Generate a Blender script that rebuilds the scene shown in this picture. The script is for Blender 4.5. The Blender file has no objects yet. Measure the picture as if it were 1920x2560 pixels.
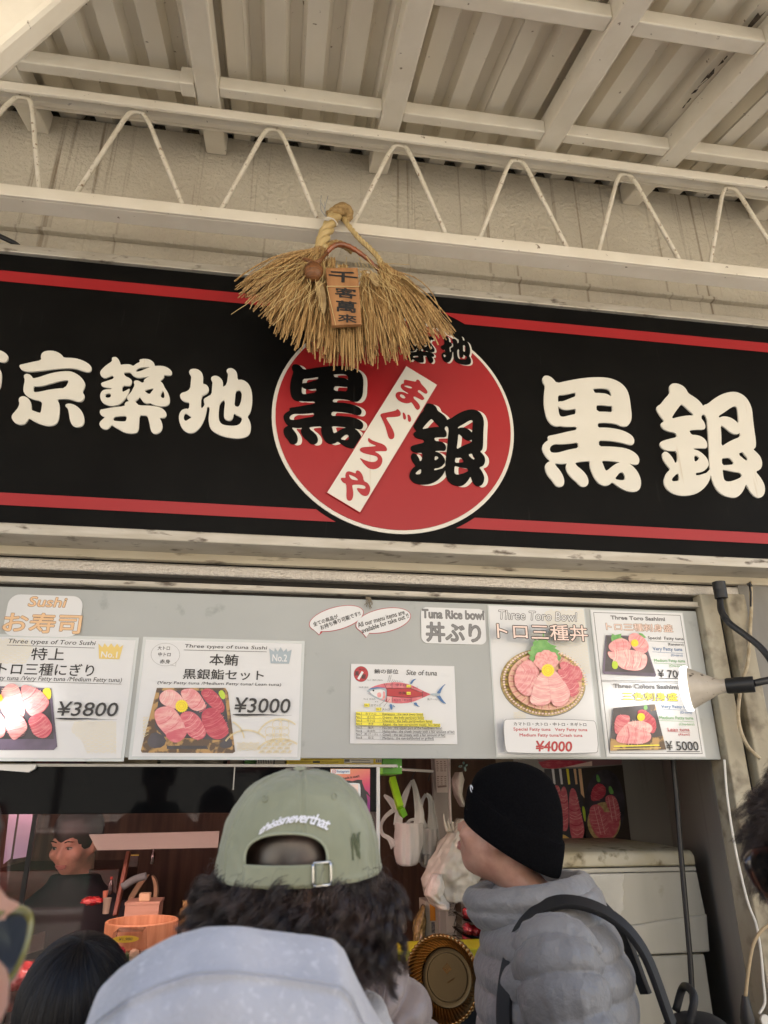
import bpy, bmesh, math, random
import numpy as np
from mathutils import Vector, Matrix, noise as mnoise
from mathutils.geometry import tessellate_polygon
random.seed(7); RNG = np.random.default_rng(7)
rad = math.radians
scene = bpy.context.scene
col = scene.collection

# ------------------------------------------------------------------ camera
CAM = np.array([0.0, -1.98, 1.60])
PITCH, YAW, ROLL, FPX = rad(21.69), rad(8.80), rad(-0.217), 1775.0
def cam_axes():
    cy, sy, cp, sp = math.cos(YAW), math.sin(YAW), math.cos(PITCH), math.sin(PITCH)
    f = np.array([sy*cp, cy*cp, sp]); r = np.array([cy, -sy, 0.0]); u = np.cross(r, f)
    c, s = math.cos(ROLL), math.sin(ROLL)
    return c*r+s*u, -s*r+c*u, f
RT, UP, FW = cam_axes()
cd = bpy.data.cameras.new('camera'); cam = bpy.data.objects.new('camera', cd); col.objects.link(cam)
cam.matrix_world = Matrix(((RT[0], UP[0], -FW[0], CAM[0]), (RT[1], UP[1], -FW[1], CAM[1]),
                           (RT[2], UP[2], -FW[2], CAM[2]), (0, 0, 0, 1)))
cd.sensor_fit = 'HORIZONTAL'; cd.sensor_width = 36.0; cd.lens = 36.0*FPX/1920.0
cd.clip_start = 0.02; cd.clip_end = 500
cd.dof.use_dof = True; cd.dof.focus_distance = 2.1; cd.dof.aperture_fstop = 9.0
scene.camera = cam

# ------------------------------------------------------------------ world, sun, exposure
SUN_EL, SUN_AZ = rad(60), rad(20)          # high behind the shop: the shop front is in shade
w = bpy.data.worlds.new("World"); scene.world = w; w.use_nodes = True
nt = w.node_tree; bg = nt.nodes['Background']
sky = nt.nodes.new('ShaderNodeTexSky'); sky.sky_type = 'NISHITA'; sky.sun_disc = False
sky.sun_elevation = SUN_EL; sky.sun_rotation = SUN_AZ
sky.air_density = 1.0; sky.dust_density = 3.0
nt.links.new(sky.outputs[0], bg.inputs[0]); bg.inputs[1].default_value = 0.15
ld = bpy.data.lights.new('sun', 'SUN'); ld.energy = 5.0; ld.angle = rad(0.5); ld.color = (1.0, 0.93, 0.82)
sun = bpy.data.objects.new('sun', ld); col.objects.link(sun)
sdir = Vector((math.sin(SUN_AZ)*math.cos(SUN_EL), math.cos(SUN_AZ)*math.cos(SUN_EL), math.sin(SUN_EL)))
sun.rotation_euler = sdir.to_track_quat('Z', 'Y').to_euler()
sun.location = (0, 0, 12)
scene.view_settings.view_transform = 'Standard'; scene.view_settings.look = 'None'
scene.view_settings.gamma = 1.0; scene.view_settings.exposure = 1.80
scene.cycles.use_denoising = True
scene.cycles.max_bounces = 10; scene.cycles.diffuse_bounces = 5; scene.cycles.transparent_max_bounces = 16
scene.cycles.sample_clamp_indirect = 6.0

# ------------------------------------------------------------------ measuring helpers
def ray(u, v): return (u-960)/FPX*RT-(v-1280)/FPX*UP+FW
def P(u, v, Y):                                   # where the sight line of photo pixel (u, v) meets the upright plane y = Y
    d = ray(u, v); t = (Y-CAM[1])/d[1]; return CAM+d*t
def PP(u, v, n, c):                               # ... meets the plane n.x = c
    d = ray(u, v); n = np.array(n, float); t = (c-n@CAM)/(n@d); return CAM+d*t
def L(h):
    h = h.lstrip('#'); o = []
    for i in (0, 2, 4):
        s = int(h[i:i+2], 16)/255; o.append(s/12.92 if s <= .04045 else ((s+.055)/1.055)**2.4)
    return tuple(o)

# ------------------------------------------------------------------ materials
MATS = {}
def mat(name, c, rough=.6, metal=0.0, c2=None, ns=20, nd=3, cont=(.35, .65), stretch=None, bump=0, bs=60, bd=.004, spec=.5,
        c3=None, ns3=6, cont3=(.55, .62), stretch3=None, coat=0, emit=None, es=0, alpha=1, trans=0, sheen=0, sss=0, wave=None):
    if name in MATS: return MATS[name]
    m = bpy.data.materials.new(name); m.use_nodes = True; n = m.node_tree; b = n.nodes['Principled BSDF']
    N, K = n.nodes.new, n.links.new
    b.inputs['Base Color'].default_value = (*c, 1); b.inputs['Roughness'].default_value = rough
    b.inputs['Metallic'].default_value = metal; b.inputs['Specular IOR Level'].default_value = spec
    b.inputs['Coat Weight'].default_value = coat; b.inputs['Coat Roughness'].default_value = .12
    b.inputs['Transmission Weight'].default_value = trans; b.inputs['Alpha'].default_value = alpha
    b.inputs['Sheen Weight'].default_value = sheen
    if sss:
        b.inputs['Subsurface Weight'].default_value = sss; b.inputs['Subsurface Radius'].default_value = (.012, .004, .002)
        b.inputs['Subsurface Scale'].default_value = 1.0
    if emit: b.inputs['Emission Color'].default_value = (*emit, 1); b.inputs['Emission Strength'].default_value = es
    tc = N('ShaderNodeTexCoord')
    def nz(scale, detail, st):
        t = N('ShaderNodeTexNoise'); t.inputs['Scale'].default_value = scale; t.inputs['Detail'].default_value = detail
        if st:
            mp = N('ShaderNodeMapping'); mp.inputs['Scale'].default_value = st; K(tc.outputs['Object'], mp.inputs['Vector']); K(mp.outputs[0], t.inputs['Vector'])
        else: K(tc.outputs['Object'], t.inputs['Vector'])
        return t
    def ramp(t, a, bb):
        r = N('ShaderNodeMapRange'); r.inputs['From Min'].default_value = a; r.inputs['From Max'].default_value = bb; K(t.outputs[0], r.inputs['Value']); return r
    out = None
    if c2:
        if wave:
            t = N('ShaderNodeTexWave'); t.inputs['Scale'].default_value = wave[0]; t.inputs['Distortion'].default_value = wave[1]; t.bands_direction = wave[2]
            t.inputs['Detail'].default_value = 3; t.inputs['Detail Scale'].default_value = wave[3] if len(wave) > 3 else 1.5
            K(tc.outputs['Object'], t.inputs['Vector']); r = N('ShaderNodeMapRange'); r.inputs['From Min'].default_value = cont[0]; r.inputs['From Max'].default_value = cont[1]; K(t.outputs['Fac'], r.inputs['Value'])
        else: r = ramp(nz(ns, nd, stretch), *cont)
        mx = N('ShaderNodeMix'); mx.data_type = 'RGBA'; mx.inputs[6].default_value = (*c, 1); mx.inputs[7].default_value = (*c2, 1); K(r.outputs[0], mx.inputs[0]); out = mx.outputs[2]
    if c3:
        r = ramp(nz(ns3, 6, stretch3), *cont3)
        mx = N('ShaderNodeMix'); mx.data_type = 'RGBA'; mx.inputs[7].default_value = (*c3, 1); K(r.outputs[0], mx.inputs[0])
        if out: K(out, mx.inputs[6])
        else: mx.inputs[6].default_value = (*c, 1)
        out = mx.outputs[2]
    if out: K(out, b.inputs['Base Color'])
    if bump:
        bp = N('ShaderNodeBump'); bp.inputs['Strength'].default_value = bump; bp.inputs['Distance'].default_value = bd
        K(nz(bs, 4, None).outputs[0], bp.inputs['Height']); K(bp.outputs[0], b.inputs['Normal'])
    MATS[name] = m; return m
def glassmat(name, tint=(1, 1, 1), ior=1.5, rough=0.0):
    if name in MATS: return MATS[name]
    m = bpy.data.materials.new(name); m.use_nodes = True; n = m.node_tree; n.nodes.clear(); N, K = n.nodes.new, n.links.new
    o = N('ShaderNodeOutputMaterial'); mx = N('ShaderNodeMixShader'); f = N('ShaderNodeFresnel'); f.inputs[0].default_value = ior
    t = N('ShaderNodeBsdfTransparent'); t.inputs[0].default_value = (*tint, 1); g = N('ShaderNodeBsdfGlossy'); g.inputs['Roughness'].default_value = rough
    K(f.outputs[0], mx.inputs[0]); K(t.outputs[0], mx.inputs[1]); K(g.outputs[0], mx.inputs[2]); K(mx.outputs[0], o.inputs[0])
    MATS[name] = m; return m
def film(name, c, a, rough=.25):                  # thin milky plastic film
    if name in MATS: return MATS[name]
    m = mat(name, c, rough, bump=.25, bs=40, bd=.01); b = m.node_tree.nodes['Principled BSDF']; b.inputs['Alpha'].default_value = a
    return m

# ------------------------------------------------------------------ mesh builder
ORG = {}
def chaikin(pts, n=1):
    p = [tuple(q) for q in pts]
    for _ in range(n):
        o = []
        for i in range(len(p)):
            a, b = np.array(p[i], float), np.array(p[(i+1) % len(p)], float); o += [tuple(.75*a+.25*b), tuple(.25*a+.75*b)]
        p = o
    return p
def spline(pts, n=8):                             # open Catmull-Rom through points
    p = [np.array(q, float) for q in pts]; p = [2*p[0]-p[1]]+p+[2*p[-1]-p[-2]]; o = []
    for i in range(1, len(p)-2):
        a, b, c, d = p[i-1], p[i], p[i+1], p[i+2]
        for k in range(n):
            t = k/n; o.append(.5*((2*b)+(c-a)*t+(2*a-5*b+4*c-d)*t*t+(3*b-a-3*c+d)*t**3))
    o.append(p[-2]); return o
class MB:
    def __init__(s): s.v, s.f, s.m = [], [], []
    def add(s, vs, fs, mi=0):
        o = len(s.v); s.v += [tuple(map(float, q)) for q in vs]; s.f += [tuple(i+o for i in q) for q in fs]; s.m += [mi]*len(fs); return s
    def hexa(s, p, mi=0):                         # 8 points: bottom 4 (ccw from below order), top 4
        return s.add(p, [(0, 3, 2, 1), (4, 5, 6, 7), (0, 1, 5, 4), (1, 2, 6, 5), (2, 3, 7, 6), (3, 0, 4, 7)], mi)
    def box(s, x0, x1, y0, y1, z0, z1, mi=0):
        return s.hexa([(x0, y0, z0), (x1, y0, z0), (x1, y1, z0), (x0, y1, z0), (x0, y0, z1), (x1, y0, z1), (x1, y1, z1), (x0, y1, z1)], mi)
    def bar(s, a, b, w, h, up=(0, 0, 1), mi=0):   # rectangular bar from a to b
        a, b = np.array(a, float), np.array(b, float); d = (b-a)/np.linalg.norm(b-a); r = np.cross(d, np.array(up, float)); r /= np.linalg.norm(r); u = np.cross(r, d)
        q = lambda c, i, j: c+r*w/2*i+u*h/2*j
        return s.hexa([q(a, -1, -1), q(a, 1, -1), q(b, 1, -1), q(b, -1, -1), q(a, -1, 1), q(a, 1, 1), q(b, 1, 1), q(b, -1, 1)], mi)
    def grid(s, rows, mi=0, closed=False, cap=False):
        n = len(rows[0]); o = []; fs = []
        for r in rows: o += list(r)
        for i in range(len(rows)-1):
            for j in range(n if closed else n-1):
                k = (j+1) % n; fs.append((i*n+j, i*n+k, (i+1)*n+k, (i+1)*n+j))
        if cap: fs.append(tuple(range(n))[::-1]); fs.append(tuple((len(rows)-1)*n+j for j in range(n)))
        return s.add(o, fs, mi)
    def tube(s, pts, r, n=8, mi=0, cap=True):
        p = [np.array(q, float) for q in pts]; m = len(p); rs = [r]*m if np.isscalar(r) else list(r)
        t = [p[min(i+1, m-1)]-p[max(i-1, 0)] for i in range(m)]; t = [x/(np.linalg.norm(x)+1e-12) for x in t]
        a = np.array([0, 0, 1.0]) if abs(t[0][2]) < .9 else np.array([1.0, 0, 0]); rows = []
        for i in range(m):
            a = a-t[i]*(a@t[i]); a /= np.linalg.norm(a)+1e-12; b = np.cross(t[i], a)
            rows.append([p[i]+rs[i]*(math.cos(2*math.pi*k/n)*a+math.sin(2*math.pi*k/n)*b) for k in range(n)])
        return s.grid(rows, mi, True, cap)
    def lathe(s, prof, c, n=32, mi=0, M=None, cap=False, wob=None):   # prof: (radius, height)
        c = np.array(c, float); rows = []
        for i, (r, h) in enumerate(prof):
            row = []
            for k in range(n):
                a = 2*math.pi*k/n; rr = r*(1+(wob(a, i) if wob else 0)); q = np.array([rr*math.cos(a), rr*math.sin(a), h])
                row.append(c+(M@q if M is not None else q))
            rows.append(row)
        return s.grid(rows, mi, True, cap)
    def ell(s, c, r, mi=0, nu=24, nv=14, M=None, f=None):             # ellipsoid; f deforms unit points
        rows = []
        for i in range(nv+1):
            th = math.pi*i/nv; row = []
            for k in range(nu):
                a = 2*math.pi*k/nu; q = np.array([math.sin(th)*math.cos(a), math.sin(th)*math.sin(a), math.cos(th)])
                if f is not None: q = f(q)
                q = q*np.array(r); row.append(np.array(c)+(M@q if M is not None else q))
            rows.append(row)
        return s.grid(rows[::-1], mi, True)
    def flat(s, loops, y, mi=0):                  # loops of (x, z): outline + holes, on the plane y
        vs = [[Vector((a, b, 0)) for a, b in lp] for lp in loops]; t = tessellate_polygon(vs); pts = [(q.x, y, q.y) for lp in vs for q in lp]
        fs = []
        for a, b, c in t:
            A, B, C = pts[a], pts[b], pts[c]; cr = (B[0]-A[0])*(C[2]-A[2])-(B[2]-A[2])*(C[0]-A[0])
            if abs(cr) < 1e-14: continue
            fs.append((a, b, c) if cr > 0 else (a, c, b))
        return s.add(pts, fs, mi)
    def slab(s, loops, y0, y1, mi=0):             # the same with thickness (front y0)
        s.flat(loops, y0, mi)
        for lp in loops:
            n = len(lp); s.add([(a, y0, b) for a, b in lp]+[(a, y1, b) for a, b in lp], [(i, (i+1) % n, n+(i+1) % n, n+i) for i in range(n)], mi)
        return s
    def build(s, name, mats, parent=None, smooth=None, bevel=0, label=None, cat=None, group=None, kind=None, remesh=0, solid=0, sub=0, sm_iter=0):
        me = bpy.data.meshes.new(name); V = np.array(s.v, float).reshape(-1, 3)
        if parent is not None: org = ORG[parent]
        else:
            lo, hi = V.min(0), V.max(0); org = np.array([(lo[0]+hi[0])/2, (lo[1]+hi[1])/2, lo[2]])
        me.from_pydata((V-org).tolist(), [], s.f)
        for m in (mats if isinstance(mats, (list, tuple)) else [mats]): me.materials.append(m)
        me.polygons.foreach_set('material_index', s.m); me.update()
        bm = bmesh.new(); bm.from_mesh(me)
        if not (smooth is None and s.f and len(s.f) > 20000): bmesh.ops.remove_doubles(bm, verts=bm.verts, dist=1e-6) if smooth else None
        bm.to_mesh(me); bm.free()
        if smooth is not None:
            me.polygons.foreach_set('use_smooth', [True]*len(me.polygons))
            if smooth < 180: me.set_sharp_from_angle(angle=rad(smooth))
        o = bpy.data.objects.new(name, me); col.objects.link(o)
        if parent is not None: o.parent = parent
        else: o.location = org
        ORG[o] = org
        if bevel:
            md = o.modifiers.new('bevel', 'BEVEL'); md.width = bevel; md.segments = 2; md.limit_method = 'ANGLE'; md.angle_limit = rad(40); md.harden_normals = False
        if solid: md = o.modifiers.new('solid', 'SOLIDIFY'); md.thickness = solid
        if remesh:
            md = o.modifiers.new('remesh', 'REMESH'); md.mode = 'VOXEL'; md.voxel_size = remesh; md.use_smooth_shade = True
            if sm_iter: md = o.modifiers.new('smooth', 'SMOOTH'); md.iterations = sm_iter; md.factor = .5
        if sub: md = o.modifiers.new('sub', 'SUBSURF'); md.levels = sub; md.render_levels = sub
        tag(o, label, cat, group, kind); return o
def tag(o, label=None, cat=None, group=None, kind=None):
    for k, x in (('label', label), ('category', cat), ('group', group), ('kind', kind)):
        if x: o[k] = x
    return o
def thing(name, label, cat, loc=(0, 0, 0), group=None):
    o = bpy.data.objects.new(name, None); col.objects.link(o); o.location = loc; o.empty_display_size = .05
    ORG[o] = np.array(loc, float); tag(o, label, cat, group); return o
def copy_tree(o, parent=None):
    c = o.copy(); col.objects.link(c)
    if parent is not None: c.parent = parent
    for ch in list(o.children): copy_tree(ch, c)
    return c
def strands(P0, R, n=3, seed=0):                  # P0: (N, K, 3) centre lines, R: (N, K) radii -> MB of thin tubes
    N, K, _ = P0.shape; T = np.gradient(P0, axis=1); T /= np.linalg.norm(T, axis=2, keepdims=True)+1e-12
    ref = np.random.default_rng(seed).normal(size=(N, 1, 3)); A = np.cross(T, ref); A /= np.linalg.norm(A, axis=2, keepdims=True)+1e-12; B = np.cross(T, A)
    ang = np.arange(n)*2*math.pi/n
    V = P0[:, :, None, :]+R[:, :, None, None]*(np.cos(ang)[None, None, :, None]*A[:, :, None, :]+np.sin(ang)[None, None, :, None]*B[:, :, None, :])
    idx = np.arange(N*K*n).reshape(N, K, n); nx = np.roll(idx, -1, axis=2)
    F = np.stack([idx[:, :-1], nx[:, :-1], nx[:, 1:], idx[:, 1:]], axis=-1).reshape(-1, 4)
    mb = MB(); mb.v = V.reshape(-1, 3).tolist(); mb.f = F.tolist(); caps = idx[:, -1].reshape(-1, n).tolist(); mb.f += caps; mb.m = [0]*len(mb.f); return mb

# ------------------------------------------------------------------ lettering
_TX = {}
def text_geo(body, bold=0.0, sp=1.0):
    k = (body, bold, sp)
    if k in _TX: return _TX[k]
    c = bpy.data.curves.new('txt', 'FONT'); c.body = body; c.offset = bold; c.resolution_u = 3; c.space_character = sp
    o = bpy.data.objects.new('txt', c); col.objects.link(o)
    dg = bpy.context.evaluated_depsgraph_get(); dg.update(); me = o.evaluated_get(dg).to_mesh()
    V = np.array([v.co[:2] for v in me.vertices]); F = [tuple(p.vertices) for p in me.polygons]
    o.evaluated_get(dg).to_mesh_clear(); bpy.data.objects.remove(o); bpy.data.curves.remove(c)
    lo, hi = V.min(0), V.max(0); V = (V-lo)/(hi-lo); _TX[k] = (V, F); return _TX[k]
def put_text(mb, body, x0, z0, x1, z1, y, mi=0, bold=0.0, shear=0.0, rot=0.0, sp=1.0, grow=0.0):
    V, F = text_geo(body, 0.0, sp); w, h = x1-x0, z1-z0; cx, cz = (x0+x1)/2, (z0+z1)/2; d = bold*h*.95+grow
    X = (V[:, 0]-.5)*(w-2*bold*h*.8); Z = (V[:, 1]-.5)*(h-2*bold*h*.8); X = X+shear*Z; c, s = math.cos(rot), math.sin(rot)
    pts = np.stack([cx+c*X-s*Z, np.full(len(X), y), cz+s*X+c*Z], 1); n = 0 if d < 1e-5 else (4 if d < .0004 else 8)
    for k in range(n): mb.add(pts+np.array([d*math.cos(2*math.pi*k/n+.4), 9e-6*(k+1), d*math.sin(2*math.pi*k/n+.4)]), F, mi)   # heavier lettering: the outline spread outwards
    mb.add(pts, F, mi)
# ================================================================== materials of the place
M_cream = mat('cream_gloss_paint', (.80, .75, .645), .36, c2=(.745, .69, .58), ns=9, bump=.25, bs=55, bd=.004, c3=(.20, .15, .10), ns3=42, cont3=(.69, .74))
M_deck = mat('deck_paint', (.80, .745, .635), .42, c2=(.74, .68, .565), ns=5, stretch=(1, .4, 1), bump=.12, bs=40, bd=.003, c3=(.22, .16, .10), ns3=38, cont3=(.70, .745))
M_rod = mat('rod_paint', (.74, .69, .58), .45, c2=(.66, .60, .48), ns=30, bump=.5, bs=120, bd=.002, c3=(.30, .21, .13), ns3=70, cont3=(.60, .70))
M_stucco = mat('stucco', (.62, .57, .47), .85, c2=(.53, .48, .39), ns=3, bump=1.0, bs=62, bd=.010, c3=(.24, .185, .125), ns3=2.6, cont3=(.60, .74), stretch3=(16, 1, .30))
M_mortar = mat('dark_mortar', (.035, .03, .025), .95, c2=(.14, .11, .08), ns=60, bump=1, bs=60, bd=.01)
M_alu = mat('weathered_aluminium', (.50, .47, .41), .42, .35, c2=(.40, .365, .30), ns=14, stretch=(.5, 1, 3), bump=.15, bs=40, c3=(.10, .08, .06), ns3=26, cont3=(.60, .72), stretch3=(.7, 1, 2))
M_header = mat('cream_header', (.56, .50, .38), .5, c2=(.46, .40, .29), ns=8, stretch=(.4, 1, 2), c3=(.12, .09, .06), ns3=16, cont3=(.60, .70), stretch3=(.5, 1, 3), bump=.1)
M_hammer = mat('hammered_silver_paint', (.46, .43, .39), .34, .55, c2=(.54, .51, .47), ns=160, bump=.9, bs=150, bd=.004)
M_gap = mat('dark_gap', (.02, .017, .014), .9)
M_board = mat('grey_board', (.405, .422, .414), .42, c2=(.375, .392, .384), ns=3, bump=.06, bs=90, bd=.002, c3=(.30, .32, .31), ns3=14, cont3=(.66, .74))
M_black = mat('sign_black', (.0045, .0043, .0042), .42, spec=.07, c2=(.0065, .0063, .006), ns=6, c3=(.022, .022, .021), ns3=9, cont3=(.66, .82), stretch3=(6, 1, .4))
M_red = mat('sign_red', (.34, .009, .013), .45, c2=(.32, .008, .012), ns=4)
M_white = mat('sign_cream_white', (.70, .68, .615), .45, c2=(.66, .64, .57), ns=5, c3=(.50, .42, .30), ns3=7, cont3=(.66, .80), stretch3=(7, 1, .35))
M_kana = mat('kana_red', (.38, .02, .026), .42)
M_greywall = mat('grey_panel', (.30, .29, .26), .5, c2=(.26, .25, .225), ns=2, stretch=(3, 3, .4), bump=.05, bs=30, c3=(.20, .19, .165), ns3=5, cont3=(.60, .75), stretch3=(4, 4, .3))
M_post = mat('dirty_cream_post', (.40, .36, .27), .6, c2=(.30, .26, .18), ns=12, stretch=(1, 1, .3), bump=.3, bs=70, c3=(.12, .095, .06), ns3=15, cont3=(.50, .72))
M_darkwall = mat('brown_inner_wall', (.085, .062, .034), .8, c2=(.06, .044, .024), ns=4)
M_asphalt = mat('pale_asphalt', (.16, .155, .14), .9, c2=(.20, .19, .17), ns=60, bump=.4, bs=200, bd=.004)
M_pave = mat('pavement', (.38, .35, .30), .85, c2=(.31, .285, .245), ns=8, bump=.3, bs=120)

# ================================================================== the setting: ground, street
MB().box(-150, 150, -150, 150, -.5, -.12).build('ground', M_asphalt, kind='structure')
MB().box(-60, 60, -3.1, 3, -.12, 0.0).build('pavement', M_pave, kind='structure', bevel=.015)
MB().box(-60, 60, -9.5, -6.0, -.116, 0.0).build('opposite_pavement', M_pave, kind='structure', bevel=.015)
l = MB()
for k in range(-14, 15): l.box(k*4, k*4+2, -4.62, -4.50, -.116, -.114)
l.build('lane_marking', mat('road_white', (.7, .7, .68), .8), kind='structure')

# ================================================================== shop building
WY = .02                                              # face of the stucco wall
shop = thing('shop_building', 'cream stucco shop front of the sushi stall behind the sign and under the canopy', 'building', (0, .6, 0))
s = MB(); s.box(-6, 6, WY, .20, 2.21, 3.866); s.build('stucco_wall', M_stucco, shop)
s = MB(); s.box(-6, 6, WY+.03, .20, 3.866, 4.2); s.build('mortar_backing', M_mortar, shop)  # dark mortar; its colour also stands in for the dark beyond the flutes
s = MB(); s.box(-6, 6, WY+.02, 3, 4.2, 6.2); s.build('upper_wall', M_stucco, shop)
s = MB(); s.box(-6, 6, -.004, WY, 3.33, 3.345); s.box(-6, 6, -.010, WY, 3.175, 3.195); s.build('wall_ledge', M_stucco, shop, bevel=.004)
xs = P(1806, 1900, 0)[0]
post = MB(); px_ = xs
post.box(px_, px_+.055, -.03, .06, 0, 2.17); post.box(px_+.075, px_+.14, -.045, .06, 0, 2.17)
post.build('door_frame_post', M_post, shop, bevel=.004)
MB().box(px_+.055, px_+.075, -.005, .06, 0, 2.17).build('frame_groove', M_gap, shop)
for zz in (1.355, 1.13):
    MB().box(px_-.003, px_+.058, -.034, -.02, zz, zz+.018).build('frame_joint', M_post, shop)
MB().box(px_+.14, 6, -.02, .2, 0, 2.21).build('side_wall_front', mat('side_grey', (.24, .23, .21), .7, c2=(.18, .17, .15), ns=5, stretch=(2, 2, .5)), shop)
BY = .80                                              # back wall of the stall on the right
MB().box(.93, px_+.6, BY, BY+.08, 0, 2.4).build('back_panel', M_greywall, shop)
sw = MB(); xb = P(1668, 2000, BY)[0]; sw.hexa([(xb, BY, 0), (px_, .06, 0), (px_+.05, .06, 0), (xb+.05, BY, 0), (xb, BY, 2.4), (px_, .06, 2.4), (px_+.05, .06, 2.4), (xb+.05, BY, 2.4)])
sw.build('side_panel', M_greywall, shop)
MB().box(-4, .93, 1.7, 1.8, 0, 2.4).build('rear_wall', mat('rear_wood', (.13, .07, .04), .6, c2=(.07, .035, .02), ns=6, stretch=(6, 1, .4)), shop)
MB().box(.86, .93, BY, 1.8, 0, 2.4).build('partition_wall', mat('partition', (.20, .17, .11), .7, c2=(.15, .125, .08), ns=5), shop)
MB().box(-4, 2.4, .2, 1.8, 2.32, 2.38).build('ceiling', mat('inner_ceiling', (.3, .27, .22), .8), shop)
MB().box(-4, 2.4, .06, 1.8, -.01, .01).build('inner_floor', M_pave, shop)
MB().box(-4.1, -4, 0, 1.8, 0, 2.4).build('end_wall', M_darkwall, shop)

# layered head of the opening, under the sign
head = thing('shutter_header', 'dirty cream and silver shutter header running under the black sign', 'shutter header', (0, 0, 2.12))
zc = lambda v, Y: P(960, v, Y)[2]
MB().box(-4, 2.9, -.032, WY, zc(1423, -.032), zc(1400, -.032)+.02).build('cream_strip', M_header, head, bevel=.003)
MB().box(-4, 2.9, -.012, WY, zc(1429, -.012), zc(1424, -.012)).build('header_gap', M_gap, head)  # narrow dark strip between cream strip and shutter box
MB().box(-4, 2.9, -.018, .05, zc(1457, -.018), zc(1430, -.018)).build('shutter_box', M_hammer, head, bevel=.006)
MB().box(-4, 2.9, .012, .05, zc(1474, .012), zc(1459, .012)+.01).build('shutter_slot', M_gap, head)
rl = MB(); rl.box(-4, px_+.0, -.012, .05, zc(1490, -.012), zc(1475, -.012)); rl.box(-4, px_, -.018, -.012, zc(1490, -.012), zc(1487, -.012)); rl.build('guide_rail', M_alu, head, bevel=.002)
MB().box(-4, px_, .006, .05, zc(1500, .006)-.004, zc(1491, .006)).build('rail_gap', M_gap, head)

# ================================================================== canopy
SL = math.tan(rad(16)); CA = rad(16)
ZR = 3.776                                            # rafter underside at the wall
zr = lambda y, off=0: ZR+(y-WY)*SL+off
can = thing('canopy', 'cream painted steel canopy with corrugated roof deck over the shop front', 'canopy', (0, -.8, 3.3))
YF = -1.75
def sloped(mb, x0, x1, y0, y1, o0, o1):               # a box lying along the roof slope, o0..o1 above the rafter underside
    mb.hexa([(x0, y0, zr(y0, o0)), (x1, y0, zr(y0, o0)), (x1, y1, zr(y1, o0)), (x0, y1, zr(y1, o0)),
             (x0, y0, zr(y0, o1)), (x1, y0, zr(y0, o1)), (x1, y1, zr(y1, o1)), (x0, y1, zr(y1, o1))])
RX = [-1.53, -.92, -.306, .292, .852, 1.306, 1.86, 2.45]
RH = .092
for i, x in enumerate(RX):
    e = -.225 if i in (4,) else WY
    m = MB(); sloped(m, x-.036, x+.036, YF, e, 0, RH); m.build('rafter', M_cream, can, bevel=.006)
    if i < len(RX)-1:
        x2 = RX[i+1]
        for (y0, dy, o0, o1) in ((-.325, .045, .006, .062), (-.80, .052, .010, .066), (-1.35, .052, .010, .066)):
            if i == 2 and y0 == -.80: continue
            m = MB(); sloped(m, x+.036, x2-.036, y0, y0+dy, o0, o1); m.build('purlin', M_cream, can, bevel=.005)
m = MB(); sloped(m, -.39, -.345, -.332, -.27, .0, .075); m.build('purlin_bracket', M_cream, can, bevel=.004)
# corrugated deck: trapezoid ribs running down the slope
per = .123; prof = []
x = -3.2
while x < 3.4:
    prof += [(x, 0.0), (x+.060, 0.0), (x+.074, .042), (x+.109, .042)]; x += per
rows = []
for y in np.linspace(YF-.1, WY+.05, 9):
    rows.append([(a, y, zr(y, RH+.003+b+.0012*math.sin(9*y+a*7))) for a, b in prof])
dk = MB(); dk.grid(rows); dk.grid([[(a, y, z+.003) for a, y, z in r] for r in rows]); dk.build('roof_deck', M_deck, can)
lap = MB()                                            # sheet laps: thin raised lips along some ribs
for k in (3, 10, 17, 24, 31, 38, 45, 51):
    xx = prof[4*k][0]+.003
    lap.add([(xx, YF-.1, zr(YF-.1, RH-.001)), (xx+.055, YF-.1, zr(YF-.1, RH-.001)), (xx+.055, WY, zr(WY, RH-.001)), (xx, WY, zr(WY, RH-.001))], [(0, 1, 2, 3)])
lap.build('sheet_lap', M_deck, can, solid=.002)
pl = MB()                                             # curled flakes of peeled paint
for (u, v, sz) in [(1900, 34, .05), (1880, 52, .06), (1866, 66, .03), (1806, 146, .035), (1795, 158, .045), (1780, 176, .05), (1766, 190, .05), (1750, 207, .06), (1735, 226, .05), (1722, 243, .04), (1710, 260, .025), (1824, 176, .03), (1829, 198, .02)]:
    nrm = (0, -SL, 1); c = ZR-WY*SL+RH+.002; q = PP(u, v, nrm, c)
    pts = [q+np.array([RNG.uniform(-.5, .5)*sz*.34, RNG.uniform(-1, 1)*sz*.62, 0]) for _ in range(5)]
    cx = np.mean(pts, 0); pts.sort(key=lambda p: math.atan2(p[1]-cx[1], p[0]-cx[0]))
    pl.add([(p[0], p[1], zr(p[1], RH-.004-RNG.uniform(0, .006))) for p in pts], [tuple(range(5))])
pl.build('peeling_paint', M_mortar, can, kind=None)

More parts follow.
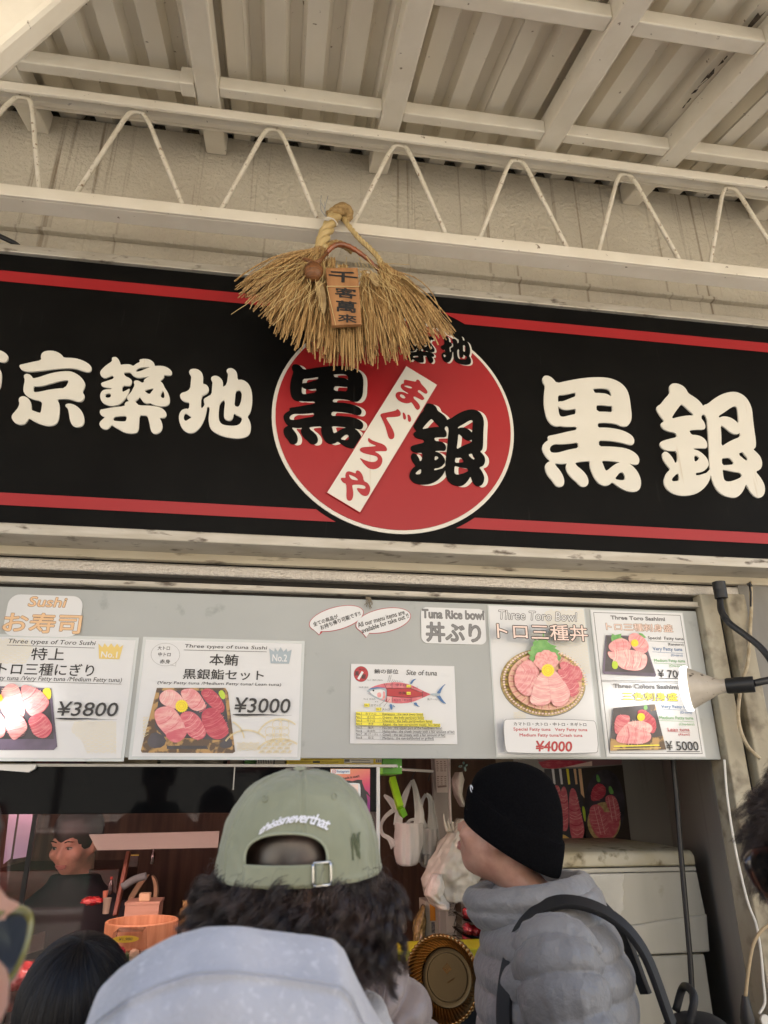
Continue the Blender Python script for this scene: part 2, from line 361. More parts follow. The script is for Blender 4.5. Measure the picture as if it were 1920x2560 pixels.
# big diagonal brace at the top left
db = thing('diagonal_brace', 'large cream box beam crossing diagonally at the top left corner', 'beam', (-.9, -.85, 2.9))
BYF = -.92
a, b = P(0, 115, BYF), P(135, 0, BYF); dv = (b-a)/np.linalg.norm(b-a); a2, b2 = a-dv*1.6, b+dv*1.2
nrm = np.array([-dv[2], 0, dv[0]])*.16               # up-left in the plane
best = None
for dd in np.linspace(.03, .3, 55):                  # depth of the lower face
    q = a+np.array([0, dd, 0]); c = q-CAM; vv = 1280-FPX*(c@UP)/(c@FW); uu = 960+FPX*(c@RT)/(c@FW)
    e = abs((vv-203)/203+(uu)/255) ; best = min(best, (e, dd)) if best else (e, dd)
dd = best[1]
m = MB(); f = lambda p, y: (p[0], p[1]+y, p[2])
m.hexa([f(a2, 0), f(b2, 0), f(b2, dd), f(a2, dd), f(a2+nrm, 0), f(b2+nrm, 0), f(b2+nrm, dd), f(a2+nrm, dd)]); m.build('beam', M_cream, db, bevel=.012)

# lattice girder along the front of the wall
gir = thing('lattice_girder', 'cream lattice girder with zigzag rods between two long chords above the sign', 'girder', (0, -.27, 3.15))
TY = -.26
zt0, zt1 = P(960, 344, TY)[2], P(960, 325, TY)[2]
m = MB(); m.box(-3, 3.4, TY, TY+.012, zt0, zt1); m.box(-3, 3.4, TY, TY+.03, zt1-.006, zt1+.0); m.build('top_chord', M_cream, gir, bevel=.003)
zlip = P(960, 381, TY+.11)[2]
m = MB(); rows = []
for xx in (-3, 3.4):
    r = []
    for (yy, zz) in ((.050, .03), (.050, .0), (.056, -.014), (.068, -.022), (.082, -.022), (.092, -.016), (.096, -.006), (.110, -.006), (.110, .02)): r.append((xx, TY+yy, zlip+.006+zz))
    rows.append(r)
m.grid(rows); m.build('back_channel', M_cream, gir, solid=.004)
zb0, zb1 = P(960, 590, TY)[2], P(960, 564, TY)[2]
m = MB(); m.box(-3, 3.4, TY, TY+.010, zb0, zb1); m.box(-3, 3.4, TY+.010, TY+.068, zb0, zb0+.010); m.box(-3, 3.4, TY+.062, TY+.068, zb0+.01, zb1-.004); m.build('bottom_chord', M_cream, gir, bevel=.003)
apex = [(58, 238), (345, 275), (685, 312), (1000, 355), (1292, 398), (1562, 432), (1824, 468), (2080, 500), (-265, 195)]
foot = [(107, 465, 183, 475), (470, 505, 547, 512), (800, 520, 880, 548), (1125, 575, 1187, 584), (1423, 607, 1487, 614), (1706, 638, 1762, 643), (1975, 665, 2030, 670), (-235, 430, -160, 438)]
ry = TY+.035
ap = sorted([P(*q, ry)[0] for q in apex]); ft = sorted([(P(q[0], q[1], ry)[0]+P(q[2], q[3], ry)[0])/2 for q in foot])
gap = .038; za = P(1000, 364, ry)[2]; zf = zb0+.012
for i, xa in enumerate(ap):
    lf = [q for q in ft if q < xa]; rt = [q for q in ft if q > xa]
    pts = []
    if lf: pts += [(lf[-1]+gap, ry, zf), (lf[-1]+gap+(xa-.028-lf[-1]-gap)*.90, ry, zf+(za-.019-zf)*.92)]
    pts += [(xa-.028, ry, za-.019), (xa-.017, ry, za-.004), (xa, ry, za), (xa+.017, ry, za-.004), (xa+.028, ry, za-.019)]
    if rt: pts += [(rt[0]-gap-(rt[0]-gap-xa-.028)*.90, ry, zf+(za-.019-zf)*.92), (rt[0]-gap, ry, zf)]
    pp = [pts[0]]+list(spline(pts[1:-1], 5))+[pts[-1]]
    wr = MB(); wr.tube(pp, .0075, 10)
    for e_ in (pp[0], pp[-1]): wr.ell(np.array(e_)+np.array([0, 0, -.002]), (.015+RNG.uniform(-.002, .004), .011, .008), nu=10, nv=6)   # weld beads
    wr.ell(np.array([xa, ry-.004, za+.007]), (.022, .009, .006), nu=10, nv=6); wr.build('web_rod', M_rod, gir, smooth=180)

# ================================================================== sign
SY = -.12
sign = thing('shop_sign', 'long black shop sign with red stripes, white characters and a round red emblem', 'sign', (.3, SY, 2.25))
Z0, Z1 = 2.258, 3.122; SX0, SX1 = -2.6, 2.7
MB().box(SX0, SX1, SY, -.02, Z0, Z1).build('sign_panel', M_black, sign)
m = MB(); m.box(SX0-.03, SX1+.03, SY-.014, -.01, Z1, Z1+.030); m.box(SX0-.03, SX1+.03, SY-.014, -.01, Z0-.030, Z0)
m.box(SX0-.03, SX0, SY-.014, -.01, Z0, Z1); m.box(SX1, SX1+.03, SY-.014, -.01, Z0, Z1); m.build('sign_frame', M_alu, sign, bevel=.003)
s2 = lambda pts, y=SY: [tuple(P(u, v, y)[[0, 2]]) for u, v in pts]
zs = lambda v, u: P(u, v, SY)[2]
def stripe(u, v0, v1): return zs(v0, u), zs(v1, u)
ta, tb = zs(677, 0), zs(704, 0)                        # upper stripe
ba, bb_ = zs(1232, 0), zs(1263, 0)                     # lower stripe
cx, cz, cr = .324, 2.652, .369
def arc_x(z, g, sgn): return cx+sgn*math.sqrt(max((cr+g)**2-(z-cz)**2, 0))
m = MB(); y = SY-.003
for (zh, zl) in ((ta, tb), (ba, bb_)):
    for sgn, xe in ((-1, SX0+.002), (1, SX1-.002)):
        g = .066 if zh > cz else .0145
        inner = [(arc_x(zz, g, sgn), zz) for zz in np.linspace(zl, zh, 5)]
        m.flat([inner+[(xe, zh), (xe, zl)]], y)
m.build('red_stripe', M_red, sign)
circ = lambda r, n=96: [(cx+r*math.cos(2*math.pi*k/n), cz+r*math.sin(2*math.pi*k/n)) for k in range(n)]
MB().slab([circ(cr)], SY-.004, SY+.001).build('emblem_rim', M_white, sign)
emb = MB().slab([circ(cr-.011)], SY-.007, SY-.003).build('emblem_disc', M_red, sign)
G = {}
G['kuro'] = (5.925, (1340, 930), ["85,130 95,85 130,63 185,70 240,105 300,178 420,150 560,122 720,98 880,87 1030,93 1150,122 1250,175 1325,250 1365,340 1385,450 1398,560 1408,650 1400,730 1370,785 1335,815 1280,818 1230,805 1180,780 1080,765 980,760 905,767 908,835 1000,833 1120,842 1240,865 1340,905 1410,950 1442,1000 1447,1040 1435,1080 1395,1093 1340,1080 1250,1055 1120,1032 1020,1025 920,1022 924,1113 1040,1112 1180,1120 1300,1135 1400,1170 1480,1225 1518,1285 1520,1340 1500,1380 1450,1384 1365,1360 1430,1410 1490,1480 1530,1560 1547,1640 1540,1710 1510,1765 1440,1785 1360,1778 1280,1750 1200,1700 1120,1637 1085,1675 1030,1695 980,1690 920,1660 870,1600 830,1530 800,1450 785,1390 790,1328 680,1335 565,1350 600,1405 660,1450 720,1510 755,1570 770,1630 760,1680 720,1708 670,1708 630,1685 590,1635 530,1590 470,1520 437,1450 435,1400 452,1362 400,1372 330,1370 268,1358 290,1405 340,1460 385,1530 408,1600 410,1650 395,1695 350,1713 300,1705 265,1670 235,1620 180,1560 140,1490 123,1420 135,1375 165,1345 205,1327 150,1280 110,1220 82,1150 90,1100 120,1055 180,1015 165,985 170,962 200,952 320,928 460,893 597,868 593,818 480,822 400,820 345,808 310,818 265,812 215,785 170,730 140,660 118,560 107,450 112,330 130,215 100,180",
 "318,353 400,350 500,332 565,315 578,325 577,372 500,400 430,430 375,447 340,445 318,460", "318,510 350,545 400,567 450,573 520,565 580,550 583,632 500,648 440,665 385,675 350,665 330,620", "830,262 920,252 1000,254 1060,268 1090,295 1107,380 1070,350 1020,330 950,322 860,322 850,290", "883,502 960,500 1040,508 1090,515 1117,508 1123,607 1030,600 890,597", "280,1075 350,1080 440,1075 530,1065 613,1050 622,1133 500,1155 420,1175 340,1200 270,1208 215,1200 193,1160 205,1120 235,1090", "960,1322 1080,1327 1240,1345 1180,1365 1120,1405 1040,1473 1015,1460 990,1390", "1155,1595 1195,1540 1230,1500 1270,1492 1297,1525 1308,1570 1300,1605 1250,1615"])
G['gin'] = (5.721, (1630, 950), ["235,140 240,95 270,65 320,57 380,68 440,100 480,145 505,200 580,245 650,295 700,350 718,385 740,362 780,355 860,290 950,232 1040,195 1130,178 1210,185 1290,222 1350,280 1395,360 1420,440 1432,580 1450,720 1470,860 1475,940 1465,980 1432,1000 1490,1050 1540,1110 1562,1180 1560,1240 1535,1290 1465,1315 1530,1390 1580,1470 1603,1540 1600,1620 1570,1675 1515,1697 1460,1680 1400,1620 1360,1550 1333,1490 1300,1580 1250,1650 1190,1690 1110,1690 1010,1660 930,1600 880,1520 845,1430 828,1360 820,1420 780,1500 710,1580 620,1635 510,1663 390,1663 290,1635 210,1580 165,1510 155,1450 175,1380 210,1320 255,1290 200,1225 150,1150 132,1090 140,1055 170,1032 210,1040 260,1090 300,1150 320,1203 355,1165 347,1022 250,1025 170,1010 115,970 98,920 120,888 220,855 343,828 340,785 310,760 220,745 150,710 115,660 118,625 170,602 110,530 60,450 52,410 70,380 110,360 170,280 245,200",
 "722,487 775,550 785,720 800,950 808,1180 820,1320 620,1385 615,1335 700,1325 760,1290 800,1230 802,1190 770,1120 700,1050 640,1015 585,1003 583,988 680,983 760,990 780,960 775,900 740,850 690,815 620,795 553,795 517,728 620,718 740,720 755,670 735,610 685,550", "260,568 320,470 405,357 430,365 510,440 600,518 500,517 380,535", "940,522 1040,460 1130,395 1175,382 1205,400 1215,480 1228,640 1180,590 1110,545 1040,530 990,532 948,552", "967,645 1030,690 1090,745 1150,780 1210,788 1245,762 1250,822 1130,870 1050,915 980,963 980,800", "1212,1065 1285,1035 1310,1080 1350,1120 1352,1155 1330,1165", "985,1122 1040,1126 1100,1118 1170,1213 1080,1225 990,1228", "995,1285 1060,1300 1150,1322 1250,1332 1280,1388 1200,1430 1120,1457 1060,1462 1020,1440 1005,1380", "590,1093 630,1090 662,1115 660,1145 597,1187", "368,1332 378,1445 320,1458 280,1455 270,1430 300,1390"])
G['kyo'] = (6.9125, (0, 860), ["345,410 350,375 400,365 550,330 725,295 712,235 725,185 770,145 850,130 950,135 1040,175 1090,220 1110,253 1250,255 1370,275 1480,320 1560,375 1592,430 1580,485 1530,505 1460,490 1350,450 1230,433 1080,437 900,455 700,482 560,495 450,490 380,460"])
G['kyo2'] = (6.9125, (0, 860), ["418,575 430,545 470,530 520,540 560,575 580,612 680,590 850,530 1020,495 1180,482 1270,500 1370,555 1440,625 1480,700 1470,760 1430,850 1462,885 1468,930 1445,985 1400,1013 1340,1010 1270,985 1200,965 1100,963 990,968 1020,1015 1040,1100 1035,1230 1020,1330 980,1395 910,1428 820,1430 720,1405 610,1360 510,1290 475,1350 430,1400 360,1412 290,1390 235,1340 207,1285 220,1235 270,1180 320,1120 347,1045 330,990 345,940 390,917 450,922 510,965 545,1030 553,1100 552,1155 630,1185 690,1205 715,1195 730,1100 737,1030 700,993 590,975 500,930 440,880 412,830 415,760 440,640", "588,740 650,748 740,740 880,700 1000,665 1120,640 1205,642 1135,777 1000,785 850,805 700,840 610,850 588,830"])
G['kyo3'] = (6.9125, (0, 860), ["1130,1080 1150,1052 1210,1042 1290,1062 1370,1115 1430,1190 1460,1280 1465,1360 1440,1420 1380,1450 1310,1450 1250,1410 1215,1330 1200,1220 1185,1150 1165,1110"])
G['to1'] = (6.9125, (0, 860), ["-1060,190 -700,110 -200,80 0,120 60,145 120,185 155,235 145,290 105,330 60,333 0,318 -200,270 -700,300 -1060,370"])
G['to2'] = (6.9125, (0, 860), ["-920,440 -300,380 0,440 30,490 40,560 35,660 15,780 -60,860 -300,900 -900,920", "-760,560 -220,530 -160,600 -760,640", "-760,720 -180,680 -200,760 -760,800"])
G['to3'] = (6.9125, (0, 860), ["-560,1000 -330,1000 -330,1420 -420,1480 -560,1440", ])
G['chiku'] = (7.9, (230, 870), ["398,240 405,205 445,193 490,200 530,240 560,300 567,353 640,340 720,337 780,350 820,377 880,325 955,295 940,262 960,240 1040,230 1130,240 1200,280 1240,330 1235,375 1340,368 1440,380 1530,425 1580,480 1585,530 1550,560 1490,560 1425,543 1430,585 1400,630 1345,667 1400,710 1440,800 1500,890 1535,980 1543,1060 1530,1120 1480,1160 1390,1170 1280,1160 1210,1135 1150,1098 1120,1115 1060,1110 1010,1070 970,1010 940,980 910,1035 850,1075 890,1105 928,1150 1100,1152 1250,1165 1370,1195 1440,1250 1478,1310 1465,1370 1420,1400 1330,1385 1370,1450 1395,1530 1395,1600 1360,1670 1300,1710 1240,1710 1190,1680 1160,1620 1140,1500 1110,1390 1090,1350 1010,1345 942,1347 935,1500 928,1620 900,1680 850,1700 750,1705 650,1685 560,1635 470,1585 392,1530 350,1590 300,1625 240,1620 180,1580 150,1520 165,1475 210,1430 270,1380 210,1360 165,1310 160,1265 180,1230 230,1225 400,1190 655,1167 650,1120 680,1080 745,1063 700,1025 695,985 720,950 770,900 810,830 850,750 828,700 840,665 890,655 940,670 990,705 1035,690 1025,660 1060,620 1150,572 1060,590 960,607 880,600 810,560 770,500 700,497 622,508 670,580 740,605 790,650 797,700 770,755 720,768 605,753 600,893 680,855 750,815 745,860 715,940 660,1020 600,1090 530,1135 440,1160 340,1155 250,1120 190,1060 165,980 175,910 220,850 300,833 390,835 392,805 300,803 220,780 185,740 190,705 280,675 450,620 410,552 330,590 270,615 210,590 170,540 168,490 200,440 290,355 405,280",
 "868,470 900,430 960,405 1040,395 1165,395 1060,430 970,470 900,490", "265,960 285,920 340,912 382,925 378,985 330,1000 285,995", "435,1375 560,1362 693,1355 685,1440 660,1468 540,1465 425,1452", "1030,858 1110,835 1200,812 1227,825 1190,870 1140,940", "1410,850 1438,950 1430,1005 1390,1005 1355,960 1375,910"])
G['chi'] = (7.541, (430, 900), ["320,250 335,210 370,185 430,180 500,197 560,245 588,310 590,390 583,465 640,475 685,520 700,570 685,625 640,660 555,700 545,950 625,860 598,790 605,745 660,715 750,660 755,560 768,425 740,385 740,345 780,315 840,312 900,340 950,395 967,460 955,530 1035,480 1062,270 1030,235 1035,195 1080,168 1140,172 1200,215 1230,270 1238,395 1300,385 1370,405 1440,460 1485,540 1512,660 1515,800 1500,920 1470,1020 1418,1080 1465,1160 1490,1250 1485,1350 1450,1430 1370,1475 1250,1495 1120,1485 990,1460 870,1415 770,1355 715,1280 693,1180 693,1080 718,905 665,890 655,980 625,1100 575,1220 510,1310 430,1380 350,1397 270,1375 200,1310 150,1210 130,1110 145,1020 190,955 260,930 325,940 333,812 270,812 200,780 158,720 155,670 190,632 270,615 345,560 358,430 368,320",
 "1200,610 1260,580 1300,605 1318,650 1310,760 1285,850 1250,905 1175,878 1190,740", "1010,745 975,1050 995,1125 1060,1160 1120,1150 1155,1100 1167,1015 1230,1060 1330,1105 1300,1200 1240,1245 1150,1258 1040,1250 950,1230 900,1180 880,1090 885,950 903,830", "220,1080 240,1030 270,1020 310,1045 378,1095 320,1130 270,1165 235,1150"])
KANA = [["1110,310 1125,293 1180,305 1278,325 1275,300 1300,290 1330,320 1340,350 1390,400 1425,445 1425,475 1400,483 1350,450 1310,425 1290,455 1345,490 1380,535 1385,555 1355,568 1310,545 1245,510 1238,545 1290,590 1325,640 1325,680 1295,700 1265,675 1240,630 1210,590 1190,605 1140,610 1070,590 1020,550 998,505 1010,470 1050,453 1110,460 1165,487 1175,475 1110,440 1075,405 1068,370 1085,350 1118,345", "1108,378 1130,370 1180,375 1225,395 1215,415 1150,400", "1055,500 1075,485 1110,500 1138,535 1110,548 1070,530"],
 ["795,765 815,745 900,730 1005,708 1015,690 1035,688 1060,715 1073,745 1065,775 1020,788 940,792 870,797 900,850 950,930 985,1010 985,1060 965,1085 930,1087 905,1060 890,1000 860,900 820,810"], ["1095,730 1115,735 1135,765 1143,810 1125,828 1105,815 1100,770"], ["1155,762 1180,760 1205,795 1210,840 1190,860 1165,840 1165,800"],
 ["632,1085 645,1068 680,1100 760,1130 840,1155 880,1195 890,1235 870,1247 790,1245 715,1250 790,1290 825,1340 825,1400 790,1460 720,1490 650,1480 590,1430 545,1370 520,1333 590,1368 660,1390 720,1393 760,1370 765,1335 740,1310 660,1293 580,1275 530,1245 525,1215 560,1195 680,1187 755,1177 680,1150 640,1120"],
 ["270,1620 280,1600 340,1605 330,1570 345,1525 380,1513 430,1530 475,1545 470,1515 495,1500 530,1520 565,1570 580,1650 625,1665 660,1715 665,1770 640,1830 600,1848 550,1830 505,1785 480,1735 540,1745 590,1750 605,1725 580,1700 500,1690 420,1695 430,1740 440,1810 430,1880 400,1910 360,1900 345,1860 350,1760 345,1680 300,1665", "375,1555 420,1570 480,1600 508,1635 470,1635 405,1620"]]
def glyph(key, n=1):
    sc, (ox, oz), loops = G[key]; o = []
    for lp in loops:
        q = [tuple(map(float, t.split(','))) for t in lp.split()]; o.append([tuple(P(ox+a/sc, oz+b/sc, SY)[[0, 2]]) for a, b in chaikin(q, n)])
    return o
GL = {k: glyph(k) for k in G}
def refit(loops, x0, z0, x1, z1):                     # the same character at another place and size
    A = np.array([q for lp in loops for q in lp]); lo, hi = A.min(0), A.max(0)
    return [[(x0+(a-lo[0])/(hi[0]-lo[0])*(x1-x0), z0+(b-lo[1])/(hi[1]-lo[1])*(z1-z0)) for a, b in lp] for lp in loops]
for keys in (['to1', 'to2', 'to3'], ['kyo', 'kyo2', 'kyo3'], ['chiku'], ['chi'], ['kuro'], ['gin']):
    m = MB()
    for k in keys: m.slab(GL[k], SY-.005, SY+.001)
    m.build('character', M_white, sign)
ec = lambda a, b: tuple(P(660+a/2.592, 760+b/2.592, SY)[[0, 2]])
def emblem_char(loops, a0, b0, a1, b1, sh):
    (x0, z1), (x1, z0) = ec(a0, b0), ec(a1, b1)
    q = refit(loops, x0, z0, x1, z1)
    MB().slab([[(a+sh, b-.002) for a, b in lp] for lp in q], SY-.0085, SY-.006).build('character_shadow', M_white, emb)
    MB().slab(q, SY-.0105, SY-.008).build('character', M_black, emb)
emblem_char(GL['kuro'], 145, 383, 640, 950, .0125)
emblem_char(GL['gin'], 930, 645, 1446, 1205, .0125)
emblem_char(GL['chi'], 1138, 205, 1338, 408, .006)
emblem_char(GL['chiku'], 905, 190, 1105, 398, .006)
kc = lambda a, b: tuple(P(800+a/5.352, 900+b/5.352, SY)[[0, 2]])
band = MB().slab([[kc(*q) for q in ((1145, 107), (1560, 360), (530, 2065), (85, 1797))]], SY-.0125, SY-.010).build('kana_band', M_white, sign)
bd = MB(); qb = [np.array(kc(*q)) for q in ((1145, 107), (1560, 360), (530, 2065), (85, 1797))]
for i in range(4):
    a, b = qb[i], qb[(i+1) % 4]; bd.tube([(a[0], SY-.0125, a[1]), (b[0], SY-.0125, b[1])], .0012, 4)
bd.build('band_outline', M_kana, band)
for g in KANA:
    lp = [[kc(a, b) for a, b in chaikin([tuple(map(float, t.split(','))) for t in q.split()], 1)] for q in g]
    MB().slab(lp, SY-.014, SY-.012).build('kana', M_kana, band)
# cable end and torn tape at the left end of the sign
cb = MB(); q = [P(-60, 560, -.06), P(-10, 586, -.06), P(20, 600, -.06), P(42, 612, -.05), P(60, 630, -.02)]; cb.tube(spline(q, 6), .008, 8)
cb.build('black_cable', mat('black_rubber', (.012, .012, .013), .45), label='short black cable dropping behind the left end of the sign', cat='cable', smooth=60)
# ================================================================== grey board with the menu posters
bx0, bx1, bz0, bz1 = -3.0, px_-.004, P(960, 1896, 0)[2], P(960, 1500, .006)[2]-.002
board = MB().box(bx0, bx1, 0, .018, bz0, bz1).build('menu_board', M_board, bevel=.0015, label='long pale grey board under the sign carrying the menu posters', cat='board')
M_paper = mat('laminated_paper', (.67, .68, .69), .30, coat=.35, bump=.03, bs=25, bd=.004)
M_lam = mat('laminate_edge', (.55, .585, .585), .22, coat=.5)
INK = mat('ink_black', (.02, .02, .022), .35); INKB = mat('ink_blue', (.06, .16, .36), .35); INKG = mat('ink_green', (.16, .40, .14), .35); INKR = mat('ink_red', (.46, .03, .04), .35)
TAN = mat('print_tan', (.76, .50, .28), .35); PINKL = mat('print_pale_pink', (.86, .66, .58), .35); GOLD = mat('print_gold', (.74, .55, .17), .35); SILV = mat('print_silver', (.36, .43, .48), .35)
WAVEG = mat('print_wave_gold', (.74, .63, .36), .35); WPRINT = mat('print_white', (.72, .72, .72), .35); YEL = mat('print_yellow', (.86, .76, .06), .35); GREY = mat('print_grey', (.20, .20, .205), .35)
LINE = mat('print_line_grey', (.32, .32, .33), .35); TANO = mat('print_tan_outline', (.25, .14, .07), .35)
F_PINK = mat('print_tuna_pink', (.74, .26, .27), .28, c2=(.84, .46, .43), ns=34, stretch=(1, 1, 3), nd=5, cont=(.42, .68), coat=.3)
F_PALE = mat('print_tuna_pale', (.80, .37, .36), .28, c2=(.86, .56, .51), ns=38, stretch=(1, 1, 2.5), nd=5, cont=(.42, .68), coat=.3)
F_RED = mat('print_tuna_red', (.48, .04, .075), .28, c2=(.60, .12, .14), ns=40, stretch=(1, 1, 3), nd=5, cont=(.45, .7), coat=.3)
F_MID = mat('print_tuna_mid', (.62, .11, .15), .28, c2=(.73, .25, .26), ns=40, stretch=(1, 1, 3), nd=5, cont=(.45, .7), coat=.3)
F_MINCE = mat('print_tuna_mince', (.74, .25, .25), .28, c2=(.84, .46, .42), ns=130, coat=.3)
F_EDGE = mat('print_tuna_line', (.56, .10, .14), .28)
TRAYB = mat('print_tray_black', (.022, .02, .026), .28, c2=(.07, .06, .075), ns=16, coat=.3); TRAYG = mat('print_tray_gold', (.46, .27, .09), .28, c2=(.09, .05, .025), ns=34, cont=(.42, .5), coat=.3)
TRAYP = mat('print_tray_violet', (.16, .12, .20), .28, c2=(.05, .04, .06), ns=10, coat=.3)
SHISO = mat('print_shiso', (.12, .36, .08), .3, c2=(.22, .46, .14), ns=60); MUM = mat('print_chrysanthemum', (.90, .72, .03), .3); MUMD = mat('print_chrysanthemum_shade', (.72, .50, .02), .3)
WASABI = mat('print_wasabi', (.50, .66, .05), .3); BAMBOO = mat('print_basket', (.62, .49, .22), .3, c2=(.40, .28, .11), ns=70); BASKIN = mat('print_basket_inside', (.80, .48, .36), .3)
PMATS = [INK, INKB, INKG, INKR, TAN, PINKL, GOLD, SILV, WAVEG, WPRINT, YEL, GREY, LINE, TANO, F_PINK, F_PALE, F_RED, F_MID, F_MINCE, F_EDGE, TRAYB, TRAYG, TRAYP, SHISO, MUM, MUMD, WASABI, BAMBOO, BASKIN]
(BK, BL, GN, RD, TN, PK, GO, SI, WG, WP, YE, GY, LN, TO, FP, FL, FR, FM, FC, FE, TB, TG, TP, SH, MU, MD, WA, BA, BI) = range(len(PMATS))
def clipped(loop, rect):                              # Sutherland-Hodgman against an upright rectangle
    x0, z0, x1, z1 = rect
    for ax, lim, sg in ((0, x0, 1), (0, x1, -1), (1, z0, 1), (1, z1, -1)):
        o = []
        for i in range(len(loop)):
            a, b = loop[i-1], loop[i]; ia, ib = (a[ax]-lim)*sg >= 0, (b[ax]-lim)*sg >= 0
            if ia != ib:
                t = (lim-a[ax])/(b[ax]-a[ax]); o.append((a[0]+t*(b[0]-a[0]), a[1]+t*(b[1]-a[1])))
            if ib: o.append(tuple(b))
        loop = o
        if len(loop) < 3: return []
    return loop
class Poster:
    def __init__(s, name, label, cat, crop, corners, lam=.008, round_=0, group=None, mt=None):
        s.sc, (s.ox, s.oz) = crop; s.y = -.002; q = [s.at(*c) for c in corners]
        x0 = (q[0][0]+q[3][0])/2; x1 = (q[1][0]+q[2][0])/2; z1 = (q[0][1]+q[1][1])/2; z0 = (q[2][1]+q[3][1])/2; s.rect = (x0, z0, x1, z1)
        s.root = thing(name, label, cat, ((x0+x1)/2, -.002, z0), group); r = round_
        def rr(d, r):
            if r <= 0: return [(x0-d, z0-d), (x1+d, z0-d), (x1+d, z1+d), (x0-d, z1+d)]
            o = []
            for (a, b, t0) in ((x1-r, z0+r, -90), (x1-r, z1-r, 0), (x0+r, z1-r, 90), (x0+r, z0+r, 180)):
                for k in range(7): t = rad(t0+15*k); o.append((a+(r+d)*math.cos(t), b+(r+d)*math.sin(t)))
            return o
        if lam: MB().slab([rr(lam, r)], -.0022, -.0002).build('lamination', M_lam, s.root)
        MB().slab([rr(0, r)], -.003, -.0015).build('sheet', mt or M_paper, s.root)
        s.L = {}; s.k = 0
    def at(s, a, b): return tuple(P(s.ox+a/s.sc, s.oz+b/s.sc, -.003)[[0, 2]])
    def mb(s, part): return s.L.setdefault(part, MB())
    def yy(s): s.k += 1; return -.0032-.00012*s.k
    def text(s, body, a0, b0, a1, b1, mi=BK, bold=0, shear=0, part='lettering', out=None, grow=.0011):
        x0, z1 = s.at(a0, b0); x1, z0 = s.at(a1, b1)
        if out is not None: put_text(s.mb(part), body, x0, z0, x1, z1, s.yy(), out, bold, shear, grow=grow)
        put_text(s.mb(part), body, x0, z0, x1, z1, s.yy(), mi, bold, shear)
    def textr(s, body, p, q, h, mi=BK, bold=0, part='lettering'):      # baseline-centre p..q in crop pixels, height h
        a, b = np.array(s.at(*p)), np.array(s.at(*q)); d = b-a; w = np.hypot(*d); rot = math.atan2(d[1], d[0]); hh = h/s.sc*.00112*1.02
        c = (a+b)/2; put_text(s.mb(part), body, c[0]-w/2, c[1]-hh/2, c[0]+w/2, c[1]+hh/2, s.yy(), mi, bold, 0, rot)
    def poly(s, pts, mi, part='picture', n=1, y=None, clip=False):
        q = [s.at(*p) for p in (chaikin(pts, n) if n else pts)]
        if clip: q = clipped(q, s.rect)
        if len(q) >= 3: s.mb(part).flat([q], y or s.yy(), mi)
    def ellipse(s, a, b, ra, rb, mi, part='picture', n=40, rot=0, inner=None, wob=None):
        pts = []
        for k in range(n):
            t = 2*math.pi*k/n; w = 1+(wob(t) if wob else 0); x, y = ra*w*math.cos(t), rb*w*math.sin(t); pts.append((a+x*math.cos(rot)-y*math.sin(rot), b+x*math.sin(rot)+y*math.cos(rot)))
        lo = [s.at(*p) for p in pts]
        if inner: s.mb(part).flat([lo, [s.at(a+(p[0]-a)*inner, b+(p[1]-b)*inner) for p in pts]], s.yy(), mi)
        else: s.mb(part).flat([lo], s.yy(), mi)
    def line(s, pts, wpx, mi=BK, part='lettering', closed=False, y=None, clip=False):
        q = [np.array(s.at(*p)) for p in pts]; h = wpx/s.sc*.00112/2; y = y or s.yy(); n = len(q); mb = s.mb(part)
        if closed: q = q+[q[0]]
        A, B = [], []
        for i in range(len(q)):
            a = q[i-1] if i else (q[-2] if closed else q[0]); c = q[i+1] if i < len(q)-1 else (q[1] if closed else q[-1]); d = c-a; d = d/(np.hypot(*d)+1e-9); nn = np.array([-d[1], d[0]])*h
            A.append(q[i]+nn); B.append(q[i]-nn)
        for i in range(len(q)-1):
            lp = [tuple(A[i]), tuple(B[i]), tuple(B[i+1]), tuple(A[i+1])]
            if clip:
                lp = clipped(lp, s.rect)
                if len(lp) < 3: continue
            mb.add([(a, y, b) for a, b in lp], [tuple(range(len(lp)))], mi)
    def stroke(s, p, q, w, mi=BK):                     # brush underline, thick then tapering
        (a0, b0), (a1, b1) = p, q; up, dn = [], []
        for k in range(13):
            t = k/12; h = w*(.25+.9*math.sin(math.pi*min(1, t*1.15)**.6))*(1-.7*t); a, b = a0+(a1-a0)*t, b0+(b1-b0)*t+2*math.sin(t*9); up.append((a, b-h*.4)); dn.append((a, b+h*.6))
        s.poly(up+dn[::-1], mi, 'lettering', 0)
    def waves(s, region, r, mi=WG, wpx=4):             # overlapping-wave pattern, only where region(a, b) holds
        y = s.yy(); A0, B0, A1, B1 = region[1]
        for i in range(int((B1-B0)/(r*.5))+2):
            for j in range(int((A1-A0)/(2*r))+2):
                ca, cb = A0+2*r*j+(r if i % 2 else 0), B0+i*r*.5+r
                for f in (.92, .62, .32):
                    run = []
                    for k in range(13):
                        t = math.pi*k/12; a, b = ca+f*r*math.cos(t), cb-f*r*math.sin(t)
                        ok = region[0](a, b) and all(math.hypot(a-ca-dx, b-cb-dy) > r for dx, dy in ((r, .5*r), (-r, .5*r), (0, r)))
                        if ok: run.append((a, b))
                        else:
                            if len(run) > 1: s.line(run, wpx, mi, 'pattern', y=y, clip=True)
                            run = []
                    if len(run) > 1: s.line(run, wpx, mi, 'pattern', y=y, clip=True)
    def mum(s, a, b, r):
        s.ellipse(a, b, r, r, MU, n=54, wob=lambda t: .09*math.sin(18*t)); s.ellipse(a, b, r*.68, r*.68, MD, n=54, wob=lambda t: .10*math.sin(15*t), inner=.86); s.ellipse(a, b, r*.38, r*.38, MD, n=36, wob=lambda t: .12*math.sin(9*t), inner=.8)
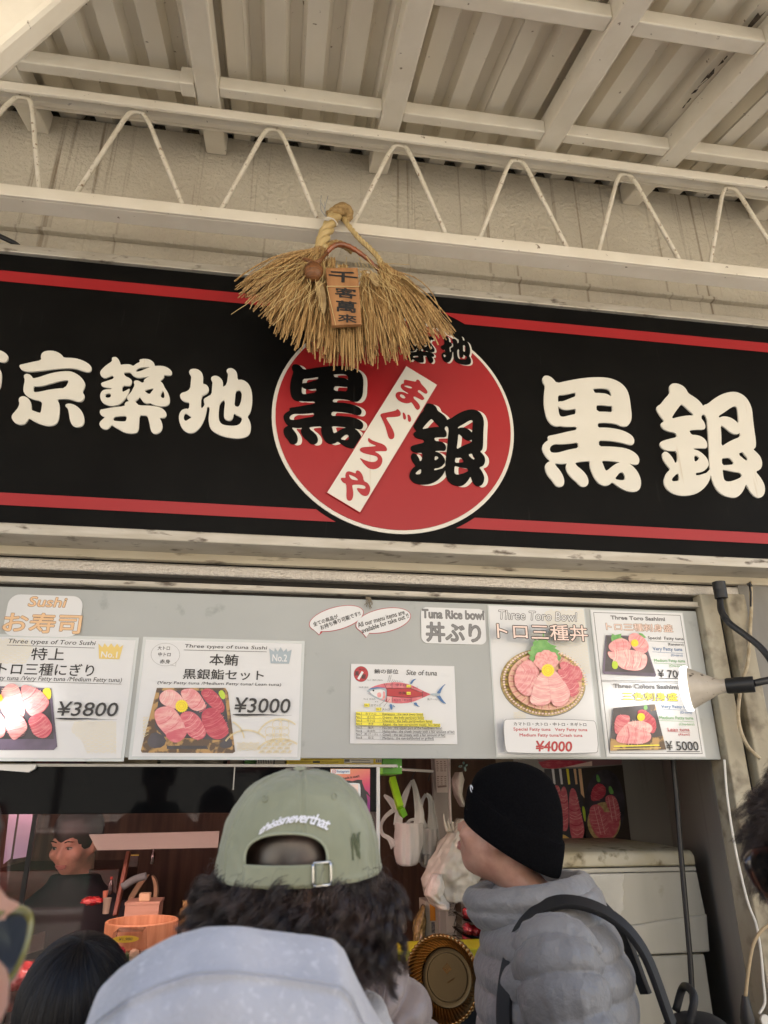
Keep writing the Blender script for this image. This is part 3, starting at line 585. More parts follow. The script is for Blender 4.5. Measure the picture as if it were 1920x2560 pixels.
    def slice(s, pts, mi, n=2, lines=9, clip=False):
        s.poly(pts, FE, n=n, clip=clip); A = np.array(pts, float); c = A.mean(0); q = [tuple(c+(np.array(p)-c)*.988) for p in pts]; s.poly(q, mi, n=n, clip=clip)
        g = random.Random(int(c[0]*7+c[1])); _, _, vt = np.linalg.svd(A-c); ax, bx = vt[0], vt[1]; ea, eb = np.abs((A-c)@ax).max(), np.abs((A-c)@bx).max(); y = s.yy()   # printed marbling across the slice
        lite = {FR: FM, FM: FP, FP: FL, FL: PK}.get(mi, FL); dark = {FR: FE, FM: FR, FP: FM, FL: FP}.get(mi, FE)
        for k in range(lines):
            t = -.8+1.6*(k+g.uniform(.1, .9))/lines; w = math.sqrt(max(0, 1-t*t))*.80; r = []
            for j in range(9):
                u = -1+2*j/8; r.append(tuple(c+ax*(t*ea*.92+ea*.10*math.cos(u*1.6)+g.uniform(-.012, .012)*ea)+bx*u*eb*w))
            s.line(r, g.uniform(.012, .04)*ea, dark if k % 3 == 2 else lite, 'picture', y=y-.00001*k, clip=clip)
    def done(s, no=()):
        for part, mb in s.L.items():
            us = sorted(set(mb.m)); mb.m = [us.index(i) for i in mb.m]; mb.build(part, [PMATS[i] for i in us], s.root)
        return s.root
def crown(p, pts, mi):
    p.poly(pts, mi, 'badge', 0)

# --- No.1 poster -----------------------------------------------------------
C5 = (4.74, (0, 1470))
p = Poster('menu_poster', 'laminated sushi poster priced 3800 yen with a gold crown at the left edge', 'poster', C5, [(-395, 560), (1597, 628), (1440, 2012), (-570, 2012)])
p.waves((lambda a, b: a < 400-abs(b-720)*.5 and b < 900, (-380, 600, 400, 900)), 46, wpx=3.2)
p.waves((lambda a, b: a < 1385 and a > 860+max(0, b-1700)*.75+20*math.sin(b/40) and b > 1575 and b < 1960, (860, 1560, 1400, 1960)), 46, wpx=3.2)
p.text('Three types of Toro Sushi', 100, 600, 1125, 695, shear=.18, bold=.006); p.line([(85, 677), (1122, 712)], 5)
p.text('特上', 385, 705, 752, 862, bold=.012); p.text('トロ三種にぎり', 5, 880, 1105, 1050, bold=.012)
p.text('(Special Fatty tuna /Very Fatty tuna /Medium Fatty tuna)', -372, 1030, 1440, 1132, shear=.15); p.line([(-200, 1095), (1440, 1140)], 4)
crown(p, [(1168, 660), (1215, 705), (1242, 655), (1280, 705), (1318, 655), (1355, 705), (1390, 660), (1420, 705), (1462, 675), (1415, 845), (1175, 838)], GO); p.text('No.1', 1205, 752, 1387, 828, WP, .02, part='badge')
p.poly([(-330, 1150), (610, 1190), (680, 1880), (640, 1920), (-420, 1920), (-460, 1880)], TP, n=0); p.poly([(-300, 1180), (585, 1215), (640, 1790), (-400, 1790)], TB, n=0)
p.poly([(-380, 1830), (620, 1845), (640, 1870), (-400, 1870)], TP, n=0)
p.poly([(500, 1225), (540, 1180), (605, 1190), (612, 1290), (580, 1330), (530, 1290)], YE)
for q, mi in (([(-290, 1200), (-190, 1140), (-60, 1160), (-40, 1330), (-100, 1500), (-300, 1480)], FL), ([(20, 1220), (90, 1140), (170, 1130), (230, 1175), (265, 1300), (310, 1480), (250, 1560), (60, 1540), (-10, 1380)], FL), ([(245, 1175), (300, 1140), (480, 1210), (550, 1290), (600, 1355), (540, 1450), (400, 1540), (320, 1480), (270, 1320)], FP),
              ([(-320, 1500), (-200, 1450), (-100, 1520), (-60, 1700), (-180, 1790), (-330, 1740)], FM), ([(-110, 1500), (0, 1470), (60, 1560), (75, 1740), (0, 1790), (-110, 1760)], FP), ([(40, 1560), (150, 1480), (270, 1510), (350, 1660), (260, 1745), (170, 1820), (110, 1740)], FP), ([(330, 1560), (430, 1490), (530, 1480), (640, 1640), (590, 1760), (500, 1790), (400, 1740), (370, 1660)], FM)): p.slice(q, mi)
p.mum(-10, 1305, 48)
p.text('¥3800', 700, 1345, 1392, 1525, bold=.012, shear=.12); p.stroke((665, 1545), (1390, 1560), 22); p.done()

# --- No.2 poster -----------------------------------------------------------
C4 = (3.7705, (330, 1590))
p = Poster('menu_poster', 'laminated sushi set poster priced 3000 yen with a grey crown', 'poster', C4, [(122, 40), (1600, 70), (1560, 1140), (8, 1132)])
p.ellipse(315, 175, 137, 108, LN, part='bubble', inner=.975); p.line([(360, 272), (412, 284), (415, 245)], 4, LN, 'bubble')
for t, a, b, c, d in (('大トロ', 245, 92, 355, 135), ('中トロ', 250, 152, 362, 195), ('赤身', 265, 220, 358, 262)): p.text(t, a, b, c, d, bold=.012)
p.text('Three types of tuna Sushi', 497, 76, 1270, 138, shear=.18, bold=.008); p.line([(488, 132), (1270, 150)], 4)
p.text('本鮪', 735, 168, 1000, 282, bold=.016); p.text('黒銀鮨セット', 487, 308, 1240, 420, bold=.016); p.text('(Very Fatty tuna /Medium Fatty tuna/ Lean tuna)', 243, 424, 1405, 480, shear=.15, bold=.006)
crown(p, [(1293, 118), (1340, 150), (1347, 112), (1375, 150), (1402, 106), (1428, 150), (1457, 118), (1465, 150), (1505, 130), (1480, 262), (1307, 258)], SI); p.text('No.2', 1325, 172, 1460, 243, WP, .02, part='badge')
p.poly([(235, 490), (880, 490), (905, 530), (972, 1090), (950, 1105), (95, 1100), (85, 1080)], TG, n=0); p.poly([(262, 515), (870, 515), (925, 975), (880, 985), (300, 950), (215, 860)], TB, n=0)
p.poly([(135, 1000), (200, 890), (330, 960), (300, 1050), (180, 1060)], TB, n=1); p.poly([(820, 1010), (930, 960), (955, 1050), (840, 1060)], TB, n=1); p.poly([(330, 1035), (700, 1035), (720, 1065), (330, 1065)], TB, n=0)
p.poly([(810, 530), (850, 505), (880, 550), (875, 600), (840, 590)], WA)
for q, mi in (([(640, 520), (720, 488), (790, 530), (850, 610), (880, 680), (850, 735), (770, 690), (680, 600)], FR), ([(450, 510), (560, 490), (630, 530), (700, 650), (690, 680), (640, 710), (560, 700), (480, 600)], FP), ([(265, 545), (330, 502), (400, 510), (460, 560), (495, 610), (480, 690), (400, 690), (290, 650), (255, 600)], FL),
              ([(640, 740), (720, 670), (810, 690), (880, 800), (918, 900), (880, 955), (800, 985), (700, 930)], FR), ([(440, 740), (540, 700), (640, 760), (690, 880), (705, 940), (630, 990), (540, 950), (490, 860)], FM), ([(205, 720), (260, 670), (370, 660), (440, 730), (500, 840), (525, 930), (440, 1010), (370, 985), (290, 900), (230, 830)], FP)): p.slice(q, mi)
p.poly([(300, 930), (420, 880), (510, 860), (525, 930), (440, 1010), (370, 1000)], FM, n=2); p.mum(470, 662, 58)
p.text('¥3000', 972, 580, 1490, 730, bold=.014, shear=.12); p.stroke((950, 740), (1505, 748), 20)
y = p.yy()
for ca, cb, r, a0, a1 in ((1395, 1010, 230, 50, 160), (1080, 1130, 245, 45, 150), (1395, 1250, 285, 55, 145), (870, 980, 190, 5, 70)):
    for f in (1, .965): p.line([(ca+f*r*math.cos(rad(t)), cb-f*r*math.sin(rad(t))) for t in range(a0, a1, 5)], 5, WG, 'pattern', y=y, clip=True)
for i in range(4):
    for j in range(3):
        a, b = 1300+i*68, 835+j*66
        if math.hypot(a-1395, b-1010) < 190 and a < 1490: p.line([(a+44*math.cos(t*math.pi/10), b+44*math.sin(t*math.pi/10)) for t in range(20)], 4, WG, 'pattern', closed=True, y=y-.00001*(i+j), clip=True)
for i in range(10):
    a = 1160+i*34
    for j in range(4):
        b = 1105-j*34
        if math.hypot(a-1395, b-1250) < 270 and a < 1475:
            for dx in (0, 10, 20): p.line([(a+dx, b), (a+dx+(22 if (i+j) % 2 else -2), b-26)], 4, WG, 'pattern', y=y, clip=True)
p.waves((lambda a, b: 985 < a < 1200 and b > 1000 and b < 1080, (985, 990, 1200, 1080)), 34, wpx=3.2)
for k in range(6): p.line([(108, 770+k*32), (160, 765+k*32), (108, 798+k*32)], 5, WG, 'pattern', clip=True)
p.done()

# --- header cards ----------------------------------------------------------
p = Poster('header_card', 'white rounded card reading Sushi in tan letters above the 3800 yen poster', 'card', C5, [(80, 85), (975, 85), (945, 575), (50, 575)], 0, .028)
p.text('Sushi', 358, 100, 775, 232, TN, .026, .15, out=TO); p.text('お寿司', 65, 285, 945, 545, TN, .024, out=TO); p.done()
C6 = (3.53, (760, 1490))
p = Poster('header_card', 'white rounded card reading Tuna Rice bowl in grey letters beside the bowl poster', 'card', C6, [(1032, 92), (1602, 122), (1605, 438), (1035, 408)], 0, .018)
p.text('Tuna Rice bowl', 1042, 115, 1590, 212, GY, .03, out=BK, grow=.0008); p.text('丼ぶり', 1075, 228, 1565, 415, GY, .026, out=BK, grow=.001); p.done()

# --- take-out bubbles ------------------------------------------------------
def bubble(lab, a, b, ra, rb, rot, tail, lines):
    p = Poster.__new__(Poster); p.sc, (p.ox, p.oz) = C6[0], C6[1]; p.y = -.002; p.L = {}; p.k = 0; c = p.at(a, b); p.rect = (c[0]-.3, c[1]-.3, c[0]+.3, c[1]+.3); p.root = thing('speech_bubble_sticker', lab, 'sticker', (c[0], -.002, c[1]-.03), 'take-out stickers')
    def outl(k):
        pts = [(a+(ra+k)*math.cos(t)*math.cos(rot)-(rb+k)*math.sin(t)*math.sin(rot), b+(ra+k)*math.cos(t)*math.sin(rot)+(rb+k)*math.sin(t)*math.cos(rot)) for t in np.linspace(0, 2*math.pi, 60, endpoint=False)]
        i = min(range(60), key=lambda i: math.hypot(pts[i][0]-tail[0], pts[i][1]-tail[1])); pts[i:i+1] = [pts[i-1], (tail[0]-k*.3, tail[1]+k), pts[(i+3) % 60]]; del pts[i+3:i+5]; return [p.at(*q) for q in pts]
    MB().slab([outl(0)], -.002, -.0003).build('sticker_edge', INKR, p.root); MB().slab([outl(-5)], -.0027, -.0015).build('sheet', M_paper, p.root)
    for t, q0, q1, h in lines: p.textr(t, q0, q1, h, BK, .02)
    p.done()
bubble('red edged oval sticker with Japanese take-out note, left of the English one', 286, 198, 248, 102, -.26, (133, 345), [('全ての商品が', (80, 252), (298, 178), 40), ('お持ち帰り可能です!!', (145, 282), (495, 150), 42)])
bubble('red edged oval sticker saying all menu items are available for take out', 700, 216, 248, 106, -.20, (548, 368), [('All our menu items are', (475, 258), (885, 140), 44), ('available for take out !!', (508, 308), (922, 172), 44)])

# --- tuna diagram sheet ----------------------------------------------------
C1 = (5.53, (860, 1640))
p = Poster('tuna_chart', 'small white sheet with a diagram of tuna cuts and a yellow marked list', 'sheet', C1, [(100, 97), (1535, 150), (1560, 1225), (80, 1205)], .0)
p.ellipse(235, 250, 100, 108, BK); p.ellipse(235, 250, 97, 105, RD); p.text('黒', 150, 210, 208, 275, BK, .03, part='picture'); p.text('銀', 240, 250, 300, 318, BK, .03, part='picture'); p.poly([(245, 208), (272, 225), (210, 330), (183, 312)], WP, n=0); p.text('築地', 200, 175, 285, 198, BK, part='picture')
p.text('鮪の部位', 418, 178, 752, 250, bold=.01); p.text('Site of tuna', 862, 190, 1288, 272, shear=.15, bold=.008)
p.poly([(312, 485), (400, 420), (550, 378), (740, 357), (920, 395), (1085, 480), (1200, 530), (1085, 580), (930, 645), (740, 660), (560, 635), (430, 580)], FM, n=1)
p.poly([(585, 448), (740, 443), (920, 450), (1085, 515), (1085, 555), (920, 580), (740, 572), (590, 552)], RD, n=0); p.poly([(1085, 483), (1200, 530), (1085, 578)], FR, n=0)
p.poly([(312, 485), (360, 455), (560, 438), (590, 470), (590, 560), (560, 632), (430, 580), (310, 510), (380, 530)], SI, n=0); p.poly([(330, 470), (450, 450), (575, 445), (570, 440), (450, 430), (370, 445)], BL, n=0); p.poly([(340, 478), (560, 456), (580, 560), (520, 600), (400, 545)], WP, n=1); p.ellipse(405, 478, 13, 13, BK)
p.poly([(448, 515), (510, 500), (515, 570), (465, 578)], FP, n=1); p.poly([(535, 490), (565, 490), (570, 600), (500, 615), (540, 580)], FP, n=1); p.poly([(590, 556), (662, 568), (662, 648), (590, 636)], FL, n=0)
for q in ([(662, 362), (662, 445)], [(662, 570), (662, 648)], [(920, 395), (920, 450)], [(925, 578), (930, 645)], [(1085, 480), (1085, 580)], [(550, 378), (590, 460), (590, 630)], [(590, 448), (920, 450), (1085, 510)], [(590, 554), (920, 578), (1085, 552)]): p.line(q, 5, BK, 'picture')
for q in ([(905, 385), (940, 330), (1005, 315), (960, 345), (935, 392)], [(1268, 525), (1340, 430), (1415, 375), (1350, 450), (1325, 530)], [(1268, 545), (1325, 545), (1360, 610), (1420, 672), (1340, 640)], [(950, 652), (1000, 640), (1010, 680), (1055, 708), (1000, 695)], [(620, 662), (670, 670), (665, 748), (640, 740)], [(665, 670), (712, 712), (680, 705)]): p.poly(q, BL, n=1)
p.poly([(1190, 520), (1300, 515), (1330, 540), (1300, 560), (1190, 538)], SI, n=1)
for k in range(9): p.line([(600+k*26, 362), (630+k*22, (268 if k < 2 else 320+k*4))], 4, BK, 'picture')
for t, a, b, c, d in (('中トロ', 712, 382, 852, 425), ('赤身', 750, 495, 842, 535), ('大トロ・中トロ', 682, 595, 918, 632), ('中トロ', 578, 392, 650, 416), ('中トロ', 950, 425, 1015, 455), ('カマトロ', 370, 668, 505, 702), ('大トロ', 522, 725, 628, 758), ('尾(テール)', 1145, 588, 1278, 622), ('No.5  脳天 (頭肉)', 315, 326, 530, 350), ('No.8  目玉', 205, 425, 335, 448), ('No.6  ほほ肉', 268, 586, 428, 610), ('カマ', 422, 625, 468, 645)): p.text(t, a, b, c, d)
for a, b, c, d, t in ((275, 660, 350, 706, 'No.1'), (438, 716, 512, 762, 'No.2'), (858, 404, 918, 438, 'No.3'), (858, 502, 915, 538, 'No.4')):
    p.poly([(a, b), (c, b), (c, d), (a, d)], YE, 'highlight', 0); p.text(t, a+4, b+8, c-4, d-8, BK, .01)
p.line([(498, 670), (560, 620)], 4, BK, 'picture'); p.line([(542, 706), (625, 600)], 4, BK, 'picture')
rows = [('No.1', 'カマトロ', 'Kamatoro : the neck (very fatty)', 1085), ('No.2', '大トロ', 'O-toro : the belly part(very fatty)', 1098), ('No.3', '中トロ', 'Chu-toro : the belly part(medium fatty)', 1213), ('No.4', '赤身', 'Akami : the lean part(more meaty, less fatty)', 1320), ('No.5', '脳天', 'No-ten : the upper part of the head(very fatty)', 1347), ('No.6', 'ほほ肉', 'Hoho-niku : the cheek (meaty with a fair amount of fat)', 1517), ('No.7', '尾 (テール)', 'O(tail) : the tail (meaty with a fair amount of fat)', 1388), ('No.8', '目玉', 'Medama : the eye-ball(boiled or grilled)', 1230)]
for i, (n_, j, e, xe) in enumerate(rows):
    b = 775+i*47.5; sl = .021
    if i < 4: p.poly([(160, b), (xe, b+sl*(xe-160)), (xe, b+sl*(xe-160)+46), (160, b+46)], YE, 'highlight', 0)
    p.text(n_, 160, b+8, 240, b+40, BK, .008); w = 40*len(j) if len(j) < 5 else 200; p.text(j, 365-w*.45, b+10, 365+w*.45, b+44, BK, .006); p.text('-', 484, b+28, 498, b+32); p.text(e, 525, b+14, xe-4, b+sl*(xe-160)+42, BK, .008); p.line([(158, b+43), (xe, b+sl*(xe-160)+44)], 3)
p.done()

# --- toro bowl poster ------------------------------------------------------
C2 = (5.53, (1210, 1500))
p = Poster('menu_poster', 'tall white tuna bowl poster priced 4000 yen', 'poster', C2, [(70, 82), (1392, 128), (1580, 2150), (185, 2150)], .004)
p.waves((lambda a, b: a > 850+max(0, b-480)*.55+30*math.sin(b/50) and b < 1020 and b > 130, (840, 130, 1460, 1020)), 42, wpx=3.2); p.waves((lambda a, b: 400 < a < 580 and 1540 < b < 1640, (400, 1530, 580, 1650)), 42, wpx=3.2)
p.text('Three Toro Bowl', 195, 140, 1285, 300, WP, .008, .15, out=BK, grow=.0014); 
p.ellipse(812, 1150, 594, 466, GY, rot=.13); p.ellipse(812, 1140, 590, 460, BA, rot=.13)
for k in range(76):
    t = 2*math.pi*k/76; ct, st = math.cos(t), math.sin(t); f = lambda r: (812+590*r*ct*math.cos(.13)-460*r*st*math.sin(.13), 1140+590*r*ct*math.sin(.13)+460*r*st*math.cos(.13)); p.line([f(.86), f(.985)], 9, YE if k % 2 else TO, 'picture'); p.ellipse(*f(.94), 17, 13, PK, n=10)
p.ellipse(812, 1140, 505, 388, BI, rot=.13)
for k in range(60):
    t = 2*math.pi*k/60; f = lambda r: (812+505*r*math.cos(t), 1140+388*r*math.sin(t)); p.line([f(.80), f(.99)], 7, TN if k % 2 else FE, 'picture')
lf = [(775, 435), (790, 520), (800, 560), (850, 570), (830, 600), (880, 640), (960, 660), (930, 690), (1000, 730), (970, 760), (1020, 820), (980, 880), (900, 920), (700, 920), (620, 870), (580, 830), (600, 790), (560, 750), (610, 720), (600, 680), (640, 650), (630, 610), (660, 590), (640, 560), (700, 590), (720, 555), (760, 560)]
p.poly(lf, SH, n=0)
for q in ([(780, 520), (780, 900)], [(780, 700), (640, 640)], [(780, 700), (920, 680)], [(780, 800), (620, 770)], [(780, 800), (960, 780)]): p.line(q, 5, GN, 'picture')
for q, mi in (([(380, 1010), (470, 900), (560, 840), (640, 880), (700, 960), (720, 1060), (600, 1140), (420, 1130)], FP), ([(370, 1040), (520, 1000), (680, 1040), (740, 1150), (640, 1300), (560, 1360), (440, 1290), (380, 1180)], FP), ([(980, 900), (1060, 860), (1180, 940), (1260, 930), (1320, 1080), (1270, 1150), (1150, 1100), (1040, 1020)], FM), ([(960, 960), (1080, 1000), (1230, 1130), (1270, 1200), (1220, 1340), (1140, 1370), (1060, 1220), (980, 1080)], FM), ([(700, 1050), (800, 980), (850, 1100), (880, 1300), (880, 1450), (700, 1480), (570, 1440), (620, 1260)], FL), ([(820, 1020), (930, 980), (1010, 1090), (1100, 1210), (1150, 1320), (1080, 1470), (930, 1500), (870, 1420), (850, 1200)], FL)): p.slice(q, mi)
p.ellipse(810, 860, 165, 140, FC, n=60, wob=lambda t: .05*math.sin(7*t)+.03*math.sin(13*t))
p.mum(832, 995, 86)
p.text('トロ三種丼', 130, 345, 1385, 600, PK, .012, out=BK, grow=.0026)
p.poly([(270, 1648), (1440, 1668), (1495, 1720), (1525, 2095), (1470, 2132), (290, 2130), (240, 2080), (215, 1700)], GY, 'price_box', 1); p.poly([(272, 1655), (1438, 1675), (1488, 1722), (1517, 2092), (1466, 2125), (294, 2123), (247, 2078), (223, 1702)], WP, 'price_box', 1)
p.text('カマトロ・大トロ・中トロ・ネギトロ', 360, 1700, 1355, 1760, BK, .02); p.text('Special Fatty tuna   Very Fatty tuna', 357, 1775, 1370, 1840, RD, .025); p.text('Medium Fatty tuna/Crash tuna', 440, 1855, 1303, 1918, RD, .025); p.text('¥4000', 655, 1957, 1165, 2105, RD, .03, .15, out=TO, grow=.0003); p.done()

# --- sashimi poster --------------------------------------------------------
C3 = (5.3516, (1470, 1510))
p = Poster('menu_poster', 'white framed sashimi poster priced 7000 and 5000 yen behind the lamp', 'poster', C3, [(38, 90), (1272, 117), (1550, 2032), (262, 2042)], .003)
x0, z0, x1, z1 = p.rect; fr = MB(); yq = -.0034
for (a, b, c, d) in ((x0+.007, z1-.0075, x1-.007, z1-.0062), (x0+.007, z0+.007, x1-.007, z0+.0083), (x0+.007, z0+.007, x0+.0083, z1-.007), (x1-.0083, z0+.007, x1-.007, z1-.007)): fr.flat([[(a, b), (c, b), (c, d), (a, d)]], yq)
zm = p.at(700, 1040)[1]
for dz in (-.002, .002): fr.flat([[(x0+.007, zm+dz-.0006), (x1-.007, zm+dz-.0006), (x1-.007, zm+dz+.0006), (x0+.007, zm+dz+.0006)]], yq-.0001)
fr.build('frame_line', INK, p.root)
p.text('Three Toro Sashimi', 300, 155, 1030, 228, GY, .02, out=BK, grow=.0006); p.text('トロ三種刺身盛', 235, 250, 1138, 378, PK, .006, out=TO, grow=.0012)
for t, a, b, c, d, mi, ul in (('Special  Fatty tuna', 797, 430, 1282, 498, BK, 1), ('(Kamatoro)', 1065, 520, 1280, 570, BK, 0), ('Very Fatty tuna', 860, 575, 1265, 645, BL, 1), ('(O-toro)', 1105, 668, 1265, 712, BL, 0), ('Medium Fatty tuna', 880, 735, 1300, 795, GN, 1), ('(Chu-toro)', 1082, 812, 1288, 855, GN, 0),
                           ('Very Fatty tuna', 975, 1350, 1390, 1408, BL, 1), ('(O-toro)', 1225, 1432, 1390, 1478, BL, 0), ('Medium Fatty tuna', 948, 1500, 1408, 1560, GN, 1), ('(Chu-toro)', 1210, 1590, 1420, 1635, GN, 0), ('Lean tuna', 1058, 1655, 1355, 1705, RD, 1), ('(Akami)', 1200, 1728, 1358, 1772, RD, 0)):
    p.text(t, a, b, c, d, mi, .008)
    if ul: p.line([(a, d-4), (c+5, d+18)], 4, mi)
p.text('¥ 7000', 922, 880, 1345, 995, BK, .012); p.line([(940, 1000), (1345, 998)], 8); p.text('¥ 5000', 1028, 1832, 1480, 1962, BK, .012); p.line([(1045, 1975), (1490, 1975)], 8)
p.text('Three Colors Sashimi', 330, 1068, 1208, 1142, GY, .02, out=BK, grow=.0004); p.text('三色刺身盛', 450, 1180, 1195, 1300, YE, .01, out=TO, grow=.0007)
p.poly([(232, 420), (730, 430), (905, 955), (890, 975), (205, 940), (188, 920)], TP, n=0); p.poly([(245, 435), (715, 445), (880, 925), (215, 905)], TB, n=0)
p.poly([(320, 400), (350, 420), (440, 400), (430, 440), (470, 470), (400, 500), (310, 510), (300, 450)], SH, n=0); p.poly([(670, 390), (720, 400), (770, 450), (700, 470)], SH, n=0)
for q, mi in (([(520, 440), (600, 380), (700, 420), (790, 510), (808, 600), (760, 670), (640, 640), (560, 560)], FP), ([(250, 560), (340, 480), (460, 455), (560, 520), (570, 610), (450, 660), (300, 650)], FP), ([(242, 630), (330, 650), (480, 610), (600, 620), (720, 650), (790, 700), (770, 840), (680, 900), (520, 890), (420, 860), (330, 750), (270, 720)], FL)): p.slice(q, mi)
for a in (470, 560, 660): p.line([(a, 640), (a+40, 740), (a+20, 870)], 5, FE, 'picture')
p.poly([(310, 775), (360, 765), (392, 800), (385, 865), (340, 878), (308, 850)], WA); p.mum(613, 528, 48)
p.poly([(325, 1395), (880, 1345), (1030, 1950), (285, 1965)], TB, n=0); p.poly([(285, 1800), (420, 1830), (900, 1780), (985, 1760), (1030, 1950), (285, 1965)], TG, n=0); p.poly([(800, 1350), (880, 1345), (900, 1420), (830, 1440)], TG, n=0); p.line([(330, 1905), (940, 1890)], 16, YE, 'picture'); p.line([(320, 1940), (960, 1925)], 10, GO, 'picture')
p.poly([(720, 1390), (760, 1340), (790, 1400), (750, 1430)], SH)
for q, mi in (([(620, 1450), (720, 1400), (820, 1480), (900, 1560), (890, 1720), (820, 1740), (740, 1600)], FR), ([(350, 1500), (450, 1480), (560, 1500), (520, 1640), (400, 1760), (330, 1720)], FM), ([(480, 1590), (600, 1570), (720, 1560), (860, 1640), (820, 1740), (760, 1700), (600, 1690)], FL), ([(350, 1780), (450, 1640), (520, 1590), (640, 1680), (830, 1720), (825, 1830), (700, 1880), (520, 1870), (370, 1860)], FP)): p.slice(q, mi)
for a in (520, 610, 720): p.line([(a, 1660), (a+15, 1760), (a-10, 1860)], 5, FE, 'picture')
p.mum(690, 1516, 52); p.done()
# frayed string caught over the board
m = MB(); c = P(925, 1497, -.012)
for k in range(9):
    q = [P(920+RNG.uniform(-6, 6), 1492, -.012)]; 
    for j in range(5): q.append(q[-1]+np.array([RNG.normal(0, .003), RNG.normal(0, .0015), -.0055+RNG.normal(0, .002)]))
    m.tube(spline(q, 3), .0009, 4)
m.build('frayed_string', mat('string_grey', (.25, .21, .15), .9), label='frayed bit of grey string caught above the take-out stickers', cat='string')
# ================================================================== lamps, cords
M_rub = MATS['black_rubber']
M_bulb = mat('bulb_glass_back', (.50, .45, .38), .35, c2=(.42, .37, .30), ns=20, c3=(.08, .06, .045), ns3=60, cont3=(.60, .68), coat=.3)
M_lit = mat('lit_bulb_face', (1, .97, .92), .3, emit=(1.0, .96, .90), es=1.3)
M_rim = mat('bulb_rim', (.85, .85, .82), .3, emit=(1, .97, .93), es=.55)
def reflector_lamp(label, clamp, neck, tail, head, group, aim, watts):
    tail, head = np.array(tail), np.array(head); ax = (head-tail)/np.linalg.norm(head-tail); up = np.array([0, 0, 1.0]); r = np.cross(ax, up); r /= np.linalg.norm(r); u = np.cross(r, ax); Mx = np.stack([r, u, ax], 1)
    t = thing('reflector_lamp', label, 'lamp', tuple(clamp), group)
    c = np.array(clamp); m = MB(); m.lathe([(.0, .0), (.019, .0), (.019, -.022), (.0185, -.024), (.019, -.026), (.0185, -.05), (.012, -.052), (0, -.052)], c, 24); m.build('clamp_socket', M_rub, t, smooth=40)
    MB().tube(spline(neck, 8), .0095, 12).build('gooseneck', M_rub, t, smooth=180)
    MB().lathe([(0, 0), (.0205, 0), (.0215, .004), (.021, .066), (.019, .070)], tail, 28, M=Mx, cap=True).build('bulb_socket', M_rub, t, smooth=40)
    b = MB(); b.lathe([(.0175, .066), (.0185, .080), (.021, .090), (.030, .108), (.042, .132), (.053, .154), (.0575, .162)], tail, 40, M=Mx); o = b.build('bulb', M_bulb, t, smooth=60)
    MB().lathe([(.0575, .160), (.0615, .162), (.0625, .170), (.0605, .178), (.056, .180)], tail, 40, M=Mx).build('bulb_rim', M_rim, o, smooth=60)
    sl = bpy.data.lights.new('bulb_beam', 'SPOT'); sl.energy = watts; sl.spot_size = rad(42); sl.spot_blend = 1.0; sl.shadow_soft_size = .03; sl.color = (1, .96, .90); so = bpy.data.objects.new('bulb_beam', sl); col.objects.link(so); p0 = tail+ax*.205; so.rotation_euler = Vector(p0-np.array(aim)).to_track_quat('Z', 'Y').to_euler(); so.parent = t; so.location = Vector(p0-np.array(clamp))
    MB().lathe([(.0565, .1795), (.03, .186), (0, .188)], tail, 40, M=Mx).build('bulb_face', M_lit, o, smooth=90)
    return t
cq = lambda a, b, Y: P(1660+a/4.808, 1440+b/4.808, Y)
nk = [cq(672, 285, -.075), cq(690, 420, -.09), cq(780, 560, -.11), cq(950, 690, -.135), cq(1130, 830, -.16), cq(1260, 980, -.18), cq(1330, 1130, -.20), cq(1290, 1235, -.21), cq(1180, 1268, -.21), cq(1075, 1290, -.205)]
lamp = reflector_lamp('dirty reflector lamp on a black gooseneck shining on the sashimi poster', cq(655, 75, -.075), nk, cq(1085, 1300, -.205), cq(392, 1345, -.115), 'reflector lamps over the menu', P(1548, 1745, 0), .45)
off = np.array(P(-255, 1800, -.16)); nk2 = [off+np.array(d) for d in ((-.05, .085, .30), (-.055, .07, .24), (-.09, .04, .17), (-.12, .0, .09), (-.11, 0, .03), (-.07, 0, .004))]
reflector_lamp('reflector lamp beyond the left edge shining on the 3800 yen poster', off+np.array([-.05, .085, .345]), nk2, off+np.array([-.06, 0, 0]), off+np.array([.09, .085, -.005]), 'reflector lamps over the menu', P(25, 1785, 0), 3.0)
def cord(name, label, pts, r, m, cat='cable', n=8): return MB().tube(spline(pts, 6), r, n).build(name, m, label=label, cat=cat, smooth=180)
M_oldcord = mat('aged_cord', (.48, .40, .27), .6, c2=(.32, .25, .15), ns=40); M_whitecord = mat('white_cord', (.66, .64, .58), .45); M_tancord = mat('tan_cord', (.40, .30, .17), .5)
cord('old_cord', 'yellowed old cord hanging beside the lamp down the door frame', [cq(1040, 70, -.05), cq(1050, 380, -.055), cq(1040, 560, -.055), cq(1030, 800, -.055), cq(1000, 1080, -.06), cq(960, 1200, -.06), cq(915, 1400, -.06), cq(892, 1650, -.06), cq(920, 1850, -.06), cq(1010, 2050, -.06), cq(1150, 2190, -.055)], .0052, M_oldcord)
m = MB(); m.tube([cq(1000, 110, -.05), cq(1030, 90, -.055), cq(1050, 130, -.055)], .006, 6); m.tube([cq(1030, 120, -.055), cq(1045, 200, -.056), cq(1042, 370, -.057)], .003, 6); m.build('cord_joint', M_rub, label='black taped joint at the top of the yellowed cord', cat='cable joint')
cord('thin_cable', 'thin white cord running down the dirty door frame post', [P(1811, 1899, -.036), P(1818, 1990, -.036), P(1838, 2120, -.036), P(1868, 2250, -.036), P(1890, 2310, -.036), P(1902, 2380, -.036), P(1908, 2450, -.036), P(1912, 2505, -.036), P(1898, 2535, -.036)], .0032, M_whitecord)
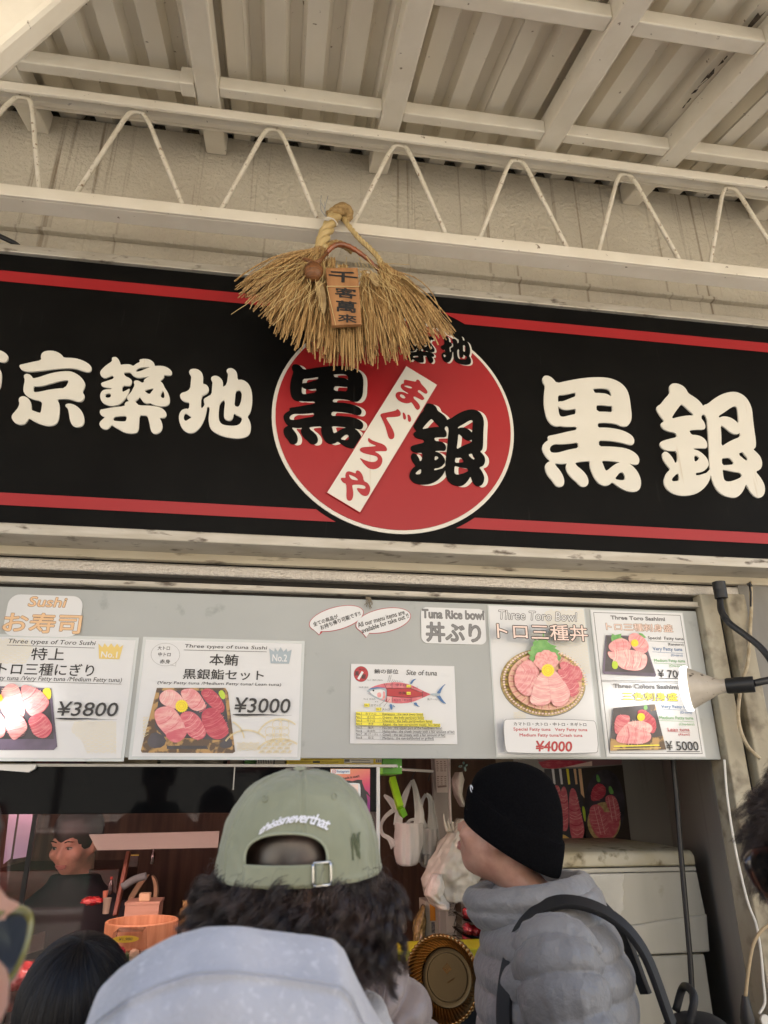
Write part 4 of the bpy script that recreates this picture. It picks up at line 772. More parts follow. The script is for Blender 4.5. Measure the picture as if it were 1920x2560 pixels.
cord('black_hose', 'thick black cable hanging in front of the white freezer', [P(1680, 1880, .10), P(1692, 2000, .10), P(1702, 2130, .10), P(1717, 2300, .10), P(1728, 2440, .10), P(1734, 2600, .10), P(1738, 2800, .10)], .0075, M_rub)
pc = thing('power_cord', 'tan cord with a black plug hanging by the door frame post', 'power cord', tuple(P(1865, 2560, -.07)))
MB().tube(spline([P(1935, 2305, -.07), P(1905, 2325, -.07), P(1884, 2360, -.07), P(1872, 2420, -.07), P(1863, 2497, -.07)], 6), .0042, 8).build('cord', M_tancord, pc, smooth=180)
m = MB(); a, b = P(1862, 2490, -.07), P(1872, 2585, -.07); d = (b-a); m.tube([a, a+d*.12, a+d*.3, a+d*.6, a+d*.95, b], [.007, .009, .013, .017, .014, .012], 10); m.build('plug', M_rub, pc, smooth=60)
c = P(1912, 2550, -.05); MB().lathe([(0, -.004), (.012, -.004), (.0125, 0), (.011, .004), (0, .005)], c, 24, M=np.array([[1, 0, 0], [0, 0, -1], [0, 1, 0]], float).T).build('cable_clip', M_whitecord, label='round white cable clip at the foot of the white cord', cat='clip', smooth=40)

# ================================================================== display case (left)
M_gloss = mat('black_gloss_panel', (.004, .004, .0045), .04, spec=.065)
M_glass = glassmat('case_glass', (.94, .90, .91), 1.25)
M_steel = mat('brushed_steel', (.34, .33, .31), .4, .6); M_plast = mat('white_plastic', (.62, .60, .56), .4)
M_dkwood = mat('dark_lacquer', (.045, .018, .013), .25, c2=(.07, .028, .02), ns=8, stretch=(1, 6, 6))
xc = P(945, 1990, .02)[0]
case = thing('display_case', 'black framed glass display case full of sushi tools along the counter', 'display case', (-.6, .3, .0))
MB().box(-3, xc-.002, .022, .032, 1.558, 1.668).build('fascia_panel', M_gloss, case)
m = MB(); m.box(-3, xc+.052, .016, .36, 1.668, 1.6745); m.build('case_top', M_steel, case)
for k in range(4): MB().lathe([(.0022, 0), (.0022, .001), (0, .0012)], P(975+k*9, 1917, .0165), 10, M=np.array([[1, 0, 0], [0, 0, -1], [0, 1, 0]], float).T).build('rivet', M_whitecord, case)
MB().box(-3, xc-.004, .024, .028, .90, 1.556).build('front_glass', M_glass, case)
xl = P(72, 2150, .03)[0]; MB().box(xl-.005, xl+.005, .021, .031, .90, 1.557).build('glass_joint', M_gap, case)
DZ = 1.145
m = MB(); m.box(-3, xc-.01, .04, .62, DZ-.05, DZ); m.build('case_floor', M_dkwood, case)
MB().box(-3, xc, .02, .62, 0, .899).build('case_base', mat('case_base_grey', (.12, .12, .12), .5), case)
m = MB(); a, b = PP(20, 2378, (0, 0, 1), DZ+.02), PP(285, 2297, (0, 0, 1), DZ+.02); m.bar(a, b, .004, .05); m.build('inner_divider', M_steel, case)
LT = MB(); LT.box(-2.2, .22, .10, .13, 1.60, 1.615); LT.build('light_tube', mat('case_led', (1, .8, .75), .4, emit=(1, .58, .52), es=11), case)
x = P(586, 1930, .0205)[0]; MB().box(x-.0015, x+.0015, .0185, .0225, 1.612, 1.668).build('fascia_trim', M_steel, case)
pst = MB(); pst.box(xc-.0045, xc+.0045, .014, .03, .9, 1.668); pst.build('upright_post', M_plast, label='narrow white upright post between display case and hanging bags', cat='post', bevel=.0015)
m = MB(); q = [P(-40, 1912, .012), P(92, 1912, .012), P(88, 1922, .012), P(72, 1931, .012), P(-40, 1922, .012)]; m.slab([[(a[0], a[2]) for a in q]], .008, .02); m.build('tray_corner', M_plast, label='white tray corner sticking out over the black case at left', cat='tray', bevel=.001)
# lilac sheets added in place of posters mirrored in the glass
M_lil = mat('lilac_sheet', (.42, .33, .47), .6)
for i, q in enumerate(([(22, 2036), (42, 2036), (26, 2146), (8, 2160)], [(48, 2036), (80, 2036), (76, 2140), (32, 2148)])):
    Y = .12; MB().slab([[tuple(P(u, v, Y)[[0, 2]]) for u, v in q]], Y, Y+.002).build('mirrored_poster_sheet', M_lil, label=('lilac sheet standing in for a mirrored poster, narrower left one', 'lilac sheet standing in for a mirrored poster, wider right one')[i], cat='paper')
# grey shelf board inside
Y = .55; q = [P(222, 2086, Y), P(548, 2078, Y), P(545, 2119, Y), P(243, 2126, Y)]
m = MB(); m.slab([[(a[0], a[2]) for a in q]], Y, Y+.012); m.build('shelf_board', mat('shelf_grey', (.30, .30, .26), .5), label='pale grey shelf board inside the case above the bowls', cat='shelf', bevel=.001)
# wooden tub
M_hinoki = mat('hinoki_wood', (.58, .32, .16), .5, c2=(.44, .22, .10), ns=26, stretch=(3, 3, .25)); M_hinin = mat('hinoki_inside', (.66, .38, .24), .55, c2=(.56, .30, .18), ns=26, stretch=(3, 3, .25)); M_cop = mat('copper_hoop', (.22, .10, .04), .35, .8)
def tub(c, R, H):
    t = thing('wooden_tub', 'round cypress sushi rice tub with copper hoops in the display case', 'tub', tuple(c)); n = 64
    MB().lathe([(0, .0), (R*.95, 0), (R, H*.92), (R*1.0, H), (R*.985, H+.002), (R*.92, H+.002), (R*.905, H-.002), (R*.88, .03), (0, .03)], c, n).build('tub_body', [M_hinoki], t, smooth=35)
    for z in (H*.30, H*.52):
        MB().lathe([(R*.962+.0, z), (R*.985+.004, z+.002), (R*.99+.004, z+.011), (R*.97, z+.013)], c, n).build('hoop', M_cop, t, smooth=40)
    return t
Y = .30; cl, cr_ = P(266, 2310, Y), P(444, 2310, Y); R = (cr_[0]-cl[0])/2*1.02; zt = P(355, 2302, Y)[2]
tub((P(355, 2310, Y)[0], Y, DZ), R, zt-DZ)
# wooden box + small cube, paper carrier bag
Y = .52; a, b = P(314, 2256, Y), P(394, 2300, Y)
wb = thing('wooden_box', 'square pale wooden box standing behind the tub', 'box', ((a[0]+b[0])/2, Y+.05, DZ)); M_kiri = mat('paulownia', (.60, .40, .29), .6, c2=(.52, .33, .23), ns=20, stretch=(.3, 3, 4))
m = MB(); m.box(a[0], b[0], Y, Y+.10, DZ, a[2]-.008); m.build('box_body', M_kiri, wb, bevel=.001); m = MB(); m.box(a[0]-.002, b[0]+.002, Y-.002, Y+.102, a[2]-.008, a[2]); m.build('box_lid', M_kiri, wb, bevel=.001)
m = MB(); c = P(363, 2243, Y+.03); s_ = .016; m.box(c[0]-s_, c[0]+s_, Y+.01, Y+.042, a[2], a[2]+.022); m.build('wooden_cube', mat('cube_wood', (.62, .48, .30), .6), label='small carved wooden cube on the lid of the square box', cat='cube', bevel=.003)
m = MB(); M_kraft = mat('kraft_paper', (.34, .24, .14), .7, c2=(.28, .19, .11), ns=8, bump=.3, bs=30)
for q in ([(318, 2248), (352, 2196), (378, 2182), (360, 2205), (332, 2252)], [(378, 2182), (394, 2200), (397, 2240), (384, 2252), (388, 2215)]): m.slab([[tuple(P(u, v, .68)[[0, 2]]) for u, v in chaikin(q, 2)]], .66, .69)
m.box(P(320, 0, .68)[0], P(396, 0, .68)[0], .66, .72, DZ, P(0, 2250, .68)[2]); m.build('paper_bag', M_kraft, label='brown paper carrier bag with tall handles behind the wooden box', cat='paper bag')
def cup(name, lab, u, v0, v1, ru, Y, m, cat='cup'):
    c = P(u, v1, Y); z1 = P(u, v0, Y)[2]; r = abs(P(u+ru, v0, Y)[0]-c[0]); return MB().lathe([(0, 0), (r*.74, 0), (r, z1-c[2]), (r*1.05, z1-c[2]+.001), (r*.93, z1-c[2]), (r*.7, .004), (0, .004)], c, 28).build(name, m, label=lab, cat=cat, smooth=40)
cup('paper_cup', 'pale grey paper cup on the case floor left of the tub', 264, 2246, 2284, 15, .50, mat('grey_cup', (.36, .33, .25), .6))
cup('paper_cup', 'small orange cup behind the pale grey paper cup', 262, 2228, 2245, 9, .62, mat('orange_cup', (.55, .22, .14), .5))
def bottle(lab, u, v0, v1, ru, Y, m):
    c = P(u, v1, Y); h = P(u, v0, Y)[2]-c[2]; r = abs(P(u+ru, v1, Y)[0]-c[0]); t = thing('sauce_bottle', lab, 'bottle', tuple(c))
    MB().lathe([(0, 0), (r, 0), (r, h*.55), (r*.45, h*.75), (r*.4, h*.88), (0, h*.88)], c, 20).build('bottle_body', m, t, smooth=40); MB().lathe([(r*.5, h*.86), (r*.5, h), (0, h)], c, 16).build('cap', mat('red_cap', (.45, .05, .04), .4), t, smooth=40)
M_soy = mat('soy_glass', (.03, .012, .008), .08, coat=.5)
bottle('dark soy sauce bottle behind the orange cup', 274, 2192, 2236, 7, .66, M_soy); bottle('dark sauce bottle below the right end of the shelf board', 380, 2116, 2160, 6, .95, M_soy)
# tuna blocks, mince, price ovals, trays
M_tuna = mat('raw_tuna', (.42, .022, .03), .22, c2=(.58, .10, .09), ns=20, wave=(14, 5, 'DIAGONAL', 2), cont=(.5, 1.0), coat=.6, sss=.15); M_mince = mat('minced_tuna', (.46, .04, .05), .3, c2=(.62, .16, .13), ns=150, bump=1, bs=150, bd=.008, coat=.5)
def lump(name, lab, c, r, m, cat, seed, amp=.25, fr=3, group=None):
    def f(q): return q*(1+amp*mnoise.noise(Vector(q*fr)+Vector((seed, 0, 0)))+amp*.5*mnoise.noise(Vector(q*fr*2.3)+Vector((0, seed, 0))))
    return MB().ell(c, r, nu=40, nv=24, f=f).build(name, m, label=lab, cat=cat, smooth=180, group=group)
c = P(230, 2252, .50); lump('tuna_block', 'glossy red tuna block beside the pale grey paper cup', (c[0], .50, c[2]), (.030, .03, .011), M_tuna, 'fish', 3)
for i, (u, v, w, lb) in enumerate(((52, 2440, .05, 'pink tuna block at the far left behind the black glass joint'), (150, 2420, .05, 'red tuna block hidden mostly behind the black haired head'))):
    c = P(u, v, .16); lump('tuna_block', lb, (c[0], .16, c[2]), (w, .05, .03), M_tuna, 'fish', 8+i, .12)
tr = MB(); a, b = P(465, 2322, .30), P(545, 2350, .30); tr.lathe([(0, 0), (.045, 0), (.058, a[2]-b[2]), (.060, a[2]-b[2]+.001), (.055, a[2]-b[2]), (.043, .003), (0, .003)], ((a[0]+b[0])/2, .30, b[2]), 36); tr.build('mince_tub', M_plast, label='white tub of minced tuna right of the wooden tub', cat='tub', smooth=40)
c = P(497, 2312, .30); lump('minced_tuna', 'heap of red minced tuna in the white tub', (c[0]+.01, .30, c[2]), (.036, .03, .022), M_mince, 'fish', 5, .35, 5)
M_lab = mat('label_yellow', (.70, .52, .03), .4); M_clear = glassmat('clear_plastic', (.96, .95, .95), 1.45, .03)
for i, (u, v, lb) in enumerate(((314, 2348, 'oval yellow price label on the clear lid below the tub'), (505, 2339, 'oval yellow price label right of the tub, above the pale hood'))):
    Y = .10; c = P(u, v, Y); t = thing('price_label', lb, 'label', tuple(c), 'oval price labels'); el = lambda k: [(c[0]+.0315*k*math.cos(a), c[2]+.0075*k*math.sin(a)) for a in np.linspace(0, 2*math.pi, 36, endpoint=False)]
    MB().slab([el(1)], Y, Y+.001).build('label_card', M_lab, t); mb = MB(); put_text(mb, '¥1,980', c[0]-.016, c[2]-.0035, c[0]+.016, c[2]+.0035, Y-.0006, 0, .01, .2); mb.build('lettering', INK, t)
    mb = MB(); q = P(u, v+24, Y+.02); mb.hexa([(c[0]-.045, Y+.01, q[2]-.05), (c[0]+.045, Y+.01, q[2]-.05), (c[0]+.045, Y+.10, q[2]-.05), (c[0]-.045, Y+.10, q[2]-.05), (c[0]-.035, Y+.02, c[2]+.012), (c[0]+.035, Y+.02, c[2]+.012), (c[0]+.035, Y+.09, c[2]+.012), (c[0]-.035, Y+.09, c[2]+.012)]); mb.build('food_pack', M_clear, label=('clear food pack under the yellow oval below the tub', 'clear food pack under the yellow oval right of the tub')[i], cat='food pack', bevel=.003)
for i, (u, v, r, mt_, lb) in enumerate(((312, 2405, .018, 'green_roll', 'green garnish in the clear pack beside the black hair'), (334, 2392, .014, 'pale_roll', 'pale yellow garnish in the clear pack'), (300, 2385, .013, 'dark_red_roll', 'dark red garnish in the clear pack'))):
    c = P(u, v, .13); lump('garnish', lb, (c[0], .13, c[2]), (r, r, r*1.1), mat(mt_, ((.06, .12, .04), (.62, .50, .32), (.30, .02, .04))[i], .4, bump=.6, bs=90), 'garnish', 20+i, .3, 4)
# dark frames, stand, towel deep inside
fr = thing('menu_stand', 'small dark wooden framed stand on the far counter under the shelf board', 'stand', tuple(P(330, 2180, .95))); a, b = P(317, 2137, .95), P(344, 2168, .95)
m = MB(); m.box(a[0], b[0], .95, .965, b[2], a[2]); m.build('frame', M_dkwood, fr, bevel=.002); MB().box(a[0], b[0], .948, .952, a[2]-.003, a[2]).build('frame_edge', M_lab, fr)
m = MB(); a = P(300, 2172, .9); m.box(a[0], P(365, 0, .9)[0], .9, 1.3, .8, a[2]); m.build('back_counter', M_dkwood, label='dark lacquered back counter behind the chef', cat='counter', bevel=.004)
m = MB(); a, b = P(305, 2218, .60), P(366, 2190, .60); m.tube(spline([a, (a+b)/2+np.array([0, 0, .006]), b], 5), [.011]*11, 10); m.build('rolled_towel', mat('grey_towel', (.16, .20, .20), .9, bump=.5, bs=60), label='rolled grey towel resting above the paper bag', cat='towel', smooth=180)
m = MB(); a, b = P(288, 2290, .64), P(322, 2130, .70); m.bar(a, b, .012, .02); m.build('wooden_post', mat('red_wood', (.22, .07, .035), .4), label='slanting reddish wooden post between cups and paper bag', cat='post', bevel=.002)
m = MB(); a = P(335, 2108, 1.2); 
for k, cc in enumerate(('#7a2a28', '#8a6a3c', '#7a2a28')): m.box(P(318+k*13, 0, 1.2)[0], P(331+k*13, 0, 1.2)[0], 1.2, 1.21, P(0, 2165, 1.2)[2], P(0, 2108, 1.2)[2], k)
m.build('noren_curtain', [mat('noren_a', L('#7a2a28'), .8), mat('noren_b', L('#8a6a3c'), .8), mat('noren_a', (0, 0, 0))], label='small red and ochre striped curtain under the shelf board', cat='curtain')
c = P(520, 2265, .5); lump('glass_noodle_bag', 'clear bag of golden dried flakes right of the wooden box', (c[0]-.02, .5, c[2]-.02), (.06, .05, .05), mat('gold_flakes', (.34, .24, .08), .25, c2=(.16, .11, .04), ns=60, coat=.6, bump=1, bs=50, bd=.02), 'bag', 31, .3, 3)

# goods lying on top of the case, seen in the slit under the board
goods = [(-20, 82, 'wicker_basket', 'wicker tray edge on the case top at far left', 'basket', L('#7a6a34'), L('#3c3212')), (88, 212, 'red_packet', 'red packet on the case top beside the wicker edge', 'packet', L('#7a2c1c'), L('#4a3040')), (216, 395, 'paper_stack', 'beige paper stack on the case top under the sushi posters', 'paper', L('#b0a486'), L('#84785e')), (400, 560, 'wrap_roll', 'clear wrapped roll on the case top under the 3000 yen poster', 'roll', L('#9a9484'), L('#5a5648')),
         (575, 609, 'cardboard_box', 'plain grey box end left of the green carton', 'box', L('#8a8474'), L('#6a6454')), (611, 640, 'green_carton', 'dark green carton with white edge on the case top', 'carton', L('#3a7a20'), L('#2a5c18'))]
for u0, u1, nm, lb, ct, c1, c2_ in goods:
    Y = .07; a, b = P(u0, 1905, Y), P(u1, 1905, Y); MB().box(a[0], b[0]-.001, Y, Y+.18, 1.6748, 1.74).build(nm, mat('goods_'+nm, c1, .5, c2=c2_, ns=30, stretch=(1, 1, 4)), label=lb, cat=ct, bevel=.003)
M_ybox = mat('yellow_box_card', (.80, .62, .03), .4)
def printed_box(nm, lb, u0, u1, mtl, deco):
    Y = .07; a, b = P(u0, 1905, Y), P(u1, 1905, Y); t = thing(nm, lb, 'box', ((a[0]+b[0])/2, Y+.09, 1.6748)); MB().box(a[0], b[0]-.001, Y, Y+.18, 1.6748, 1.74).build('box_body', mtl, t, bevel=.002)
    m = MB(); ms = []
    for (p0, q0, p1, q1, c) in deco:
        mm = mat('deco_'+c, L(c), .4); 
        if mm not in ms: ms.append(mm)
        x0, x1, za, zb = P(p0, 1905, Y)[0], P(p1, 1905, Y)[0], P(u0, q1, Y)[2], P(u0, q0, Y)[2]; m.box(x0, x1, Y-.0012-.0002*len(m.f)/6*.05, Y, za, zb, ms.index(mm))
    m.build('printing', ms, t)
printed_box('black_barcode_box', 'black box end with a white barcode left of the yellow box', 642, 714, mat('blackcard', (.03, .03, .03), .4), [(642, 1898, 683, 1911, '#b8b4a8')]+[(645+k*4.2, 1898, 647+k*4.2, 1909, '#141414') for k in range(9)]+[(687, 1899, 712, 1911, '#8c8878')])
printed_box('yellow_box', 'long yellow printed box on the case top above the green cap', 716, 955, M_ybox, [(782, 1902.5, 800, 1907, '#141414'), (722, 1904, 778, 1905.6, '#8a6a10'), (803, 1904, 846, 1905.6, '#8a6a10'), (760, 1898.5, 830, 1899.8, '#a07c10'), (860, 1897, 933, 1908, '#dcd8cc'), (861, 1898, 874, 1904, '#5a564c'), (878, 1900, 924, 1901.5, '#77736a'), (880, 1905, 926, 1906.5, '#77736a'), (939, 1897, 954, 1906, '#c8c4b8'), (941, 1898, 943, 1905, '#222222'), (945, 1898, 947, 1905, '#222222'), (949, 1898, 951, 1905, '#222222')])
a, b = P(956, 1905, .07), P(1005, 1905, .07); MB().box(a[0], b[0], .07, .25, 1.652, 1.74).build('green_box', mat('green_box_card', (.10, .36, .03), .4), label='bright green box end sticking out right of the yellow box', cat='box', bevel=.002)

# pink flyer on the black panel
FL_ = mat('flyer_gradient', L('#d9825c'), .4)
n = FL_.node_tree; tcn = n.nodes.new('ShaderNodeTexCoord'); sep = n.nodes.new('ShaderNodeSeparateXYZ'); n.links.new(tcn.outputs['Generated'], sep.inputs[0]); rp = n.nodes.new('ShaderNodeValToRGB'); ad = n.nodes.new('ShaderNodeMath'); ad.operation = 'MULTIPLY_ADD'; ad.inputs[1].default_value = -.35; n.links.new(sep.outputs[0], ad.inputs[0]); n.links.new(sep.outputs[2], ad.inputs[2]); n.links.new(ad.outputs[0], rp.inputs[0])
rp.color_ramp.elements[0].position = -.0; rp.color_ramp.elements[0].color = (*L('#8a2a7c'), 1); rp.color_ramp.elements[1].position = .95; rp.color_ramp.elements[1].color = (*L('#e09a66'), 1); e = rp.color_ramp.elements.new(.40); e.color = (*L('#d04868'), 1); n.links.new(rp.outputs[0], n.nodes['Principled BSDF'].inputs['Base Color'])
p = Poster.__new__(Poster); p.sc, (p.ox, p.oz) = 11.85, (820, 1900); p.L = {}; p.k = 0
fy = .0205
p.at = lambda a, b: tuple(P(820+a/11.85, 1900+b/11.85, fy)[[0, 2]])
p.yy = lambda: (setattr(p, 'k', p.k+1), fy-.0005-.0002*p.k)[1]
x0, z1 = p.at(75, 262); x1, z0 = p.at(1240, 1860); p.rect = (x0, z0, x1, z1); p.root = thing('pink_flyer', 'orange to magenta social media flyer on the black panel right of the cap', 'flyer', ((x0+x1)/2, fy, z0))
MB().slab([[(x0, z0), (x1, z0), (x1, z1), (x0, z1)]], fy, fy+.0008).build('sheet', FL_, p.root)
p.poly([(85, 272), (655, 272), (655, 415), (85, 415)], WP, 'logo', 0); p.poly([(130, 285), (240, 285), (240, 395), (130, 395)], RD, 'logo', 1); p.poly([(143, 298), (227, 298), (227, 382), (143, 382)], WP, 'logo', 1); p.ellipse(185, 340, 26, 26, RD, 'logo', inner=.6)
p.text('Instagram', 265, 298, 628, 395, BL, .012, .1, 'logo'); p.textr('please check it out!!', (120, 600), (925, 485), 80, BK, .03)
p.poly([(420, 630), (560, 600), (715, 628), (880, 582), (1010, 595), (1005, 650), (1045, 760), (1090, 880), (1180, 960), (1245, 1075), (1245, 1110), (1180, 1040), (1130, 1000), (1165, 1200), (1160, 1320), (1125, 1430), (960, 1500), (420, 1500)], BK, 'picture', 0)
p.poly([(440, 680), (880, 680), (960, 720), (960, 1180), (440, 1180)], WP, 'card', 1); p.poly([(520, 730), (890, 720), (890, 1150), (520, 1150)], PK, 'card', 0); p.done()

# ================================================================== bay with hanging bags
M_bag = film('bag_film', (.72, .73, .70), .48, .22); M_bag2 = film('bag_film_crinkled', (.58, .55, .47), .66, .2); M_wpk = mat('white_packet', (.58, .55, .48), .35, bump=.4, bs=30, bd=.02)
bq = lambda a, b, Y=.36: P(940+a/5.53, 1890+b/5.53, Y)
MB().tube([bq(-200, 165), bq(300, 182), bq(790, 212)], .0042, 10).build('hanging_rod', M_plast, label='thin white rod from which the carrier bags hang', cat='rod', smooth=180)
for i, (a0, b0, a1, b1, lb) in enumerate(((300, 185, 300, 330, 'black wire hook holding the lime carton'), (540, 195, 490, 330, 'black wire hook holding the big carrier bag'), (755, 210, 720, 350, 'black wire hook holding the narrow carrier bag'))):
    MB().tube(spline([bq(a0-8, b0+12), bq(a0, b0-14), bq(a0+10, b0+10), bq((a0+a1)/2, (b0+b1)/2), bq(a1, b1)], 5), .0014, 6).build('wire_hook', M_rub, label=lb, cat='hook', smooth=180)
def carrier(lab, outline, hl, Y, dep, seed):
    t = thing('carrier_bag', lab, 'plastic bag', tuple(bq(*outline[-1][:2], Y)), 'plastic carrier bags'); rows = []
    for (al, b, ar) in outline:
        A, B = bq(al, b, Y), bq(ar, b, Y); row = []
        for k in range(40):
            th = 2*math.pi*k/40; x = (A[0]+B[0])/2+(B[0]-A[0])/2*math.cos(th); y = Y+dep*math.sin(th)+.006*mnoise.noise(Vector((x*60, seed, A[2]*25)))+.004*math.sin(x*260)*(math.sin(th) < 0); row.append((x, y, A[2]+.003*mnoise.noise(Vector((x*50, seed+3, th)))))
        rows.append(row)
    m = MB(); m.grid(rows, 0, True); m.grid(rows[-1:]+[[tuple(np.mean(np.array(rows[-1]), 0)+np.array([0, 0, -.004]))]*40], 0, True); m.build('bag_body', M_bag, t, smooth=180)
    for h in hl:
        q = spline([bq(a, b, Y-.01) for a, b, w in h], 6); ws = spline([(w, 0, 0) for a, b, w in h], 6); m = MB(); rows = []
        for k, (c, w) in enumerate(zip(q, ws)):
            d = q[min(k+1, len(q)-1)]-q[max(k-1, 0)]; d = d/np.linalg.norm(d); s = np.cross(d, np.array([0, 1.0, 0])); ww = w[0]/5.53*.00128/2
            rows.append([c-s*ww, c-s*ww*.4+np.array([0, .008, 0]), c+np.array([0, -.004, 0]), c+s*ww*.5+np.array([0, .006, 0]), c+s*ww])
        m.grid(rows); m.build('bag_handle', M_bag, t, smooth=180, solid=.0008)
    return t
carrier('big white carrier bag of boxes hanging under the lime carton', [(255, 930, 640), (262, 1020, 650), (245, 1200, 650), (250, 1350, 620), (275, 1470, 575), (300, 1505, 545)],
        [[(500, 335, 30), (430, 480, 70), (370, 640, 90), (320, 800, 110), (300, 960, 120)], [(500, 330, 60), (540, 450, 70), (575, 640, 100), (600, 800, 130), (590, 960, 140)], [(250, 740, 60), (130, 840, 50), (70, 960, 44), (90, 1080, 50), (180, 1140, 60), (260, 1250, 120)], [(420, 950, 40), (470, 890, 36), (560, 880, 40), (610, 940, 50)], [(110, 540, 30), (170, 590, 70), (230, 660, 90), (290, 760, 90)]], .36, .05, 2)
carrier('narrow white carrier bag hanging right of the big one', [(610, 1010, 850), (600, 1150, 850), (600, 1300, 820), (590, 1450, 770), (620, 1520, 730), (650, 1535, 700)],
        [[(690, 525, 40), (640, 620, 50), (610, 760, 60), (640, 900, 80), (680, 1010, 110)], [(690, 525, 50), (750, 590, 70), (770, 760, 90), (770, 900, 110), (770, 1030, 140)], [(760, 600, 20), (800, 760, 30), (850, 1000, 36), (880, 1200, 30)]], .40, .035, 6)
rng = random.Random(4)
for k, (a, b, c_, d) in enumerate(((300, 1060, 600, 1460), (640, 1360, 760, 1500))):
    A, B = bq(a, b, .37), bq(c_, d, .37); m = MB(); n_ = 5 if k == 0 else 2
    for j in range(n_): x0 = A[0]+(B[0]-A[0])*j/n_; m.box(x0, x0+(B[0]-A[0])/n_*.9, .345, .385, B[2], A[2])
    m.build('food_boxes', mat('bagged_boxes', (.20, .21, .19), .4), label=('row of clear food boxes inside the big carrier bag', 'grey boxes inside the narrow carrier bag')[k], cat='food boxes', kind='stuff' if False else None, bevel=.002)
lc = thing('lime_carton', 'long lime green carton hanging over the carrier bags', 'carton', tuple(bq(370, 830, .28)))
a, b = bq(222, 312, .29), bq(335, 715, .25); m = MB(); m.bar(a, b, .0185, .026, up=(0, -1, .2)); m.build('carton_body', mat('lime_card', (.26, .52, .02), .4), lc, bevel=.001)
a2_, b2_ = b, b+np.array([.012, .012, -.021]); m = MB(); m.bar(a2_, b2_, .0175, .022, up=(0, -1, .2)); m.build('carton_end', mat('lime_card_side', (.12, .34, .01), .4), lc, bevel=.001)
# grey backing board, slip, pole, butterfly, small bag
MB().slab([[tuple(bq(u, v, .78)[[0, 2]]) for u, v in ((770, -100), (1010, -100), (1010, 1600), (830, 1600))]], .775, .80).build('grey_board', M_greywall, label='tall grey board behind the order slip', cat='board')
t = thing('order_slip', 'long white order slip pinned on the grey board', 'slip', tuple(bq(915, 500, .75))); MB().slab([[tuple(bq(u, v, .76)[[0, 2]]) for u, v in ((812, -60), (985, -60), (995, 505), (842, 505))]], .76, .7615).build('sheet', mat('slip_paper', (.56, .52, .46), .7), t)
m = MB()
for r_ in range(14):
    bb = 70+r_*26
    if 205 < bb < 265: continue
    for cidx in range(3):
        a0 = 832+cidx*52+bb*.03; m.flat([[tuple(bq(u, v, .7592)[[0, 2]]) for u, v in ((a0, bb), (a0+rng.uniform(18, 40), bb), (a0+rng.uniform(18, 40), bb+11), (a0, bb+11))]], .7592)
m.flat([[tuple(bq(u, v, .7592)[[0, 2]]) for u, v in ((850, 410), (975, 402), (978, 430), (852, 440))]], .7592); m.build('printing', mat('faint_ink', (.22, .17, .14), .6), t)
MB().tube([bq(1010, -100, .70), bq(1022, 600, .70), bq(1040, 1100, .70)], .0052, 10).build('white_pole', M_plast, label='thin white vertical pole beside the order slip', cat='pole', smooth=180)
m = MB(); mt_b = mat('butterfly_teal', (.01, .16, .13), .25, c2=(.004, .02, .02), ns=90, coat=.8)
for q in ([(1210, 130), (1190, 80), (1215, 75), (1235, 100)], [(1200, 130), (1150, 125), (1130, 155), (1180, 165)], [(1230, 120), (1262, 108), (1268, 140), (1235, 150)], [(1205, 145), (1245, 145), (1250, 220), (1215, 205)]): m.slab([[tuple(bq(u, v, .58)[[0, 2]]) for u, v in chaikin(q, 2)]], .578, .581)
m.build('butterfly_ornament', mt_b, label='small teal butterfly ornament left of the black beanie', cat='ornament')
def crumple(name, lab, outl, Y, dep, m, seed, cat='plastic bag', amp=.016, fr=24, mq=bq):
    rows = []
    for (al, b, ar) in outl:
        A, B = mq(al, b, Y), mq(ar, b, Y); row = []
        for k in range(56):
            th = 2*math.pi*k/56; x = (A[0]+B[0])/2+(B[0]-A[0])/2*math.cos(th); y = Y+dep*math.sin(th); z = A[2]; v = Vector((x*fr, y*fr, z*fr*.6+seed)); nn = abs(mnoise.noise(v))*2-.5+.6*(abs(mnoise.noise(v*2.3))-.2); row.append((x+amp*nn*math.cos(th), y+amp*1.6*nn*math.sin(th), z+amp*.5*mnoise.noise(v*1.7)))
        rows.append(row)
    rr = []
    for i in range(len(rows)-1):
        for k in range(4): rr.append([tuple((1-k/4)*np.array(p_)+k/4*np.array(q_)+np.array([0, amp*.8*mnoise.noise(Vector((p_[0]*70, i+k/4+seed, p_[2]*40))), 0])) for p_, q_ in zip(rows[i], rows[i+1])])
    rr.append(rows[-1]); return MB().grid(rr, 0, True, True).build(name, m, label=lab, cat=cat, smooth=180)
crumple('small_bag', 'small crumpled beige bag hanging beside the butterfly ornament', [(1090, 225, 1180), (1035, 330, 1225), (1045, 420, 1210), (1080, 540, 1200), (1130, 640, 1205), (1180, 700, 1215)], .55, .03, M_wpk, 3, amp=.006)
crumple('bag_bundle', 'big crinkled bundle of clear plastic bags left of the beanie', [(1170, 870, 1230), (1060, 960, 1260), (980, 1060, 1300), (900, 1180, 1330), (830, 1310, 1370), (740, 1450, 1400), (680, 1590, 1420), (640, 1700, 1420), (640, 1800, 1400), (700, 1900, 1360), (760, 1990, 1280)], .30, .06, M_bag2, 7, amp=.010, fr=58)
for k in range(3):
    a = (960, 1000, 1040)[k]; m = MB(); q = [bq(a+30, 1040, .27), bq(a-10+k*10, 920, .26), bq(a-25+k*30, 800+k*60, .26)]; m.tube(spline(q, 5), [.006*(1-i/12) for i in range(11)], 6); m.build('bag_wisp', M_bag2, label=('pointed plastic wisp, leftmost of the three on the bag bundle', 'pointed plastic wisp, middle of the three on the bag bundle', 'pointed plastic wisp, rightmost of the three on the bag bundle')[k], cat='plastic strip', smooth=180)
dq = lambda a, b, Y: P(960+a/5.82, 2180+b/5.82, Y)
